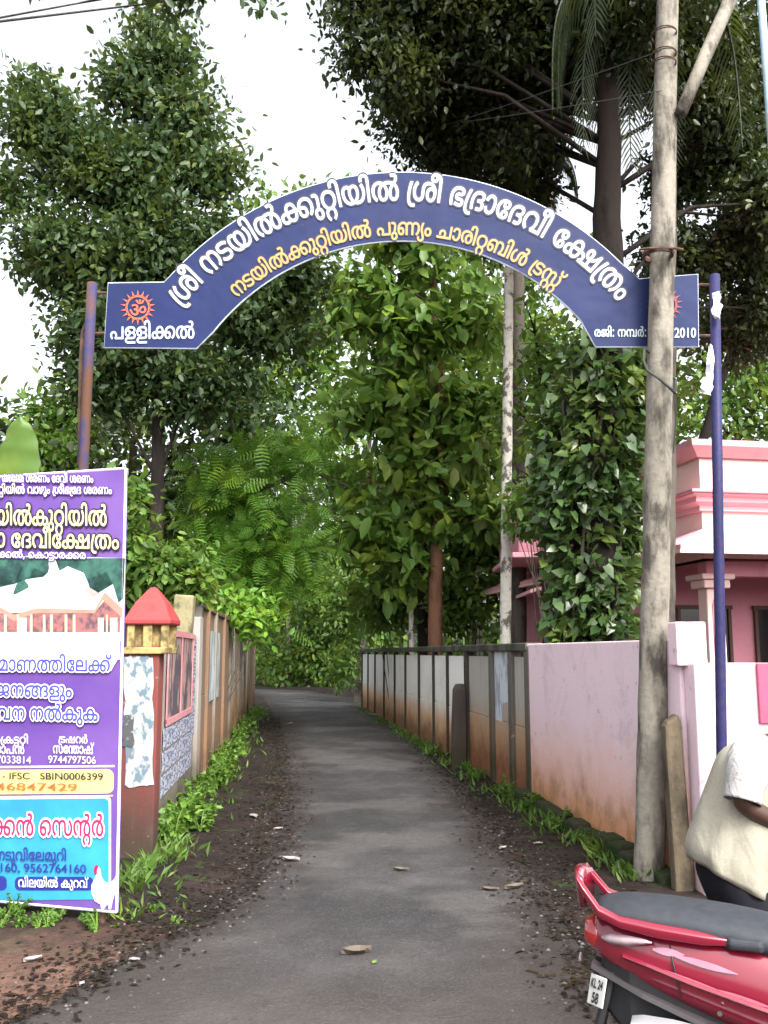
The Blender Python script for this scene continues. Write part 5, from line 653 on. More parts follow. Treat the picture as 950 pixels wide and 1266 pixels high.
mb = MB(); mb.tube([at(842, 140, 6.72), at(872, 70, 6.85), at(912, -20, 7.0), at(960, -130, 7.2)], [.05, .055, .057, .057], 10); mb.build('strut_pipe', M['pole'], st_, smooth=True)
sb = thing('broken_post_stub', ground(829, 1098), 'broken brown concrete post stub standing close beside the utility pole', 'post')
a, b = ground(829, 1096), at(829, 887, 6.66); mb = MB(); wd = .062
mb.rings([[Vector((a.x + (b.x - a.x) * u + x * wd * s, 6.66 + y * .06, -.1 + (b.z + .1) * u + tilt * x)) for x, y in ((-1, -1), (1, -1), (1, 1), (-1, 1))] for u, s, tilt in ((0, 1.05, 0), (.3, 1.0, 0), (.6, 1.03, 0), (.9, .98, 0), (.97, .9, .02), (1, .6, .03))])
mb.build('stub_shaft', M['pole_tan'], sb, bevel=.02)
def wire(p, q, sag, label):
    mb = MB(); pts = [Vector(p).lerp(Vector(q), i / 14) - Vector((0, 0, sag * math.sin(PI * i / 14))) for i in range(15)]
    mb.tube(pts, .0035, 5); o = mb.build('overhead_wire', plain('grey_wire', (.06, .06, .06), .6), origin=p); tag(o, label, 'wire', 'overhead wires to the pole')
wire(at(818, 62, 6.7), at(420, 175, 26), .25, 'upper thin overhead wire running from the pole back into the trees')
wire(at(818, 112, 6.7), at(440, 150, 24), .2, 'lower thin overhead wire running from the pole back into the trees')
bp = thing('painted_pipe', at(948, 60, 7.4), 'pale blue upright pipe at the upper edge beside the strut', 'pipe')
mb = MB(); p = at(950, 110, 7.4); mb.tube([(p.x + .01, 7.4, -.1), (p.x, 7.4, p.z), (p.x - .02, 7.4, p.z + 2)], .034, 10); mb.build('pipe_shaft', plain('pale_blue_paint', (.30, .42, .52), .5), bp, smooth=True)
# ------------------------------------------------------------------ arch sign on its two posts
SY = 7.0; ACX, ACY, RO, RI = 497.0, 596.0, 383.0, 299.0
sg = thing('arch_sign', at(497, 430, SY), 'blue arched temple sign with white and yellow lettering and two square ends spanning the lane', 'sign')
def arc(r, a0, a1, n, cy=ACY): return [(ACX + r * math.sin(a0 + (a1 - a0) * i / n), cy - r * math.cos(a0 + (a1 - a0) * i / n)) for i in range(n + 1)]
out2d = [(134, 350)] + [(203, 349)] + arc(RO, math.radians(-49), math.radians(49), 48)[1:-1] + [(791, 345), (863, 339), (864, 428), (737, 428)] + arc(RI, math.radians(52.5), math.radians(-56), 48)[2:-2] + [(243, 430), (129, 429)]
TH = .035
def sp2(px, py, off=0.0): return at(px, py, SY - off)
mb = MB(); n = len(out2d)
bm = bmesh.new(); fv = [bm.verts.new(sp2(*p)) for p in out2d]; bk = [bm.verts.new(sp2(*p) + Vector((0, TH, 0))) for p in out2d]
bm.faces.new(fv); bm.faces.new(list(reversed(bk)))
for i in range(n): bm.faces.new((fv[i], bk[i], bk[(i + 1) % n], fv[(i + 1) % n]))
bmesh.ops.triangulate(bm, faces=[f for f in bm.faces if len(f.verts) > 4]); bmesh.ops.recalc_face_normals(bm, faces=bm.faces)
me = bpy.data.meshes.new('sign_board'); bm.to_mesh(me); bm.free(); link_mesh('board', me, M['blue_sign'], sg)
mb = MB(); mb.tube([sp2(*p) + Vector((0, .01, 0)) for p in out2d + out2d[:2]], .010, 6); mb.build('rim', M['sign_edge'], sg)
def arcplace(a0, a1, R, k, off):
    a0, a1 = math.radians(a0), math.radians(a1)
    def f(x, y, W):
        a = a0 + (a1 - a0) * x / W; s = R * (a1 - a0) / W * k; r = R + s * y
        return sp2(ACX + r * math.sin(a), ACY - r * math.cos(a), off)
    return f
S1 = "ശ്രീ നടയിൽക്കുറ്റിയിൽ ശ്രീ ഭദ്രാദേവീ ക്ഷേത്രം"; S2 = "നടയിൽക്കുറ്റിയിൽ പുണ്യം ചാരിറ്റബിൾ ട്രസ്റ്റ്"
FW = Vector((0, -1, 0))
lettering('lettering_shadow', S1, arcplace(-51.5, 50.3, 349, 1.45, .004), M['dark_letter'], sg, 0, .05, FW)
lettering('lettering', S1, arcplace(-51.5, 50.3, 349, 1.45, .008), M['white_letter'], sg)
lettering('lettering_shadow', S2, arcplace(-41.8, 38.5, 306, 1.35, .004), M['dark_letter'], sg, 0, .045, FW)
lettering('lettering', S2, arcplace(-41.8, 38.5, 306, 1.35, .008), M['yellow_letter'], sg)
def lineplace(x0, x1, y0, y1, h, off=.006):
    def f(x, y, W): u = x / W; return sp2(x0 + (x1 - x0) * u, y0 + (y1 - y0) * u - h * y, off)
    return f
lettering('lettering', "പളളിക്കൽ", lineplace(136, 241, 419, 418, 27), M['white_letter'], sg)
lettering('lettering', "രജി: നമ്പർ:", lineplace(735, 800, 416, 416, 16), M['white_letter'], sg)
lettering('lettering', "2010", lineplace(834, 861, 417, 417, 17), M['white_letter'], sg, .015)
def sunburst(cx, cy, r, m, om):
    b = MB()
    for k in range(18):
        a = 2 * PI * k / 18; q = .10
        b.add([sp2(cx + r * .66 * math.sin(a - q), cy - r * .66 * math.cos(a - q), .006), sp2(cx + r * .66 * math.sin(a + q), cy - r * .66 * math.cos(a + q), .006), sp2(cx + r * math.sin(a), cy - r * math.cos(a), .006)], [(0, 1, 2)])
    n = 36; ring = [(sp2(cx + rr * math.sin(2 * PI * k / n), cy - rr * math.cos(2 * PI * k / n), .006)) for rr in (r * .58, r * .70) for k in range(n)]
    b.add(ring, [(k, (k + 1) % n, n + (k + 1) % n, n + k) for k in range(n)])
    e = b.build('emblem', m, sg)
    v, f, W = word_2d('OM', .0); xs_ = [p[0] for p in v]; ys_ = [p[1] for p in v]; k = r * .95 / (max(xs_) - min(xs_)); mx, my = (max(xs_) + min(xs_)) / 2, (max(ys_) + min(ys_)) / 2
    me = bpy.data.meshes.new('om'); me.from_pydata([tuple(sp2(cx + (x - mx) * k, cy - (y - my) * k, .008)) for x, y in v], [], f); me.update(); link_mesh('om_sign', me, om, e)
sunburst(170.5, 380, 22, M['orange_letter'], M['orange_letter']); sunburst(822, 376, 23, M['red_letter'], M['red_letter'])
for xa, xb, py in ((112, 136, 362), (110, 136, 412), (860, 888, 352), (860, 888, 415)):
    brk = MB(); brk.tube([at(xa, py, SY + .02), at(xb, py, SY + .02)], .012, 6); brk.build('bracket', M['rust'], sg)
lp = thing('sign_post', (at(106, 806, SY).x, SY, 0), 'rusty blue iron post holding the left end of the arch sign', 'post', 'posts of the arch sign')
mb = MB(); t0 = at(114, 350, SY); t1 = at(103, 580, SY); d = (t1 - t0) / (t0.z - t1.z); bt = t1 + d * t1.z
mb.tube([bt - Vector((0, 0, .1)), t1, t0.lerp(t1, .5), t0], .040, 12); mb.build('shaft', M['iron_rust'], lp, smooth=True)
mb = MB(); mb.tube([at(108, 395, SY + .03), at(103, 410, SY + .05), at(101, 450, SY + .05), at(99, 575, SY + .06)], [.01, .022, .026, .022], 8, rough=.2); mb.build('rusted_strap', M['rust'], lp)
rp = thing('sign_post', (at(893, 950, 6.3).x, 6.3, 0), 'dark blue iron post with torn plastic near its top, right of the arch sign', 'post', 'posts of the arch sign')
mb = MB(); a = at(884, 340, 6.35); b = at(893, 950, 6.3); mb.tube([(b.x + .01, 6.3, -.1), b, a.lerp(b, .5), a], .036, 12); mb.build('shaft', M['iron_blue'], rp, smooth=True)
wp = plain('white_plastic', (.78, .80, .84), .5)
def rag(cx, cy, w_, h_, Y, seed):
    r_ = random.Random(seed); b = MB(); n = 6; vs = []
    for i in range(n + 1):
        for j in range(3): vs.append(at(cx + (j - 1) * w_ * (.3 + .7 * math.sin(PI * (i + .4) / (n + .8))) + r_.uniform(-2, 2), cy + (i / n - .5) * h_, Y) + Vector((0, r_.uniform(-.02, .02) - (.02 if j == 1 else 0), 0)))
    b.add(vs, [(i * 3 + j, i * 3 + j + 1, (i + 1) * 3 + j + 1, (i + 1) * 3 + j) for i in range(n) for j in range(2)])
    o = b.build('plastic_scrap', wp, origin=vs[0]); s = o.modifiers.new('thick', 'SOLIDIFY'); s.thickness = .004
    return o
tag(rag(886, 378, 6, 32, 6.28, 1), 'white plastic scrap wrapped round the blue post near its tip', 'plastic scrap')
tag(rag(878, 452, 4, 50, 6.28, 2), 'long twisted plastic strip hanging along the blue post', 'plastic scrap')
tag(rag(874, 478, 7, 22, 6.27, 3), 'short white plastic rag knotted below the twisted strip', 'plastic scrap')

# ------------------------------------------------------------------ printed billboard on the left
BR = at(143.5, 1128, 5.85); TR = at(155, 579, 5.85); BU = Vector((math.cos(math.radians(17)), -math.sin(math.radians(17)), 0))
BV = (TR - BR).normalized(); BN = BU.cross(BV).normalized()           # towards the camera
if BN.y > 0: BN = -BN
def onboard(px, py, off=0.0):
    d = ray(px, py); t = (BR - EYE).dot(BN) / d.dot(BN); p = EYE + d * t; s = (p - BR).dot(BU)
    return p + BU * max(0.0, -BW + .012 - s) + BN * off
BW = 1.22; TL = TR - BU * BW; BL = BR - BU * BW
bb = thing('printed_board', ((BR.x + BL.x) / 2, (BR.y + BL.y) / 2, 0), 'tall purple printed temple appeal board with a blue chicken advert at its foot', 'sign board')
purple = NT('purple_print'); zc = purple.sep()[2]
M['purple'] = purple.finish(purple.mix(purple.ramp(purple.noise(1.1, 2), .3, .7), (.090, .042, .225), (.15, .08, .28)), .4, .3, 0, purple.bump(purple.noise(2.6, 3, .5), .25, .06))
mb = MB(); mb.prism([BL, BR, TR, TL], -BN * .03); mb.build('sheet', M['purple'], bb)
fm = MB()
for p, q in ((BR, TR), (TL, TR), (BL, BR), (BL, TL)): fm.tube([p - BN * .005, q - BN * .005], .009, 6)
fm.build('frame', plain('white_frame', (.66, .64, .70), .5), bb)
lg = MB()
for p in (BR - BU * .12, BL + BU * .12): lg.tube([p - BN * .05 + Vector((0, 0, 2.4)), p - BN * .05, Vector((p.x, p.y + .05, -.1))], .022, 8)
lg.build('rear_leg', M['rust'], bb)
def patch(name, pts, mat, off, parent=bb):
    bm = bmesh.new(); f = bm.faces.new([bm.verts.new(onboard(x, y, off)) for x, y in pts]); bmesh.ops.triangulate(bm, faces=[f]); me = bpy.data.meshes.new(name); bm.to_mesh(me); bm.free(); return link_mesh(name, me, mat, parent)
def multi(name, polys, mat, off):
    bm = bmesh.new()
    for pts in polys: bm.faces.new([bm.verts.new(onboard(x, y, off)) for x, y in pts])
    bmesh.ops.triangulate(bm, faces=bm.faces[:]); me = bpy.data.meshes.new(name); bm.to_mesh(me); bm.free(); return link_mesh(name, me, mat, bb)
def rrect(x0, y0, x1, y1, r=6, s0=0, s1=0):
    o = []
    for cx_, cy_, a in ((x1 - r, y0 + r, -90), (x1 - r, y1 - r, 0), (x0 + r, y1 - r, 90), (x0 + r, y0 + r, 180)):
        for k in range(5):
            t = math.radians(a + 22.5 * k); o.append((cx_ + r * math.cos(t), cy_ + r * math.sin(t)))
    return o
P_white = plain('print_white', (.66, .67, .72), .4, var=.03); P_yel = plain('print_cream', (.62, .56, .20), .4, var=.05); P_cyan = plain('print_cyan', (.03, .25, .42), .4, var=.2, scale=2)
P_ink = plain('print_ink', (.02, .015, .04), .4); P_blueink = plain('print_blue_ink', (.05, .06, .36), .4); P_magenta = plain('print_magenta', (.38, .015, .09), .4)
P_navy = plain('print_navy', (.02, .03, .20), .4); P_plum = plain('print_plum', (.10, .04, .24), .4); P_brown = plain('print_brown', (.32, .12, .04), .4)
P_pyel = plain('print_pale_yellow', (.66, .60, .30), .4, var=.06)
LX = -92
# the printed photograph of the temple
patch('photo_sky', [(LX, 688), (155, 690), (150, 792), (LX, 788)], plain('print_sky', (.50, .62, .68), .4, var=.1, scale=4), .002)
tg = dirty('print_trees', (.045, .13, .10), (.02, .05, .05), .4, .6, 9, .4, bump=0)
multi('photo_trees', [[(LX, 688), (60, 690), (62, 712), (44, 702), (34, 716), (26, 700), (18, 722), (8, 706), (-20, 730), (LX, 715)], [(66, 690), (155, 690), (153, 740), (147, 745), (140, 722), (132, 707), (122, 712), (114, 738), (110, 722), (104, 708), (84, 700), (74, 706)], [(20, 724), (27, 712), (36, 724), (34, 738), (14, 742)], [(112, 700), (122, 700), (120, 735), (116, 735)]], tg, .0035)
multi('photo_gopuram', [[(-40, 744), (-10, 735), (20, 735), (45, 722), (60, 708), (64, 692), (69, 692), (74, 706), (92, 712), (104, 722), (110, 738), (116, 738), (124, 734), (152, 760), (152, 768), (-40, 770)]], plain('print_roof_white', (.62, .55, .52), .4, var=.04), .005)
multi('photo_roof', [[(-60, 764), (0, 750), (18, 760), (46, 752), (118, 754), (130, 732), (152, 752), (152, 764), (128, 742), (118, 758), (44, 758), (18, 768), (0, 756), (-60, 771)]], plain('print_roof_pink', (.46, .21, .16), .4, var=.1), .0065)
multi('photo_hall', [[(-60, 770), (0, 758), (18, 766), (44, 757), (118, 757), (130, 742), (150, 762), (149, 782), (-60, 782)]], dirty('print_hall', (.30, .12, .12), (.10, .07, .08), .45, .6, 16, .4, bump=0), .006)
pm_ = plain('print_pillars', (.60, .52, .34), .4)
for x, w_ in ((6, 3), (22, 2), (38, 3), (54, 3), (63, 3), (81, 3), (91, 3), (132, 2)): multi('printed_pillar', [[(x, 760), (x + w_, 760), (x + w_, 782), (x, 782)]], pm_, .0075)
pd_ = plain('print_doorway', (.40, .55, .42), .4, var=.3, scale=14)
for x, w_ in ((25, 9), (-20, 12), (122, 7), (137, 9)): multi('printed_doorway', [[(x, 764), (x + w_, 764), (x + w_, 782), (x, 782)]], pd_, .0078)
patch('white_band', [(LX, 782), (149.5, 782), (149, 815), (146, 816), (138, 830), (LX, 826)], P_white, .009)
# rounded panels
patch('cream_panel', rrect(LX, 951, 141, 981, 8), P_yel, .003); patch('cyan_edge', rrect(LX, 984, 137.5, 1108, 6), P_white, .002)
patch('cyan_panel', rrect(LX, 987, 135, 1112, 6), P_cyan, .0035)
multi('red_rule', [rrect(LX, 946, 142, 948.5, 1), rrect(LX, 983, 140, 984.5, .6)], P_pyel, .0025)
patch('navy_tag', rrect(19, 1084, 116, 1101, 6), P_navy, .005); patch('navy_tag', rrect(-50, 1083, 9, 1101, 6), P_navy, .005)
hen = [(119, 1076), (121, 1071), (125, 1074), (126, 1083), (130, 1090), (136, 1092), (141, 1088), (144, 1083), (145, 1092), (143, 1104), (140, 1114), (138, 1124), (135, 1124), (134, 1117), (129, 1119), (129, 1125), (126, 1125), (125, 1118), (118, 1114), (114, 1104), (114, 1094), (118, 1086)]
ho = patch('printed_hen', hen, P_white, .0065); patch('hen_comb', [(117, 1077), (117.5, 1072), (119, 1070), (121, 1069), (123, 1071), (121, 1075), (121, 1080), (119, 1083)], P_magenta, .008, ho)
def bline(text, x0, y0, x1, y1, h, mat, bold, halo=None, hb=.08, ink=None, kb=.14):
    def pf(off):
        def f(x, y, W): u = x / W; return onboard(x0 + (x1 - x0) * u, y0 + (y1 - y0) * u - h * y, off)
        return f
    if ink: lettering('lettering_shadow', text, pf(.0095), ink, bb, 0, kb * .75, BN)
    if halo: lettering('lettering_halo', text, pf(.0115), halo, bb, 0, hb * .75, BN)
    lettering('lettering', text, pf(.0135), mat, bb, bold if text[0] in '-4' else 0)
bline("അമ്മേ ശരണം ദേവീ ശരണം", 4, 596, 117, 597, 15, P_white, .05, ink=P_plum, kb=.12)
bline("നടയിൽകുറ്റിയിൽ വാഴും ശ്രീഭദ്രേ ശരണം", -52, 610, 140, 611, 15, P_white, .05, ink=P_plum, kb=.12)
bline("നടയിൽകുറ്റിയിൽ", -36, 649, 134, 650, 33, P_pyel, .02, ink=P_ink, kb=.085)
bline("ഭദ്രാ ദേവീക്ഷേത്രം", -34, 676, 149, 679, 31, P_pyel, .02, ink=P_ink, kb=.085)
bline("പള്ളിക്കൽ, കൊട്ടാരക്കര", -30, 689, 108, 691, 13, P_white, .05, ink=P_plum, kb=.11)
bline("നിർമ്മാണത്തിലേക്ക്", -45, 829, 138, 830, 25, P_blueink, .006, P_white, .09, P_plum, .12)
bline("ഭക്തജനങ്ങളും", -52, 860, 91, 862, 25, P_blueink, .006, P_white, .09, P_plum, .12)
bline("സംഭാവന നൽകുക", -55, 889, 123, 891, 26, P_blueink, .006, P_white, .09, P_plum, .12)
bline("സെക്രട്ടറി", -22, 918, 37, 919, 14, P_white, .04); bline("ഗോപൻ", -14, 931, 32, 932, 17, P_white, .05); bline("7033814", -3, 943, 40, 944, 13, P_white, .03)
bline("ട്രഷറർ", 74, 918, 110, 919, 14, P_white, .04); bline("സന്തോഷ്", 67, 931, 117, 932, 17, P_white, .05); bline("9744797506", 61, 943, 120, 944, 13, P_white, .03)
bline("- IFSC   SBIN0006399", 4, 963, 129, 964, 12, P_ink, .012); bline("46847429", -4, 976.5, 97, 977.5, 13, P_brown, .012)
bline("ചിക്കൻ സെന്റർ", -36, 1032, 130, 1033, 34, P_magenta, .03, P_white, .10)
bline("ചിറയിൽ നടുവിലേമുറി", -68, 1062, 84, 1064, 19, P_navy, .012)
bline("4160, 9562764160", -8, 1077, 108, 1079, 15, P_navy, .012); bline("വിലയിൽ കുറവ്", 24, 1096, 110, 1097, 16, P_white, .04)

# ------------------------------------------------------------------ bills pasted on the walls
def bill_mat(name, base, ink, scale=18, thr=.55, stretch=(1, 1, 1), amount=.8, torn=(.30, .27, .24)):
    t = NT(name); n = t.noise(scale, 3, .6, t.mapped(stretch)); col = t.mix(t.ramp(n, thr - .05, thr + .05, 0, amount), base, ink)
    col = t.mix(t.ramp(t.noise(6, 6, .7), .60, .68, 0, .7), col, torn); return t.finish(col, .8, .2)
def sheet_on(name, outline, f, mat, label, cat='poster', group=None, th=.004):
    pts = [f(*p) for p in outline]; nrm = (pts[1] - pts[0]).cross(pts[2] - pts[0]).normalized()
    if nrm.dot(EYE - pts[0]) < 0: nrm = -nrm
    b = MB(); b.prism(pts, nrm * th); o = b.build(name, mat, origin=pts[0]); return tag(o, label, cat, group)
def jag(x0, y0, x1, y1, j, n=7, seed=0):
    r_ = random.Random(seed); o = []
    for (ax, ay), (bx, by) in (((x0, y0), (x1, y0)), ((x1, y0), (x1, y1)), ((x1, y1), (x0, y1)), ((x0, y1), (x0, y0))):
        for k in range(n): u = k / n; o.append((ax + (bx - ax) * u + r_.uniform(-j, j), ay + (by - ay) * u + r_.uniform(-j, j)))
    return o
def on_pillar(px, py): return at(px, py, 7.797)
sheet_on('torn_poster', jag(154, 812, 189, 972, 2.2, 9, 3), on_pillar, bill_mat('torn_white_paper', (.36, .38, .39), (.07, .13, .17), 9, .53, (1, 1, .7), .85, (.12, .11, .105)), 'torn whitish poster peeling off the front of the red gate pillar')
sheet_on('torn_poster', jag(151, 885, 167, 922, 2.5, 5, 8), lambda x, y: at(x, y, 7.791), bill_mat('dark_paper', (.07, .075, .08), (.3, .3, .3), 16, .6), 'small dark torn paper scrap on the front of the red gate pillar')
def on_left(px, py, off=.014):
    """the point of the left wall's lane face seen at a photo pixel"""
    d = ray(px, py); y = (-1.93 + .095 * 7.8 + off) / (d.x / d.y + .095); return EYE + d * (y / d.y)
rf = thing('framed_poster', on_left(225, 900), 'pink framed double poster of faded figures on the grey wall beside the red pillar', 'poster')
def lwall(y, z, off): return Vector((LWx(y) + off, y, z))
def lbox(mb, y0, y1, z0, z1, off, th): 
    mb.prism([lwall(y0, z0, off), lwall(y1, z0, off), lwall(y1, z1, off), lwall(y0, z1, off)], Vector((th, 0, 0)))
y0, y1 = 8.75, 10.85
mb = MB(); lbox(mb, y0, y1, 1.02, 1.83, .004, .008); mb.build('sheet', bill_mat('faded_figures', (.34, .22, .20), (.055, .05, .07), 5, .5, (1, 1, .5), .9), rf)
mb = MB()
for yy in (y0, (y0 + y1) / 2, y1): lbox(mb, yy - .035, yy + .035, 1.0, 1.85, .014, .01)
for z in (1.01, 1.835): lbox(mb, y0 - .035, y1 + .035, z - .03, z + .03, .0165, .01)
mb.build('border', dirty('faded_pink_border', (.52, .20, .22), (.40, .30, .30), .5, .7, 6), rf)
nb = bill_mat('newsprint_bill', (.42, .43, .48), (.06, .075, .17), 20, .5, (.5, .5, 2.2), .85); k = 0
names = [('lower', 'near'), ('lower', 'far'), ('middle', 'near'), ('middle', 'far'), ('upper', 'near'), ('upper', 'far')]
for r_ in range(3):
    for c_ in range(2):
        b = MB(); a = 8.6 + c_ * 1.22; z = .36 + r_ * .21; lbox(b, a, a + 1.17, z, z + .19 + random.uniform(-.01, .01), .005 + .002 * k, .004)
        o = b.build('handbill', nb, origin=lwall(a, z, 0)); tag(o, 'blue printed handbill below the pink framed poster, %s row, %s column' % (names[k][0], 'nearer' if c_ == 0 else 'farther'), 'handbill', 'handbills in rows on the grey wall'); k += 1
b = MB(); lbox(b, 12.85, 14.7, .98, 1.95, .012, .006); tag(b.build('pasted_poster', bill_mat('pale_blue_poster', (.42, .48, .50), (.16, .2, .22), 4, .5, (1, 1, .4), .7), origin=lwall(12.85, .98, 0)), 'pale blue grey poster on the tall brown panel wall', 'poster')
b = MB(); lbox(b, 10.98, 11.25, .7, 1.8, .006, .004); tag(b.build('narrow_bill', bill_mat('striped_bill', (.40, .40, .44), (.05, .06, .14), 14, .5, (.3, .3, 3), .9), origin=lwall(10.98, .7, 0)), 'narrow striped bill at the far end of the grey wall', 'poster')
def on_right(px, py, off=.016):
    d = ray(px, py); y = (2.916 + .05 - off) / (d.x / d.y + .1232); return EYE + d * (y / d.y)
sheet_on('torn_poster', [(609, 800), (634, 797), (635, 880), (630, 884), (628, 868), (622, 870), (622, 893), (613, 894), (610, 850)], on_right, bill_mat('blue_white_paper', (.52, .57, .62), (.26, .27, .33), 7, .52, (1, 1, .35), .8), 'torn bluish white poster on the precast wall between two grey posts')
# ------------------------------------------------------------------ scooter
HD = math.radians(21); SO = at(738, 1150, 3.42); SO.z = 0.0
sh = Vector((math.cos(HD), -math.sin(HD), 0)); sr = Vector((-math.sin(HD), -math.cos(HD), 0))
sc_ = thing('scooter', SO + sh * .8, 'glossy red scooter with a long grey seat parked tail first at the lane corner', 'scooter')
TILT = math.radians(0)
def S(s, t, z): return SO + sh * s + sr * t + Vector((0, 0, z))
def paint(name, c, rough=.22, coat=.8): return plain(name, c, rough, .5, 0, .06, 3, coat)
R_red = paint('red_gloss', (.155, .005, .019)); R_blk = plain('black_plastic', (.014, .014, .016), .55); R_seat = plain('grey_vinyl', (.026, .029, .036), .62, .3, 0, .15, 30, 0, .15)
R_sil = plain('satin_silver', (.62, .63, .65), .3, .5, .7, .04); R_rub = plain('tyre_rubber', (.018, .018, .018), .85); R_chr = plain('chrome', (.6, .6, .62), .15, .5, 1.0, .03)
R_lens = plain('clear_lens', (.36, .27, .30), .12, .5); R_rlens = plain('red_lens', (.30, .012, .012), .12, .5, coat=1.0); R_plate = plain('plate_white', (.42, .42, .41), .5)
def section(s, zc, hh, hw, n=20, p=2.6, top=1.0):
    r = []
    for k in range(n):
        a = 2 * PI * k / n; c, q = math.cos(a), math.sin(a); e = 2 / p
        r.append(S(s, hw * math.copysign(abs(c) ** e, c) * (1 - .18 * max(0, q) * top), zc + hh * math.copysign(abs(q) ** e, q)))
    return r
mb = MB(); mb.rings([section(*a) for a in ((-.015, .690, .040, .045), (0, .690, .062, .075), (.05, .682, .085, .105), (.15, .658, .118, .132), (.30, .632, .142, .156), (.48, .598, .165, .176), (.66, .562, .180, .184), (.80, .555, .155, .172), (.92, .52, .12, .14), (.98, .50, .07, .09))])
bo = mb.build('body', R_red, sc_, smooth=True, sub=1)
# crease blade along the side and the lower trim line
for sgn in (-1, 1):
    b = MB(); path = [(.10, .120, .655), (.18, .142, .640), (.32, .163, .606), (.50, .182, .568), (.68, .191, .53), (.84, .178, .485)]
    b.rings([[S(s, sgn * t, z + .010), S(s, sgn * (t + .012), z), S(s, sgn * t, z - .010), S(s, sgn * (t - .03), z)] for s, t, z in path]); b.build('crease', R_red, sc_, smooth=False, bevel=.003)
    b = MB(); path = [(-.01, .07, .595), (.16, .130, .540), (.36, .164, .482), (.56, .180, .428), (.78, .174, .375), (1.0, .14, .33)]
    b.rings([[S(s, sgn * (t - .05), z + .010), S(s, sgn * (t + .006), z + .012), S(s, sgn * (t + .010), z - .004), S(s, sgn * (t - .05), z - .008)] for s, t, z in path]); b.build('trim_strip', plain('dull_grey_trim', (.045, .04, .043), .4), sc_)
    b = MB(); path = [(.10, .112, .585, .545), (.28, .150, .55, .46), (.48, .170, .505, .36), (.70, .172, .455, .28), (.95, .15, .41, .22), (1.15, .13, .36, .20)]
    b.rings([[S(s, sgn * (t - .03), z0), S(s, sgn * t, z0 - .008), S(s, sgn * (t + .006), (z0 + z1) / 2), S(s, sgn * (t - .02), z1), S(s, sgn * (t - .05), z1)] for s, t, z0, z1 in path[2:]]); b.build('lower_panel', R_red, sc_, smooth=True)
    # the red grab rail running up behind the seat
    b = MB(); b.rings([[S(s, sgn * t, z + h), S(s, sgn * (t + .020), z + h * .4), S(s, sgn * (t + .016), z - h), S(s, sgn * (t - .02), z - h * .8), S(s, sgn * (t - .024), z + h * .6)] for s, t, z, h in ((.47, .122, .738, .012), (.36, .138, .742, .020), (.22, .142, .752, .022), (.10, .136, .766, .018), (.03, .124, .790, .019), (-.025, .110, .856, .019), (-.045, .100, .884, .016))])
    b.build('grab_rail', R_red, sc_, smooth=True, bevel=.004)
    b = MB(); b.rings([[S(s, sgn * (t + .004), z + h), S(s, sgn * (t + .014), z), S(s, sgn * (t + .004), z - h), S(s, sgn * (t - .02), z)] for s, t, z, h in ((.03, .090, .700, .004), (.06, .110, .702, .016), (.12, .128, .706, .018), (.17, .138, .712, .010), (.20, .142, .714, .002))]); b.build('indicator', R_lens, sc_, smooth=True)
    # pale swooshes printed on the flank
    for q, (s0, s1, z0, z1, h) in enumerate(((.20, .30, .690, .686, .010), (.27, .46, .680, .652, .009), (.18, .40, .640, .600, .006), (.24, .46, .622, .570, .004), (.40, .56, .600, .570, .006))):
        b = MB(); vs = []
        for i in range(9):
            u = i / 8; s = s0 + (s1 - s0) * u; z = z0 + (z1 - z0) * u; hh = h * math.sin(PI * (.06 + .94 * u)) + .001
            for zz in (z + hh, z - hh):
                hw = np.interp(s, [0, .05, .15, .30, .48, .66], [.075, .105, .132, .156, .176, .184]); zc = np.interp(s, [0, .05, .15, .30, .48, .66], [.69, .682, .658, .632, .598, .562]); hgt = np.interp(s, [0, .05, .15, .30, .48, .66], [.062, .085, .118, .142, .165, .18])
                k = min(1, abs((zz - zc) / hgt)); t = hw * (1 - k ** 2.6) ** (1 / 2.6) * (1 - .18 * max(0, (zz - zc) / hgt)); vs.append(S(s, sgn * (t + .005), zz))
        b.add(vs, [(i * 2, i * 2 + 1, i * 2 + 3, i * 2 + 2) for i in range(8)]); b.build('side_decal', plain('pale_decal', (.30, .13, .18), .4) if q < 2 else plain('dull_pink_decal', (.36, .12, .17), .4), sc_)
b = MB(); b.rings([[S(s, t, z + .018), S(s + .022, t, z + .004), S(s + .03, t * .95, z - .085), S(s + .008, t * .95, z - .088)] for s, t, z in ((-.045, .100, .876), (-.062, .05, .884), (-.066, 0, .886), (-.062, -.05, .884), (-.045, -.100, .876))]); b.build('grab_rail', R_red, sc_, smooth=True)
b = MB(); b.rings([section(*a, p=2.4) for a in ((-.035, .695, .03, .05), (-.03, .695, .045, .062), (0.0, .694, .056, .075), (.02, .693, .06, .08))]); b.build('tail_light', R_rlens, sc_, smooth=True)
seat = [(-.0, .772, .022, .07), (.03, .776, .040, .105), (.12, .776, .052, .128), (.28, .768, .058, .140), (.46, .752, .062, .148), (.56, .738, .060, .150), (.66, .722, .058, .148), (.82, .715, .058, .135), (.95, .712, .052, .105), (1.02, .706, .03, .06)]
b = MB(); b.rings([section(s, z, h, w_, 20, 2.3, .6) for s, z, h, w_ in seat]); se = b.build('seat', R_seat, sc_, smooth=True, sub=1)
b = MB(); b.rings([[S(s, t, z) for t, z in ((.150 + o, .752), (.156 + o, .735), (.150 + o, .718), (.12, .715), (.12, .755))] for s, o in ((.42, -.02), (.44, .004), (.53, .004), (.55, -.02))]); b.build('strap_tab', R_seat, se, bevel=.006)
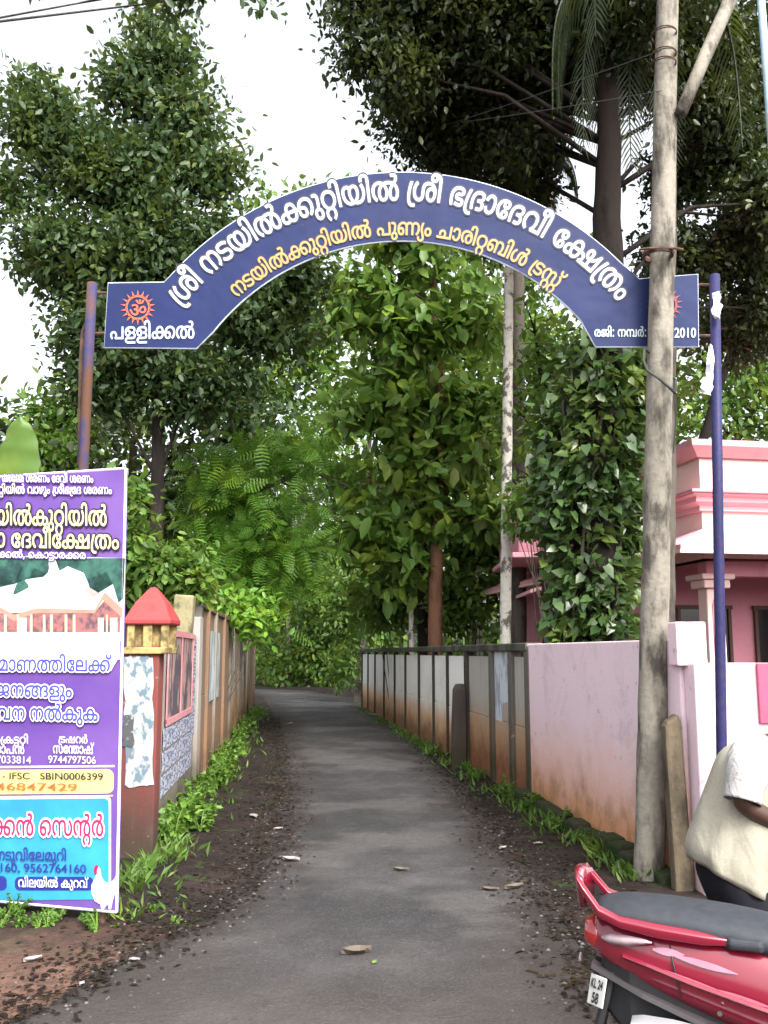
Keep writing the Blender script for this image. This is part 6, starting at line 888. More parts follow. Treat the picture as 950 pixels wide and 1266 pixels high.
for sgn in (-1, 1):                               # seam between tail cowl and side panel, and its screws
    for s_, z0, z1 in ((.245, .755, .50), (.62, .70, .41)):
        b = MB(); b.tube([S(s_ + .05 * u, sgn * (float(np.interp(s_ + .05 * u, [.15, .30, .48, .66, .8], [.132, .156, .176, .184, .176])) * (1 - abs(2 * u - 1) ** 2.6 * .62) + .0015), z0 + (z1 - z0) * u) for u in [k / 12 for k in range(13)]], .0028, 5); b.build('panel_seam', R_blk, bo)
    b = MB(); c = S(.40, sgn * .176, .535); b.tube([c, c + sr * sgn * .008], .008, 8); b.build('screw', R_chr, bo)
# underbody, mudguard, plate, wheels, silencer
b = MB(); b.rings([[S(s, x * w_, z) for x, z in ((-1, z0), (1, z0), (1, z1), (-1, z1))] for s, w_, z0, z1 in ((.02, .06, .47, .66), (.12, .11, .38, .64), (.35, .12, .36, .60), (.7, .13, .26, .5), (1.0, .12, .22, .42))]); b.build('underbody', R_blk, sc_, bevel=.02)
b = MB(); b.rings([[S(s + dx, x * w_, z) for x, dx in ((-1, 0), (-.5, -.012), (.5, -.012), (1, 0), (1, .02), (-1, .02))] for s, z, w_ in ((.10, .63, .06), (.05, .58, .085), (.03, .50, .095), (.0, .40, .10), (-.03, .28, .105))]); mg = b.build('mudguard', R_blk, sc_, bevel=.004)
pc = S(-.075, .05, .485); px_ = (sh * .80 + sr * .60).normalized(); pz_ = Vector((0, 0, 1)) - sr * .12 + sh * .18; pz_.normalize(); pno = px_.cross(pz_).normalized()
if pno.dot(EYE - pc) < 0: pno = -pno
pc = pc + pno * .05 + sh * .115 + Vector((0, 0, .03))
pn = [pc + px_ * (a_ * .036) + pz_ * (b_ * .048) for a_, b_ in ((-1, 1), (1, 1), (1, -1), (-1, -1))]
b = MB(); b.prism(pn, pno * .006); b.box(pc - pno * .03, (.03, .03, .06)); npl = b.build('number_plate', R_plate, mg, bevel=.004)
def plate_txt(txt, u0, u1, v, h):
    o = pno * .0085
    def f(x, y, W):
        u = u0 + (u1 - u0) * x / W; vv = v - h * y; L = pn[0].lerp(pn[3], vv); Rr = pn[1].lerp(pn[2], vv); return L.lerp(Rr, u) + o
    lettering('plate_lettering', txt, f, R_blk, npl, .03)
plate_txt('KL 24', .12, .88, .42, .42); plate_txt('58', .3, .72, .9, .48)
b = MB(); b.rings([section(*a, p=2.2) for a in ((-.055, .60, .012, .02), (-.06, .60, .015, .03))]); b.build('plate_lamp', R_lens, mg)
def wheel(s0, parent):
    wr = MB(); c = (s0, 0, .225); prof = [(.145, .045), (.185, .052), (.215, .040), (.225, .012), (.225, -.012), (.215, -.040), (.185, -.052), (.145, -.045)]; rings = []
    for k in range(32):
        a = 2 * PI * k / 32; rings.append([S(s0 + r * math.cos(a), x, .225 + r * math.sin(a)) for r, x in prof])
    wr.rings(rings, closed=True); wo_ = wr.build('wheel', R_rub, parent, smooth=True)
    rm = MB(); rings = [[S(s0 + r * math.cos(2 * PI * k / 24), x, .225 + r * math.sin(2 * PI * k / 24)) for k in range(24)] for r, x in ((.03, -.06), (.05, -.05), (.06, -.02), (.15, -.02), (.15, .02), (.06, .02), (.05, .05), (.03, .06))]
    rm.rings(rings); rm.build('rim', R_sil, wo_, smooth=False)
wheel(.30, sc_); wheel(1.52, sc_)
b = MB(); b.tube([S(.12, .175, .44), S(.16, .18, .44), S(.20, .185, .437), S(.44, .20, .41), S(.62, .20, .38), S(.66, .195, .37)], [.028, .045, .052, .058, .052, .03], 16); ex = b.build('silencer', R_blk, sc_, smooth=True)
b = MB(); b.rings([[S(s + .10, .20 + .012 * q + x, z + .095 + h * k) for k, x, in ((1, -.02), (.4, .030), (-.4, .034), (-1, -.01))] for s, z, h, q in ((.03, .385, .012, -1), (.07, .380, .028, 0), (.16, .368, .040, .5), (.34, .342, .048, 1), (.46, .325, .044, 1), (.52, .318, .02, 1))]); hsd = b.build('heat_shield', R_sil, ex, smooth=True, bevel=.004)
b = MB(); c = S(.22, .243, .478); b.tube([c, c + sr * .008], .011, 10); b.build('bolt', R_blk, hsd)
b = MB(); b.box(S(.62, .0, .3), (.3, .22, .2), Matrix.Rotation(-HD, 3, 'Z')); b.build('engine', R_blk, sc_, bevel=.04)
b = MB(); b.rings([[S(s, x * w_, z) for x in (-1, 1)] + [S(s, x * w_, z - .07) for x in (1, -1)] for s, w_, z in ((.88, .16, .29), (1.0, .18, .28), (1.22, .19, .28), (1.34, .17, .34))]); b.build('floorboard', R_blk, sc_, bevel=.02)
b = MB(); b.rings([[S(s + .03 * math.cos(PI * k / 8) * 2 - .06, .21 * w_ * math.cos(PI * k / 8) * 1.0, z) + sh * (.10 * math.sin(PI * k / 8)) for k in range(9)] + [S(s - .09, .19 * w_ * math.cos(PI * (8 - k) / 8), z) + sh * (.10 * math.sin(PI * (8 - k) / 8)) for k in range(9)] for s, z, w_ in ((1.36, .30, .8), (1.36, .45, 1.0), (1.32, .65, 1.0), (1.27, .82, .75), (1.24, .92, .45))]); b.build('front_apron', R_red, sc_, smooth=True)
b = MB(); b.tube([S(1.22, -.34, .99), S(1.24, -.2, 1.0), S(1.28, 0, .97), S(1.24, .2, 1.0), S(1.22, .34, .99)], [.018, .015, .015, .015, .018], 8); hb_ = b.build('handlebar', R_blk, sc_, smooth=True)
b = MB(); b.rings([section(*a, p=2.2) for a in ((1.16, .96, .04, .08), (1.22, .965, .075, .13), (1.32, .955, .075, .12), (1.38, .945, .05, .08))]); hc = b.build('handlebar_cowl', R_red, sc_, smooth=True, sub=1)
b = MB(); b.rings([section(*a, p=2.0) for a in ((1.37, .945, .045, .075), (1.395, .94, .035, .055))]); b.build('headlight', R_lens, hc, smooth=True)
for sgn in (-1, 1):
    b = MB(); b.tube([S(1.24, sgn * .2, 1.0), S(1.23, sgn * .27, 1.12)], .007, 6); b.rings([[S(1.225 + .01 * q, sgn * .29 + .06 * math.cos(2 * PI * k / 14), 1.155 + .04 * math.sin(2 * PI * k / 14)) for k in range(14)] for q in (0, 1)]); b.build('mirror', R_blk, sc_)
b = MB(); b.rings([[S(1.52 + r * math.cos(a), x, .225 + r * math.sin(a)) for r, x in ((.25, -.07), (.262, 0), (.25, .07), (.24, .06), (.25, 0), (.24, -.06))] for a in [PI * (.05 + .13 * k) for k in range(8)]]); b.build('front_mudguard', R_red, sc_, smooth=True)
for sgn in (-1, 1):
    b = MB(); b.tube([S(1.30, sgn * .06, .75), S(1.40, sgn * .075, .5), S(1.52, sgn * .075, .225)], .02, 8); b.build('fork', R_blk, sc_, smooth=True)
b = MB(); b.tube([S(.74, -.10, .28), S(.72, -.20, .12), S(.70, -.27, .012)], .011, 6); b.build('side_stand', R_blk, sc_)

# ------------------------------------------------------------------ the man beyond the scooter
PYD = 3.98
ph = thing('person', (at(895, 1000, PYD).x, PYD, 0), 'person in a loose cream shirt and dark trousers leaning forward beyond the scooter seat', 'person')
def pp(px, py, dy=0.0): return at(px, py, PYD + dy)
def skin(name, verts, edges, radii, mat, parent, root=0, sub=2):
    me = bpy.data.meshes.new(name); me.from_pydata([tuple(v) for v in verts], edges, []); o = link_mesh(name, me, mat, parent)
    md = o.modifiers.new('skin', 'SKIN'); md.use_smooth_shade = True
    for i, r in enumerate(radii):
        r = r if isinstance(r, tuple) else (r, r); o.data.skin_vertices[0].data[i].radius = r
    o.data.skin_vertices[0].data[root].use_root = True
    s = o.modifiers.new('sub', 'SUBSURF'); s.levels = sub; s.render_levels = sub
    return o
skm = plain('brown_skin', (.055, .028, .019), .5, .4, var=.15, scale=14)
hip = pp(905, 1060); hip.z = .80; chest = pp(934, 965); sho = pp(950, 932); nk = pp(985, 914); hd_c = nk + Vector((.075, 0, .10)); hd_t = nk + Vector((.115, 0, .215))
V = [hip, hip.lerp(chest, .5), chest, sho, nk, hd_c, hd_t]; E_ = [(i, i + 1) for i in range(6)]; Rd = [(.12, .14), (.11, .13), (.10, .12), (.07, .09), .052, (.092, .082), (.07, .065)]
def limb(start, pts, rad):
    p = start
    for q, r in zip(pts, rad): V.append(q); E_.append((p, len(V) - 1)); Rd.append(r); p = len(V) - 1
    return p
zn = Vector((0, -1, 0))
el = pp(918, 994, -.20); wr_ = pp(975, 1026, -.16)
limb(3, [pp(930, 938, -.14), pp(923, 964, -.19), el, el.lerp(wr_, .5), wr_, wr_ + Vector((.05, 0, -.012))], [.056, .050, .044, .042, .030, .034])
el2 = pp(950, 1000, .20); wr2 = pp(1000, 1020, .16)
limb(3, [sho - zn * .14 + Vector((0, 0, -.02)), (sho - zn * .17).lerp(el2, .55), el2, el2.lerp(wr2, .5), wr2, wr2 + Vector((.05, 0, -.012))], [.062, .052, .044, .042, .030, .034])
for sg_ in (-1, 1):
    hp_ = hip + zn * .10 * sg_ + Vector((0, 0, -.06)); kn = Vector((hip.x + .10, hip.y - .11 * sg_, .44)); an = Vector((hip.x + .0, hip.y - .11 * sg_, .09)); to = Vector((hip.x + .15, hip.y - .12 * sg_, .035))
    limb(0, [hp_, hp_.lerp(kn, .5), kn, kn.lerp(an, .4), an, an.lerp(to, .5), to], [.085, .075, .056, .055, .038, .04, .032])
bdy = skin('body', V, E_, Rd, skm, ph)
for hw_, sgn in ((wr_, 1), (wr2, -1)):            # hands: a palm and five bent fingers each
    base = hw_ + Vector((.055, 0, -.014))
    for k in range(4):
        o_ = zn * sgn * (-.030 + .020 * k); ln = (.062, .072, .068, .055)[k]
        a = base + o_ + Vector((.012, 0, 0)); fv_ = [a - Vector((.03, 0, 0)), a + Vector((.02, 0, -.002)), a + Vector((.02 + ln * .45, 0, -.016)), a + Vector((.02 + ln * .75, 0, -.042))]
        skin('finger', fv_, [(0, 1), (1, 2), (2, 3)], [.009, .0095, .0085, .007], skm, bdy)
    a = hw_ + zn * sgn * .03 + Vector((.02, 0, 0)); skin('thumb', [a - Vector((.015, 0, 0)) - zn * sgn * .015, a + Vector((.025, 0, -.004)) + zn * sgn * .012, a + Vector((.055, 0, -.02)) + zn * sgn * .014], [(0, 1), (1, 2)], [.011, .010, .008], skm, bdy)
for sgn in (-1, 1):
    e_ = MB(); c = hd_c + Vector((.082, sgn * .032, .045)); e_.rings([[c + Vector((.008 * math.cos(PI * i / 6 - PI / 2) , .012 * math.cos(PI * i / 6 - PI / 2) * math.cos(2 * PI * k / 8), .009 * math.cos(PI * i / 6 - PI / 2) * math.sin(2 * PI * k / 8))) + Vector((.006 * math.sin(PI * i / 6 - PI / 2), 0, 0)) for k in range(8)] for i in range(1, 6)]); e_.build('eye', plain('eye_white', (.6, .6, .58), .3), bdy, smooth=True)
    e_ = MB(); c = hd_c + Vector((.0, sgn * .083, .03)); e_.rings([[c + Vector((.02 * s * math.cos(2 * PI * k / 10), sgn * .012 * q, .032 * s * math.sin(2 * PI * k / 10))) for k in range(10)] for q, s in ((-1, .7), (0, 1), (.8, .8))]); e_.build('ear', skm, bdy, smooth=True)
n_ = MB(); c = hd_c + Vector((.090, 0, .02)); n_.rings([[c + Vector((x, y * w_, z)) for x, y in ((0, -1), (h, 0), (0, 1), (-.02, 0))] for z, w_, h in ((.035, .006, .006), (.01, .011, .016), (-.012, .018, .024), (-.022, .012, .008))]); n_.build('nose', skm, bdy, smooth=True, sub=1)
n_ = MB(); c = hd_c + Vector((.084, 0, -.035)); n_.rings([[c + Vector((-.012 * abs(q) + x, .024 * q, z)) for x, z in ((.006, 0), (.002, .007), (-.008, 0), (.002, -.007))] for q in (-1, -.5, 0, .5, 1)]); n_.build('mouth', plain('lips', (.16, .06, .05), .5), bdy, smooth=True)
h_ = MB(); c = hd_c + Vector((.0, 0, .055)); rings = []
for i in range(8):
    a = PI / 2 * i / 7.0; rings.append([c + Vector((-.01 + .104 * math.cos(a) * math.cos(2 * PI * k / 16) * (1 if math.cos(2 * PI * k / 16) < 0 else .85), .098 * math.cos(a) * math.sin(2 * PI * k / 16), -.015 + .115 * math.sin(a) - .05 * (math.cos(2 * PI * k / 16) < -.2) * (1 - i / 7))) for k in range(16)])
h_.rings(rings); h_.build('hair', plain('black_hair', (.01, .009, .008), .6, var=.3, scale=60, bump=.5), bdy, smooth=True)
shirt_m = NT('shaded_cream_shirt'); wv = shirt_m.noise(4.5, 3, .5, shirt_m.mapped((1.6, 1.6, .7)), .4); fn = shirt_m.noise(120, 2)
shirt_mat = shirt_m.finish(shirt_m.mix(shirt_m.ramp(fn, .3, .7), (.27, .255, .205), (.32, .30, .24)), .9, .15, 0, shirt_m.bump(wv, .8, .03))  # shirt body darker than its sleeves: shade painted into the cream cloth colour
sm_ = NT('lit_pale_sleeve'); sleeve_mat = sm_.finish(sm_.mix(sm_.noise(90, 2), (.32, .31, .305), (.38, .37, .365)), .9, .15, 0, sm_.bump(sm_.noise(11, 4, .6, sm_.mapped((1, 1, .6)), .8), .9, .03))  # sleeve lighter than the shirt body: light falling on it painted into the colour
b = MB(); NS = 64; rows = [(854, 912, 985, 1094, .185, 32), (850, 910, 985, 1076, .19, 24), (849, 910, 985, 1056, .19, 14), (859, 917, 987, 1022, .185, 6), (869, 924, 990, 992, .185, 2), (881, 934, 994, 960, .195, 0), (888, 942, 1002, 938, .205, -2), (897, 950, 1010, 923, .205, -5), (912, 962, 1014, 912, .165, -8), (938, 978, 1016, 904, .10, -10), (958, 988, 1016, 898, .068, -12)]
rings = []
for i, (xl, xc, xr, y, lat, tilt) in enumerate(rows):
    r_ = []
    for k in range(NS):
        a = 2 * PI * k / NS; cx_ = math.cos(a); hwp = (xc - xl) if cx_ < 0 else (xr - xc)
        fold = 1 + (.05 * math.sin(4 * a + i * .35) + .07 * math.sin(9 * a - i * .22) + .04 * math.sin(14 * a + i * .3)) * max(0.08, (7.5 - i) / 7.5) * (1 - .75 * max(0, -cx_))
        r_.append(pp(xc + hwp * cx_ * fold, y + tilt * cx_) + Vector((0, -lat * math.sin(a) * fold, 0)))
    rings.append(r_)
b.rings(rings, cap=False)
so = b.build('shirt', shirt_mat, ph, smooth=True, sub=1); sm = so.modifiers.new('thick', 'SOLIDIFY'); sm.thickness = .004
for sgn in (1, -1):
    e_ = el if sgn > 0 else el2; s0 = pp(938, 932, -.05) if sgn > 0 else sho + Vector((.02, .06, -.02)); s1 = pp(927, 938, -.165) if sgn > 0 else sho + Vector((0, .15, -.025)); s2 = s1.lerp(e_, .5) + Vector((.0, 0, 0)); s3 = s1.lerp(e_, .95)
    b = MB(); b.tube([s0, s1, s1.lerp(s2, .5), s2, s2.lerp(s3, .5), s3], [.085, .092, .086, .078, .074, .073], 20, cap=False, rough=.03); o_ = b.build('sleeve', sleeve_mat, so, smooth=True, sub=2); m_ = o_.modifiers.new('thick', 'SOLIDIFY'); m_.thickness = .004
tv = [hip + Vector((.0, 0, -.0)), hip + Vector((0, 0, .06))]; te = [(0, 1)]; trd = [(.15, .17), (.14, .165)]
for sg_ in (-1, 1):
    hp_ = hip + zn * .09 * sg_ + Vector((0, 0, -.08)); kn = Vector((hip.x + .10, hip.y - .11 * sg_, .44)); an = Vector((hip.x, hip.y - .11 * sg_, .10)); k0 = len(tv)
    tv += [hp_, kn, an]; te += [(0, k0), (k0, k0 + 1), (k0 + 1, k0 + 2)]; trd += [.115, .09, .085]
skin('trousers', tv, te, trd, plain('black_trousers', (.012, .012, .016), .9, .1), ph)
for sg_ in (-1, 1):
    f_ = MB(); an = Vector((hip.x + .0, hip.y - .115 * sg_, .0)); f_.rings([[an + Vector((x, y * w_, z)) for y, z in ((-1, .006), (1, .006), (1, .022), (-1, .022))] for x, w_ in ((-.06, .03), (-.03, .042), (.06, .045), (.16, .05), (.2, .03))]); f_.build('sandal', R_blk, ph, bevel=.005)
# ------------------------------------------------------------------ trees
def base_at(px, Y): p = at(px, 806, Y); return (p.x, p.y)
def top_at(px, py, Y): return at(px, py, Y)
# tall dark tree on the left
Y = 17
tree('broadleaf_tree', 'tall dark leafy tree rising behind the left end of the arch sign', base_at(194, Y),
     pix_clumps([(70, 160, 62, 42), (150, 115, 60, 48), (205, 75, 36, 32), (225, 150, 58, 46), (35, 240, 50, 38), (120, 215, 80, 58), (205, 235, 78, 56), (265, 215, 36, 34), (95, 310, 80, 56), (190, 320, 90, 60), (285, 300, 36, 46), (40, 120, 24, 34), (95, 400, 55, 52), (180, 420, 90, 60), (300, 385, 82, 44), (245, 480, 68, 46), (360, 340, 46, 34), (120, 480, 42, 46), (185, 28, 30, 24), (350, 400, 60, 46)], Y),
     [top_at(192, 700, Y), top_at(196, 560, Y), top_at(198, 450, Y), top_at(190, 330, Y), top_at(160, 230, Y)], .16, M['bark_dark'], M['leaf_left'], 2300, 22, .28, .17, LEAF, .3)
tree('broadleaf_tree', 'hazy pale green tree at the left edge above the printed board', base_at(60, 28),
     pix_clumps([(60, 520, 38, 30), (105, 500, 40, 36), (40, 570, 50, 36), (115, 560, 48, 42), (150, 520, 36, 50)], 28), [top_at(70, 640, 28), top_at(80, 560, 28)], .15, M['bark_grey'], M['leaf_mid'], 330, 16, .4, .30)
# sprays of leaf entering at the top edge, from a tree that stands nearer on the left
tree('overhanging_tree', 'leafy branch tips hanging in at the upper edge left of the sky gap', base_at(-420, 9),
     pix_clumps([(215, -18, 34, 26), (170, -34, 40, 26), (40, -30, 40, 20), (318, -12, 26, 26), (240, -60, 60, 40)], 9), [top_at(-420, 500, 9), top_at(-400, 0, 9), top_at(-260, -300, 9), top_at(120, -420, 9)], .2, M['bark_grey'], M['leaf_left'], 120, 9, .13, .12, limb=.07)
# dark canopy at the top right, on the vine-clad trunk
Y = 12.2
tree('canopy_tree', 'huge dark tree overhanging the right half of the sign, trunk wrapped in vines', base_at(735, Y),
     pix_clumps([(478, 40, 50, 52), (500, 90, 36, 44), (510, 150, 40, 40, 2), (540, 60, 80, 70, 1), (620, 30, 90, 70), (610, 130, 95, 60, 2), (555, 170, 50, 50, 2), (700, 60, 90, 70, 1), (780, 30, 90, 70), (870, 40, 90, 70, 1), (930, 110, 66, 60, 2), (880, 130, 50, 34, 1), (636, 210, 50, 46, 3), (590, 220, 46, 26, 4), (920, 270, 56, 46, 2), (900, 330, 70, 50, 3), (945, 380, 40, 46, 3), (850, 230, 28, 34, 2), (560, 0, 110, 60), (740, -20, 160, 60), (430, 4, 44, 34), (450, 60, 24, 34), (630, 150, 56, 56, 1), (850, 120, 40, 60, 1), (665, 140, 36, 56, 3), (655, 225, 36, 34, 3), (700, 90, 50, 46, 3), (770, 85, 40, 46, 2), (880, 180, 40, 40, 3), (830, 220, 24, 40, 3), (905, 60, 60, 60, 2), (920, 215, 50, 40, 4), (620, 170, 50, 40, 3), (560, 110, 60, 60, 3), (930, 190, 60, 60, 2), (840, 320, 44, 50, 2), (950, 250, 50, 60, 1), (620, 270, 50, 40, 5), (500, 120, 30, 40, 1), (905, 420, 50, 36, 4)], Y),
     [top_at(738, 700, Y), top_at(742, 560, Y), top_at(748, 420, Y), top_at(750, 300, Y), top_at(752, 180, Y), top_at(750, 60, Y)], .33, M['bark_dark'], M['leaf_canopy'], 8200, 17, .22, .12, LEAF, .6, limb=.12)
# its climbing vine
Y = 11.4; A = []
def vine_w(py): return float(np.interp(py, [400, 440, 520, 600, 660, 720, 770, 800], [30, 50, 62, 62, 48, 40, 52, 60]))
def vine_c(py): return float(np.interp(py, [400, 440, 520, 600, 660, 720, 770], [752, 745, 728, 722, 735, 735, 732]))
for _ in range(560):
    py = random.uniform(405, 800); a = random.uniform(0, 2 * PI); p = at(vine_c(py), py, 12.2); rr = vine_w(py) * 12.2 / FPX * random.uniform(.72, 1.08)
    tw = (p.x + math.cos(a) * rr, p.y + math.sin(a) * rr * .8, p.z)
    for q in range(9): A.append((tw[0] + random.gauss(0, .10), tw[1] + random.gauss(0, .10), tw[2] - .06 * q + random.gauss(0, .09)))
A = np.array(A); O = np.stack([A[:, 0] - at(735, 600, 12.2).x, A[:, 1] - 12.2, np.zeros(len(A))], 1); O /= np.linalg.norm(O, axis=1, keepdims=True) + 1e-6
vb = thing('climbing_vine', (at(735, 806, 12.2).x, 12.2, 0), 'thick glossy climbing vine cloaking the trunk above the pink wall', 'vine')
leaf_mesh('foliage', [scatter(A, rng.uniform(.10, .20, len(A)), HEART, .75, O, .9)], M['leaf_vine'], vb)
mb = MB()
for k in range(5):
    a = k * 1.256; mb.tube([at(735, 790, 12.2) * 1 + Vector((math.cos(a + .12 * i) * (.36 + .06 * (i % 3)), math.sin(a + .12 * i) * .36, i * .28 - (1.8 if i == 0 else 0))) for i in range(14)], .022, 6, rough=.1)
mb.build('stem', M['bark_grey'], vb)
# coconut palm hanging its fronds in from the top right
def frond(mb, root, direction, length, droop, w_=.55, n=34, twist=0.0, ragged=.06):
    d = Vector(direction).normalized(); side0 = d.cross(Vector((0, 0, 1))); side0.normalize(); pts = []; p = Vector(root); dd = d.copy()
    for i in range(n + 1):
        pts.append(p.copy()); dd = (dd + Vector((0, 0, -droop * (i / n) * 2.2 / n * 6))).normalized(); p = p + dd * (length / n)
    mb.tube(pts, [.035 * (1 - .85 * i / n) for i in range(n + 1)], 5)
    for i in range(3, n):
        u = i / n; tan = (pts[i + 1] - pts[i - 1]).normalized(); side = tan.cross(Vector((0, 0, 1)))
        if side.length < .05: side = side0.copy()
        side.normalize(); L = w_ * (math.sin(PI * (.12 + .82 * u)) ** .7) * random.uniform(.85, 1.1)
        for s_ in (-1, 1):
            if random.random() < ragged: continue
            q = pts[i]; e = (side * s_ * .75 + tan * .5 + Vector((0, 0, -.55))).normalized(); m_ = q + e * L * .5 + Vector((0, 0, -.02)); tip = q + e * L + Vector((0, 0, -.28 * L)); wv_ = tan * .028
            mb.add([q - wv_ * .5, q + wv_ * .5, m_ + wv_, m_ - wv_, tip], [(0, 1, 2, 3), (3, 2, 4)])
def palm(name, label, base, crown_pt, r0, nf, length, droop, w_, leafm, barkm, cat='palm tree', az0=0.0, up=.35, group=None, lean=None):
    t = thing(name, (base[0], base[1], 0), label, cat, group); c = Vector(crown_pt); b0 = Vector((base[0], base[1], -.1)); mb = MB()
    pts = [b0.lerp(c, i / 30) for i in range(31)]; mb.tube(pts, [r0 * (1 - .25 * i / 30) * (1.06 if i % 2 else .97) for i in range(31)], 12, rough=.03); mb.build('trunk', barkm, t, smooth=True)
    for k in range(nf):
        a = az0 + 2 * PI * k / nf + random.uniform(-.15, .15); f = MB(); e = up + random.uniform(-.35, .35)
        frond(f, c + Vector((0, 0, .1)), (math.cos(a), math.sin(a), e), length * random.uniform(.85, 1.1), droop * random.uniform(.8, 1.2), w_); f.build('frond', leafm, t)
    return t
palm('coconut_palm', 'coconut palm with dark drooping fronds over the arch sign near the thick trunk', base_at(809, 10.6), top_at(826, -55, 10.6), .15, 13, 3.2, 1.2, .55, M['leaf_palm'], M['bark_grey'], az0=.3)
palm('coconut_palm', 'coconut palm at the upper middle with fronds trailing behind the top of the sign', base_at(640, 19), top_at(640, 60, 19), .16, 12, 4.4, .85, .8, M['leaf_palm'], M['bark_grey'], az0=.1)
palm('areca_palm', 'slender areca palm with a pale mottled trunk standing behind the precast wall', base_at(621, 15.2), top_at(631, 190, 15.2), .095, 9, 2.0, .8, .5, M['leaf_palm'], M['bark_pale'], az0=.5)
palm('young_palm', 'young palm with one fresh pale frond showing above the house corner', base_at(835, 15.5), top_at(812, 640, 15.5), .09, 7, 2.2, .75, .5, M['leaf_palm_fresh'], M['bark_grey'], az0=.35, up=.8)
# broad-leaved tree in the middle, right of the lane
Y = 20
tree('broad_leaved_tree', 'large leaved tree with a reddish bare trunk just behind the precast wall', base_at(538, Y),
     pix_clumps([(470, 350, 52, 36), (560, 330, 60, 34), (430, 420, 44, 38), (500, 410, 60, 44), (585, 400, 50, 42), (455, 500, 50, 44), (530, 490, 64, 46), (600, 490, 40, 44), (500, 570, 56, 40), (570, 570, 54, 42), (450, 590, 36, 36), (540, 630, 50, 28), (470, 660, 50, 34), (430, 690, 34, 30), (490, 710, 34, 26), (600, 630, 34, 36), (420, 360, 34, 30), (500, 300, 60, 24)], Y, .8),
     [top_at(539, 720, Y), top_at(542, 640, Y), top_at(546, 520, Y), top_at(540, 420, Y), top_at(535, 340, Y)], .17, M['bark_red'], M['leaf_teak'], 620, 9, .28, .40, LEAF, .55)
tree('slim_tree', 'slim tree with a thin pale trunk left of the reddish trunk', base_at(509, 20.8), pix_clumps([(512, 600, 40, 34), (508, 530, 40, 40), (500, 460, 36, 40)], 21), [top_at(509, 700, 20.8), top_at(511, 600, 20.8)], .075, M['bark_pale'], M['leaf_teak'], 70, 9, .28, .36, LEAF, .5)
tree('dark_trunk_tree', 'dark trunked tree close behind the reddish trunk', base_at(523, 22), pix_clumps([(540, 540, 60, 50), (590, 450, 50, 60), (620, 560, 40, 50)], 23), [top_at(523, 700, 22), top_at(530, 560, 22), top_at(545, 450, 22)], .15, M['bark_dark'], M['leaf_mid'], 260, 15, .35, .26)
# feathery light green tree over the left wall
Y = 19
tree('feathery_tree', 'light green feathery leaved tree leaning over the left wall', base_at(235, Y),
     pix_clumps([(280, 590, 50, 18), (345, 560, 56, 18), (400, 575, 34, 20), (430, 600, 18, 14), (310, 625, 60, 18), (380, 625, 44, 16), (245, 650, 40, 26), (300, 672, 60, 20), (270, 715, 60, 26), (350, 680, 40, 18), (240, 730, 40, 26), (330, 720, 36, 18)], Y, .9),
     [top_at(240, 740, Y), top_at(262, 660, Y), top_at(310, 610, Y), top_at(360, 590, Y)], .10, M['bark_grey'], M['leaf_feather'], 400, 6, .36, .44, FERN, .4, flat=.3)
# bushes on and behind the left wall
def bush(name, label, px, Y, specs, leafm, nt, per, sg, size, tm=LEAF, group='bushes behind the walls', cat='bush', z0=0.0):
    b_ = base_at(px, Y); t = thing(name, (b_[0], b_[1], z0), label, cat, group); cl = pix_clumps(specs, Y); mb = MB()
    for c, r in cl:
        for k in range(3): mb.tube([(b_[0] + random.uniform(-.1, .1), b_[1], z0 - .05), Vector((b_[0], b_[1], z0)).lerp(Vector(c), .5) + Vector((random.uniform(-.2, .2), 0, .1)), Vector(c) + Vector((random.uniform(-.5, .5) * r[0], 0, r[2] * .4))], [.014, .01, .004], 5)
    mb.build('stem', M['bark_grey'], t); A_, O_ = blob_points(cl, nt, per, sg); leaf_mesh('foliage', [scatter(A_, rng.uniform(.65, 1.2, len(A_)) * size, tm, .35, O_, .6)], leafm, t); return t
bush('bush', 'leafy shrub rising behind the red pillar cap', 205, 11.5, [(172, 700, 24, 34), (205, 690, 36, 40), (238, 715, 30, 26), (150, 640, 30, 50)], M['leaf_mid'], 150, 14, .14, .15)
bush('bush', 'fresh green shrub spilling over the brown wall top', 262, 17, [(262, 735, 30, 20), (300, 745, 28, 22), (315, 770, 18, 14)], M['leaf_feather'], 60, 12, .18, .20)
bush('bush', 'dark tall shrub mass beyond the far end of the left wall', 335, 49, [(340, 760, 30, 44), (360, 720, 40, 40), (330, 820, 14, 24), (320, 700, 30, 40), (355, 825, 24, 20)], M['leaf_mid'], 240, 18, .4, .30)
bush('bush', 'dark hedge bush at the bend where the lane turns left', 385, 46, [(380, 800, 40, 40), (415, 790, 36, 46), (350, 830, 26, 18), (395, 740, 46, 40), (430, 830, 20, 22)], M['leaf_mid'], 300, 18, .45, .32)
bush('bush', 'tall glossy bush at the far end of the precast wall', 442, 32, [(430, 760, 24, 44), (440, 720, 30, 40), (425, 820, 16, 34), (455, 750, 24, 34), (434, 850, 11, 16)], M['leaf_mid'], 260, 16, .28, .24)
bush('bush', 'bush behind the precast wall between the thin pale trunk and the reddish trunk', 490, 23, [(470, 740, 26, 40), (500, 730, 26, 44), (520, 690, 26, 40)], M['leaf_teak'], 150, 12, .28, .28)
bush('bush', 'dark bush filling the gap between the reddish and mottled trunks', 580, 22, [(560, 740, 24, 40), (590, 730, 28, 44), (580, 660, 36, 40), (610, 690, 20, 40)], M['leaf_mid'], 240, 14, .28, .24)
bush('bush', 'light green round leaved shrub beside the mottled palm trunk', 700, 14.6, [(650, 615, 22, 18), (640, 650, 14, 16), (660, 640, 12, 14)], M['leaf_teak'], 40, 8, .14, .2)
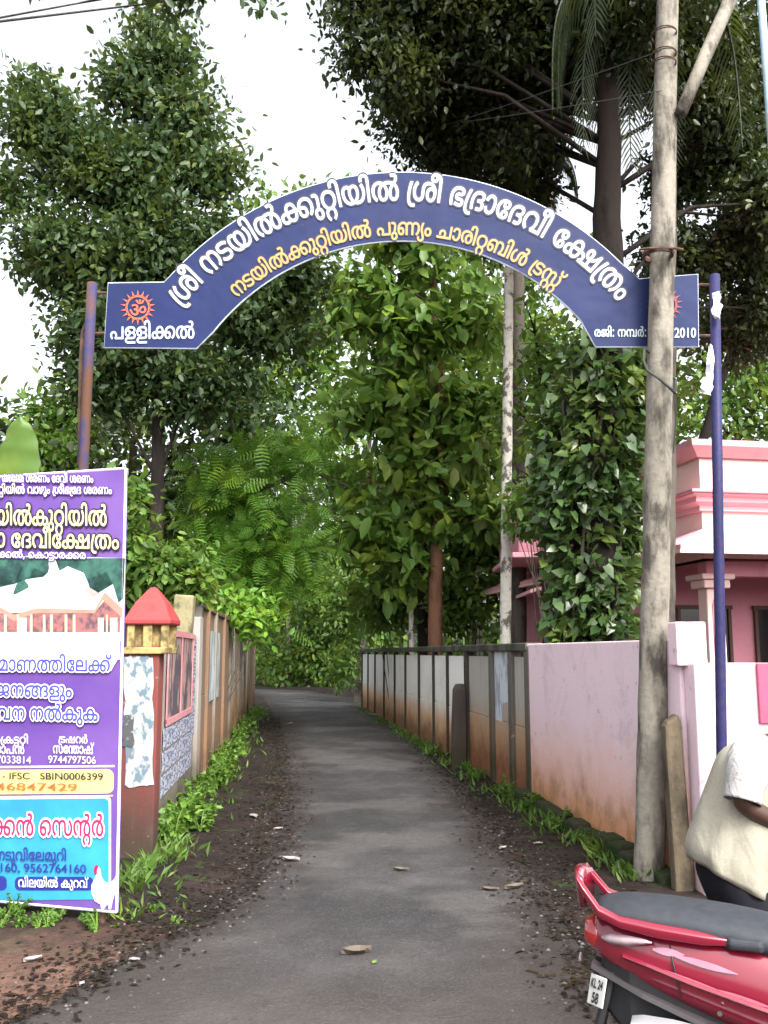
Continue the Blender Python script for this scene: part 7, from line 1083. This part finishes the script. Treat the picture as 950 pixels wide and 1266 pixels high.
# trees filling the depth behind
bgspec = [
    (296, 30, [(320, 300, 50, 34), (370, 270, 56, 34), (420, 262, 50, 32), (340, 380, 60, 50), (410, 360, 60, 50), (330, 470, 50, 50), (390, 450, 60, 50), (400, 540, 50, 40), (320, 560, 46, 40)], 'bushy mid green tree behind the left half of the sign, above the feathery tree', 'leaf_mid', .30, 'bark_grey'),
    (450, 36, [(440, 270, 46, 30), (500, 262, 60, 32), (560, 280, 60, 40), (440, 380, 60, 60), (520, 400, 70, 60), (440, 500, 60, 50), (410, 600, 50, 60), (470, 620, 50, 50)], 'tall hazy tree far behind the middle of the sign', 'leaf_wood', .38, 'bark_grey'),
    (590, 30, [(600, 300, 60, 50), (650, 330, 56, 54), (600, 420, 60, 50), (660, 430, 50, 54), (620, 530, 60, 50), (670, 540, 46, 50), (600, 620, 40, 40)], 'dark tree behind the mottled palm trunk', 'leaf_mid', .30, 'bark_dark'),
    (372, 47, [(360, 600, 50, 50), (400, 660, 46, 40), (350, 680, 40, 40), (300, 640, 44, 60)], 'twin pale trunked tree far down the lane', 'leaf_wood', .36, 'bark_pale'),
    (680, 17, [(660, 400, 40, 40), (690, 460, 50, 50), (650, 520, 40, 40), (700, 540, 50, 50), (660, 590, 36, 34), (790, 470, 40, 50)], 'dark green tree close behind the vine covered trunk', 'leaf_mid', .2, 'bark_dark'),
    (900, 27, [(860, 470, 44, 34), (910, 470, 56, 40), (960, 460, 50, 46), (880, 520, 60, 34), (950, 520, 60, 34)], 'mid green tree behind the pink house roof', 'leaf_mid', .26, 'bark_grey'),
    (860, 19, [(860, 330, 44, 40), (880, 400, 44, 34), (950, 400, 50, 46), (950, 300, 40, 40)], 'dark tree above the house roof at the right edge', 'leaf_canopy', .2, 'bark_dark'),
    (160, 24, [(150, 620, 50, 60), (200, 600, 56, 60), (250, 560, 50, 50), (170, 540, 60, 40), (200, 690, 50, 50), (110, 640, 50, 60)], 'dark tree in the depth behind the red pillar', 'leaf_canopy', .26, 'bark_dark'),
    (300, 24, [(280, 470, 40, 34), (250, 420, 50, 40), (300, 520, 50, 40), (230, 620, 40, 50)], 'dark leafy tree behind the left tree, under the end of the sign', 'leaf_left', .26, 'bark_dark'),
    (40, 20, [(20, 640, 60, 60), (-60, 560, 70, 80), (80, 680, 60, 50), (-140, 420, 80, 90)], 'tree hidden mostly behind the printed board', 'leaf_left', .24, 'bark_dark'),
    (760, 40, [(740, 480, 60, 60), (800, 500, 60, 60), (700, 580, 60, 60), (780, 600, 60, 60)], 'far tree between the vine covered trunk and the house', 'leaf_wood', .4, 'bark_grey'),
]
for px, Y, sp_, lab, lm_, sz, bk_ in bgspec:
    cl = pix_clumps(sp_, Y); topc = min(sp_, key=lambda s: s[1]); n_ = int(sum(s[2] * s[3] for s in sp_) / 42)
    tree('forest_tree', lab, base_at(px, Y), cl, [top_at(px, 720, Y), top_at(px + 4, 560, Y), top_at((px + topc[0]) / 2, (topc[1] + 560) / 2, Y)], .17 if Y < 30 else .2, M[bk_], M[lm_], n_, 13, .3 + .006 * Y, sz, group='trees filling the depth')
t2 = base_at(358, 46); tr_ = thing('bare_trunk', (t2[0], t2[1], 0), 'second thin pale trunk beside the twin pale trunk down the lane', 'tree')
mb = MB(); mb.tube([(t2[0], t2[1], -.1), top_at(358, 740, 46), top_at(362, 680, 46), top_at(366, 600, 46)], [.16, .14, .13, .1], 10, rough=.05); mb.build('trunk', M['bark_pale'], tr_, smooth=True)
# the far-off wood
cl = []
for k in range(46):
    x = -42 + k * 2.0 + random.uniform(-1, 1); y = 66 + random.uniform(-6, 8)
    for z, r in ((1.5, 2.4), (4.5, 2.8), (8, 2.8), (11 if -25 < x < 40 else 8, 2.6)):
        if x < -22 and z > 9: continue
        cl.append(((x, y, z + random.uniform(-.6, .6)), (2.2, 2.2, r)))
A, O = blob_points(cl, 3600, 11, .8)
tag(leaf_mesh('woods', [scatter(A, rng.uniform(.5, .95, len(A)), LEAF, .3, O, .6)], M['leaf_wood']), 'far off wood closing the view behind the bend of the lane', 'woods', kind='stuff')
# banana leaf above the board
Y = 8.2; bp_ = thing('banana_plant', (base_at(10, Y)[0], Y, 0), 'banana plant lifting one broad pale leaf above the printed board', 'banana plant')
mb = MB(); b0 = Vector((base_at(10, Y)[0], Y, 0)); tp_ = at(10, 640, Y); mb.tube([b0 - Vector((0, 0, .1)), b0.lerp(tp_, .5), tp_], [.11, .095, .06], 12); mb.build('stem', plain('banana_stem', (.16, .19, .07), .6), bp_, smooth=True)
def banana_leaf(p0, p1, p2, wid, nrm):
    b = MB(); N = 14; vs = []
    for i in range(N + 1):
        u = i / N; c = p0 * (1 - u) ** 2 + p1 * 2 * u * (1 - u) + p2 * u * u; tan = (p1 - p0) * (1 - u) + (p2 - p1) * u; side = tan.cross(nrm).normalized(); w_ = wid * (math.sin(PI * min(1, .08 + .92 * u)) ** .5) * (1 if u < .97 else .3)
        for j in (-1, -.5, 0, .5, 1): vs.append(c + side * w_ * j + nrm * (-.05 * j * j + .02 * math.sin(u * 30) * abs(j)) * 1.0)
    b.add(vs, [(i * 5 + j, i * 5 + j + 1, (i + 1) * 5 + j + 1, (i + 1) * 5 + j) for i in range(N) for j in range(4)]); o = b.build('leaf_blade', M['leaf_banana'], bp_, smooth=True); return o
nv = Vector((-.1, -.95, .3)).normalized()
banana_leaf(at(14, 640, Y), at(20, 575, Y), at(24, 512, Y - .1), .21, nv); banana_leaf(at(4, 640, Y), at(-60, 520, Y), at(-170, 560, Y), .2, Vector((0, -.3, .95))); banana_leaf(at(10, 640, Y), at(60, 620, Y + .5), at(70, 720, Y + 1.2), .18, Vector((0, .3, .95)))

# ------------------------------------------------------------------ weeds at the wall feet, in the verge
protos = []
def weed(kind, x, y, h, label, group, seed):
    rs = np.random.default_rng(seed); r_ = random.Random(seed); z = ground_z(x, y)
    t = thing('weed', (x, y, z), label, 'weed', group); mb = MB(); P = []; OO = []
    for k in range(7):
        a = r_.uniform(0, 2 * PI); e = Vector((math.cos(a), math.sin(a), 0)) * h * r_.uniform(.25, .7) + Vector((0, 0, h * r_.uniform(.5, 1.0))); q = Vector((x, y, z - .02)); m_ = q + Vector((e.x * .35, e.y * .35, e.z * .6))
        mb.tube([q, m_, q + e], [.006, .005, .002], 4)
        for j in range(14):
            u = .2 + .8 * j / 13; c = (q * (1 - u) ** 2 + m_ * 2 * u * (1 - u) + (q + e) * u * u); P.append(tuple(c)); OO.append((math.cos(a) + r_.uniform(-.7, .7), math.sin(a) + r_.uniform(-.7, .7), .2))
    mb.build('stem', M['leaf_weed'], t); OO = np.array(OO); OO /= np.linalg.norm(OO, axis=1, keepdims=True)
    P = np.array(P); leaf_mesh('foliage', [scatter(P, rng.uniform(.7, 1.2, len(P)) * h * (.22 if kind == 0 else .26 if kind == 1 else .3), (HEART, HEART, LEAF)[kind], .15, OO, 1.2, .6)], (M['leaf_weed'] if group != 'weeds at the foot of the right walls' else M['leaf_mid']), t); return t
WL = 'low leafy weeds tufting along the foot of the left walls'; WR = 'low weeds along the foot of the right walls'; WB = 'low weeds in front of the printed board'
wl_ = [weed(k, LWx(8.4 + k * .4) + .16, 8.4 + k * .4, .34, WL, 'weeds at the foot of the left walls', 31 + k) for k in range(3)]
wr_l = [weed(k, RW(9.0 + k) - .16, 9.0 + k, .22, WR, 'weeds at the foot of the right walls', 51 + k) for k in range(3)]
wbp = []
for k, (px, py, h) in enumerate(((119, 1158, .13), (20, 1142, .15), (60, 1145, .12))): g = ground(px, py); wbp.append(weed((1, 0, 0)[k], g.x, g.y, h, WB, 'weeds in front of the printed board', 71 + k))
def spread_weed(protos_, pts):
    for i, (x, y, s_) in enumerate(pts):
        c = copy_tree(protos_[i % 3]); c.location = (x, y, ground_z(x, y)); c.rotation_euler = (0, 0, random.uniform(0, 6.28)); c.scale = (s_, s_, s_ * random.uniform(.8, 1.2))
pts = []
for i in range(110):
    y = 7.6 + 19 * (i / 110) ** 1.35
    if wob(y * .9, 2) < -.25: continue
    x = (LWx(y) if y > 7.8 else -1.93) + random.uniform(.06, .20 + .25 * random.random()); pts.append((x, y, random.uniform(.35, .95)))
spread_weed(wl_, pts)
pts = []
for i in range(30):
    y = 7.4 + 21 * (i / 30) ** 1.2 + random.uniform(-.4, .4); pts.append((RW(y) - random.uniform(.05, .25), y, random.uniform(.3, .8)))
spread_weed(wr_l, pts)
pts = []
for i in range(34): g = ground(random.uniform(-40, 215) if i % 2 else random.uniform(-30, 130), random.uniform(1122, 1160)); pts.append((g.x, g.y, random.uniform(.3, .75)))
spread_weed(wbp, pts)
# moss and grass fringe nobody could count
P = []
for i in range(5200):
    if i % 2: y = 6.9 + 22 * random.random() ** 1.5; x = RW(y) - abs(random.gauss(0, .16)) - .02
    else: y = 6.0 + 21.5 * random.random() ** 1.5; x = min(LWx(max(y, 7.8)), -1.9) + abs(random.gauss(0, .2)) + .02
    if wob(x * 1.5, y * 1.1) < -.35: continue
    P.append((x, y, ground_z(x, y) - .005))
P = np.array(P); UPV = np.tile(np.array([[0, 0, 1.0]]), (len(P), 1))
tag(leaf_mesh('grass', [scatter(P, rng.uniform(.06, .16, len(P)), SLIM, -.4, UPV, .8)], M['leaf_mid']), 'short grass and moss fringe along both wall feet', 'grass', kind='stuff')
# leaf litter on the verges
P = []
for i in range(9000):
    y = 4.3 + 20 * random.random() ** 1.6; a, b = lane_edges(y)
    if i % 2: x = a + .10 - abs(random.gauss(0, .33)) + (random.random() < .25) * random.uniform(0, .3)
    else: x = b - .10 + abs(random.gauss(0, .33)) - (random.random() < .25) * random.uniform(0, .3)
    if x > RW(y) - .02 or (y > 7.8 and x < LWx(y) + .02) or (y < 7.8 and x < -2.2): continue
    P.append((x, y, max(ground_z(x, y), .012) + .006))
P = np.array(P); d0 = np.zeros((len(P), 3))
tag(leaf_mesh('leaf_litter', [scatter(P, rng.uniform(.018, .055, len(P)), LEAF, .0, None, 0, 1.5)], M['litter']), 'dark fallen leaves trodden into both verges of the lane', 'leaf litter', kind='stuff')
def lying(name, px, py, L, wd, yaw, mat, label, cat, group=None, curl=.6):
    g = ground(px, py); z = max(ground_z(g.x, g.y), .014) + .004; b = MB(); vs = []
    for i in range(7):
        u = i / 6; w_ = wd * (math.sin(PI * (.02 + .96 * u)) ** 1.1) * random.uniform(.7, 1.1); 
        for j in (-1, 0, 1):
            p = Vector(((u - .5) * L, j * w_ / 2, (abs(j) * curl * wd * .5 + .3 * curl * L * (u - .5) ** 2))); p.rotate(Euler((0, 0, yaw))); vs.append(Vector((g.x, g.y, z)) + p)
    b.add(vs, [(i * 3 + j, i * 3 + j + 1, (i + 1) * 3 + j + 1, (i + 1) * 3 + j) for i in range(6) for j in range(2)]); o = b.build(name, mat, origin=(g.x, g.y, z)); s = o.modifiers.new('thick', 'SOLIDIFY'); s.thickness = .003
    return tag(o, label, cat, group)
dl = plain('dry_leaf', (.10, .078, .06), .85); pal = plain('pale_scrap', (.25, .22, .21), .7); gl_ = plain('green_leaf', (.09, .16, .03), .6)
lying('fallen_leaf', 441, 1184, .17, .10, .3, dl, 'large dry pale leaf lying on the lane near the foot of the photo', 'leaf'); lying('fallen_leaf', 463, 1196, .06, .03, 1.2, gl_, 'tiny green leaf lying on the lane by the large dry leaf', 'leaf')
lying('fallen_leaf', 496, 1080, .12, .07, -.2, dl, 'dry leaf lying on the middle of the lane farther from the camera', 'leaf'); lying('fallen_leaf', 636, 1102, .16, .08, .5, dl, 'dry leaf at the right verge below the pink wall', 'leaf'); lying('fallen_leaf', 606, 1104, .13, .05, -.3, dl, 'slim dry leaf on the lane edge below the pink wall', 'leaf')
for i, (px, py, L, lab) in enumerate(((166, 1192, .06, 'small white scrap on the reddish soil in front of the board'), (40, 1196, .10, 'long pale scrap on bare soil below the printed board'), (101, 1222, .05, 'round dark edged scrap on the soil nearest the camera'), (314, 1014, .15, 'pale scrap among leaves beside the left weeds'), (360, 1067, .15, 'pale bark chip at the left lane edge, nearest chip'), (344, 1028, .09, 'little pale chip at the left lane edge above the bark chip'), (358, 897, .22, 'white scrap far along the left verge'), (288, 953, .16, 'white scrap against the left weeds halfway along'), (461, 886, .3, 'white litter heap piece at the far right verge'), (666, 1047, .08, 'small pale stone under the pink wall'), (622, 1052, .09, 'pale chip on the right verge below the end post'))):
    lying('paper_scrap', px, py, L, L * .6, i * .7, pal, lab, 'scrap', 'bits of litter on the verges', .5)

# small stones and grit trodden into the lane and its edges
P = []
for i in range(4200):
    y = 3.2 + 14 * random.random() ** 1.5; a, b = lane_edges(y); x = random.uniform(a - .3, b + .3) if i % 3 else (random.choice((a, b)) + random.gauss(0, .22))
    if x > RW(y) - .05 or (y > 7.8 and x < LWx(y) + .05) or x < -2.4: continue
    P.append((x, y, max(ground_z(x, y), .008) + .002))
STONE = (np.array([[-.5, -.3, 0], [.4, -.45, 0], [.55, .3, 0], [-.3, .5, 0], [0, 0, .42]]), [(0, 1, 4), (1, 2, 4), (2, 3, 4), (3, 0, 4)])
def stones(P, size):
    N = len(P); tv, tf = STONE; a = rng.uniform(0, 2 * PI, N); c, s = np.cos(a)[:, None], np.sin(a)[:, None]; sz = size[:, None]
    X = P[:, None, 0] + sz * (tv[None, :, 0] * c - tv[None, :, 1] * s); Yy = P[:, None, 1] + sz * (tv[None, :, 0] * s + tv[None, :, 1] * c); Z = P[:, None, 2] + sz * tv[None, :, 2]
    return np.stack([X, Yy, Z], 2).reshape(-1, 3), tf, len(tv), N
t = NT('lane_grit'); g = t.n('ShaderNodeNewGeometry'); M['grit'] = t.finish(t.mix(g.outputs['Random Per Island'], (.03, .027, .026), (.14, .125, .12)), .9, .2)
P = np.array(P); tag(leaf_mesh('gravel', [stones(P, rng.uniform(.006, .022, len(P)) * rng.uniform(.6, 1.3, len(P)))], M['grit']), 'loose grit and small stones scattered over the lane and its edges', 'gravel', kind='stuff')
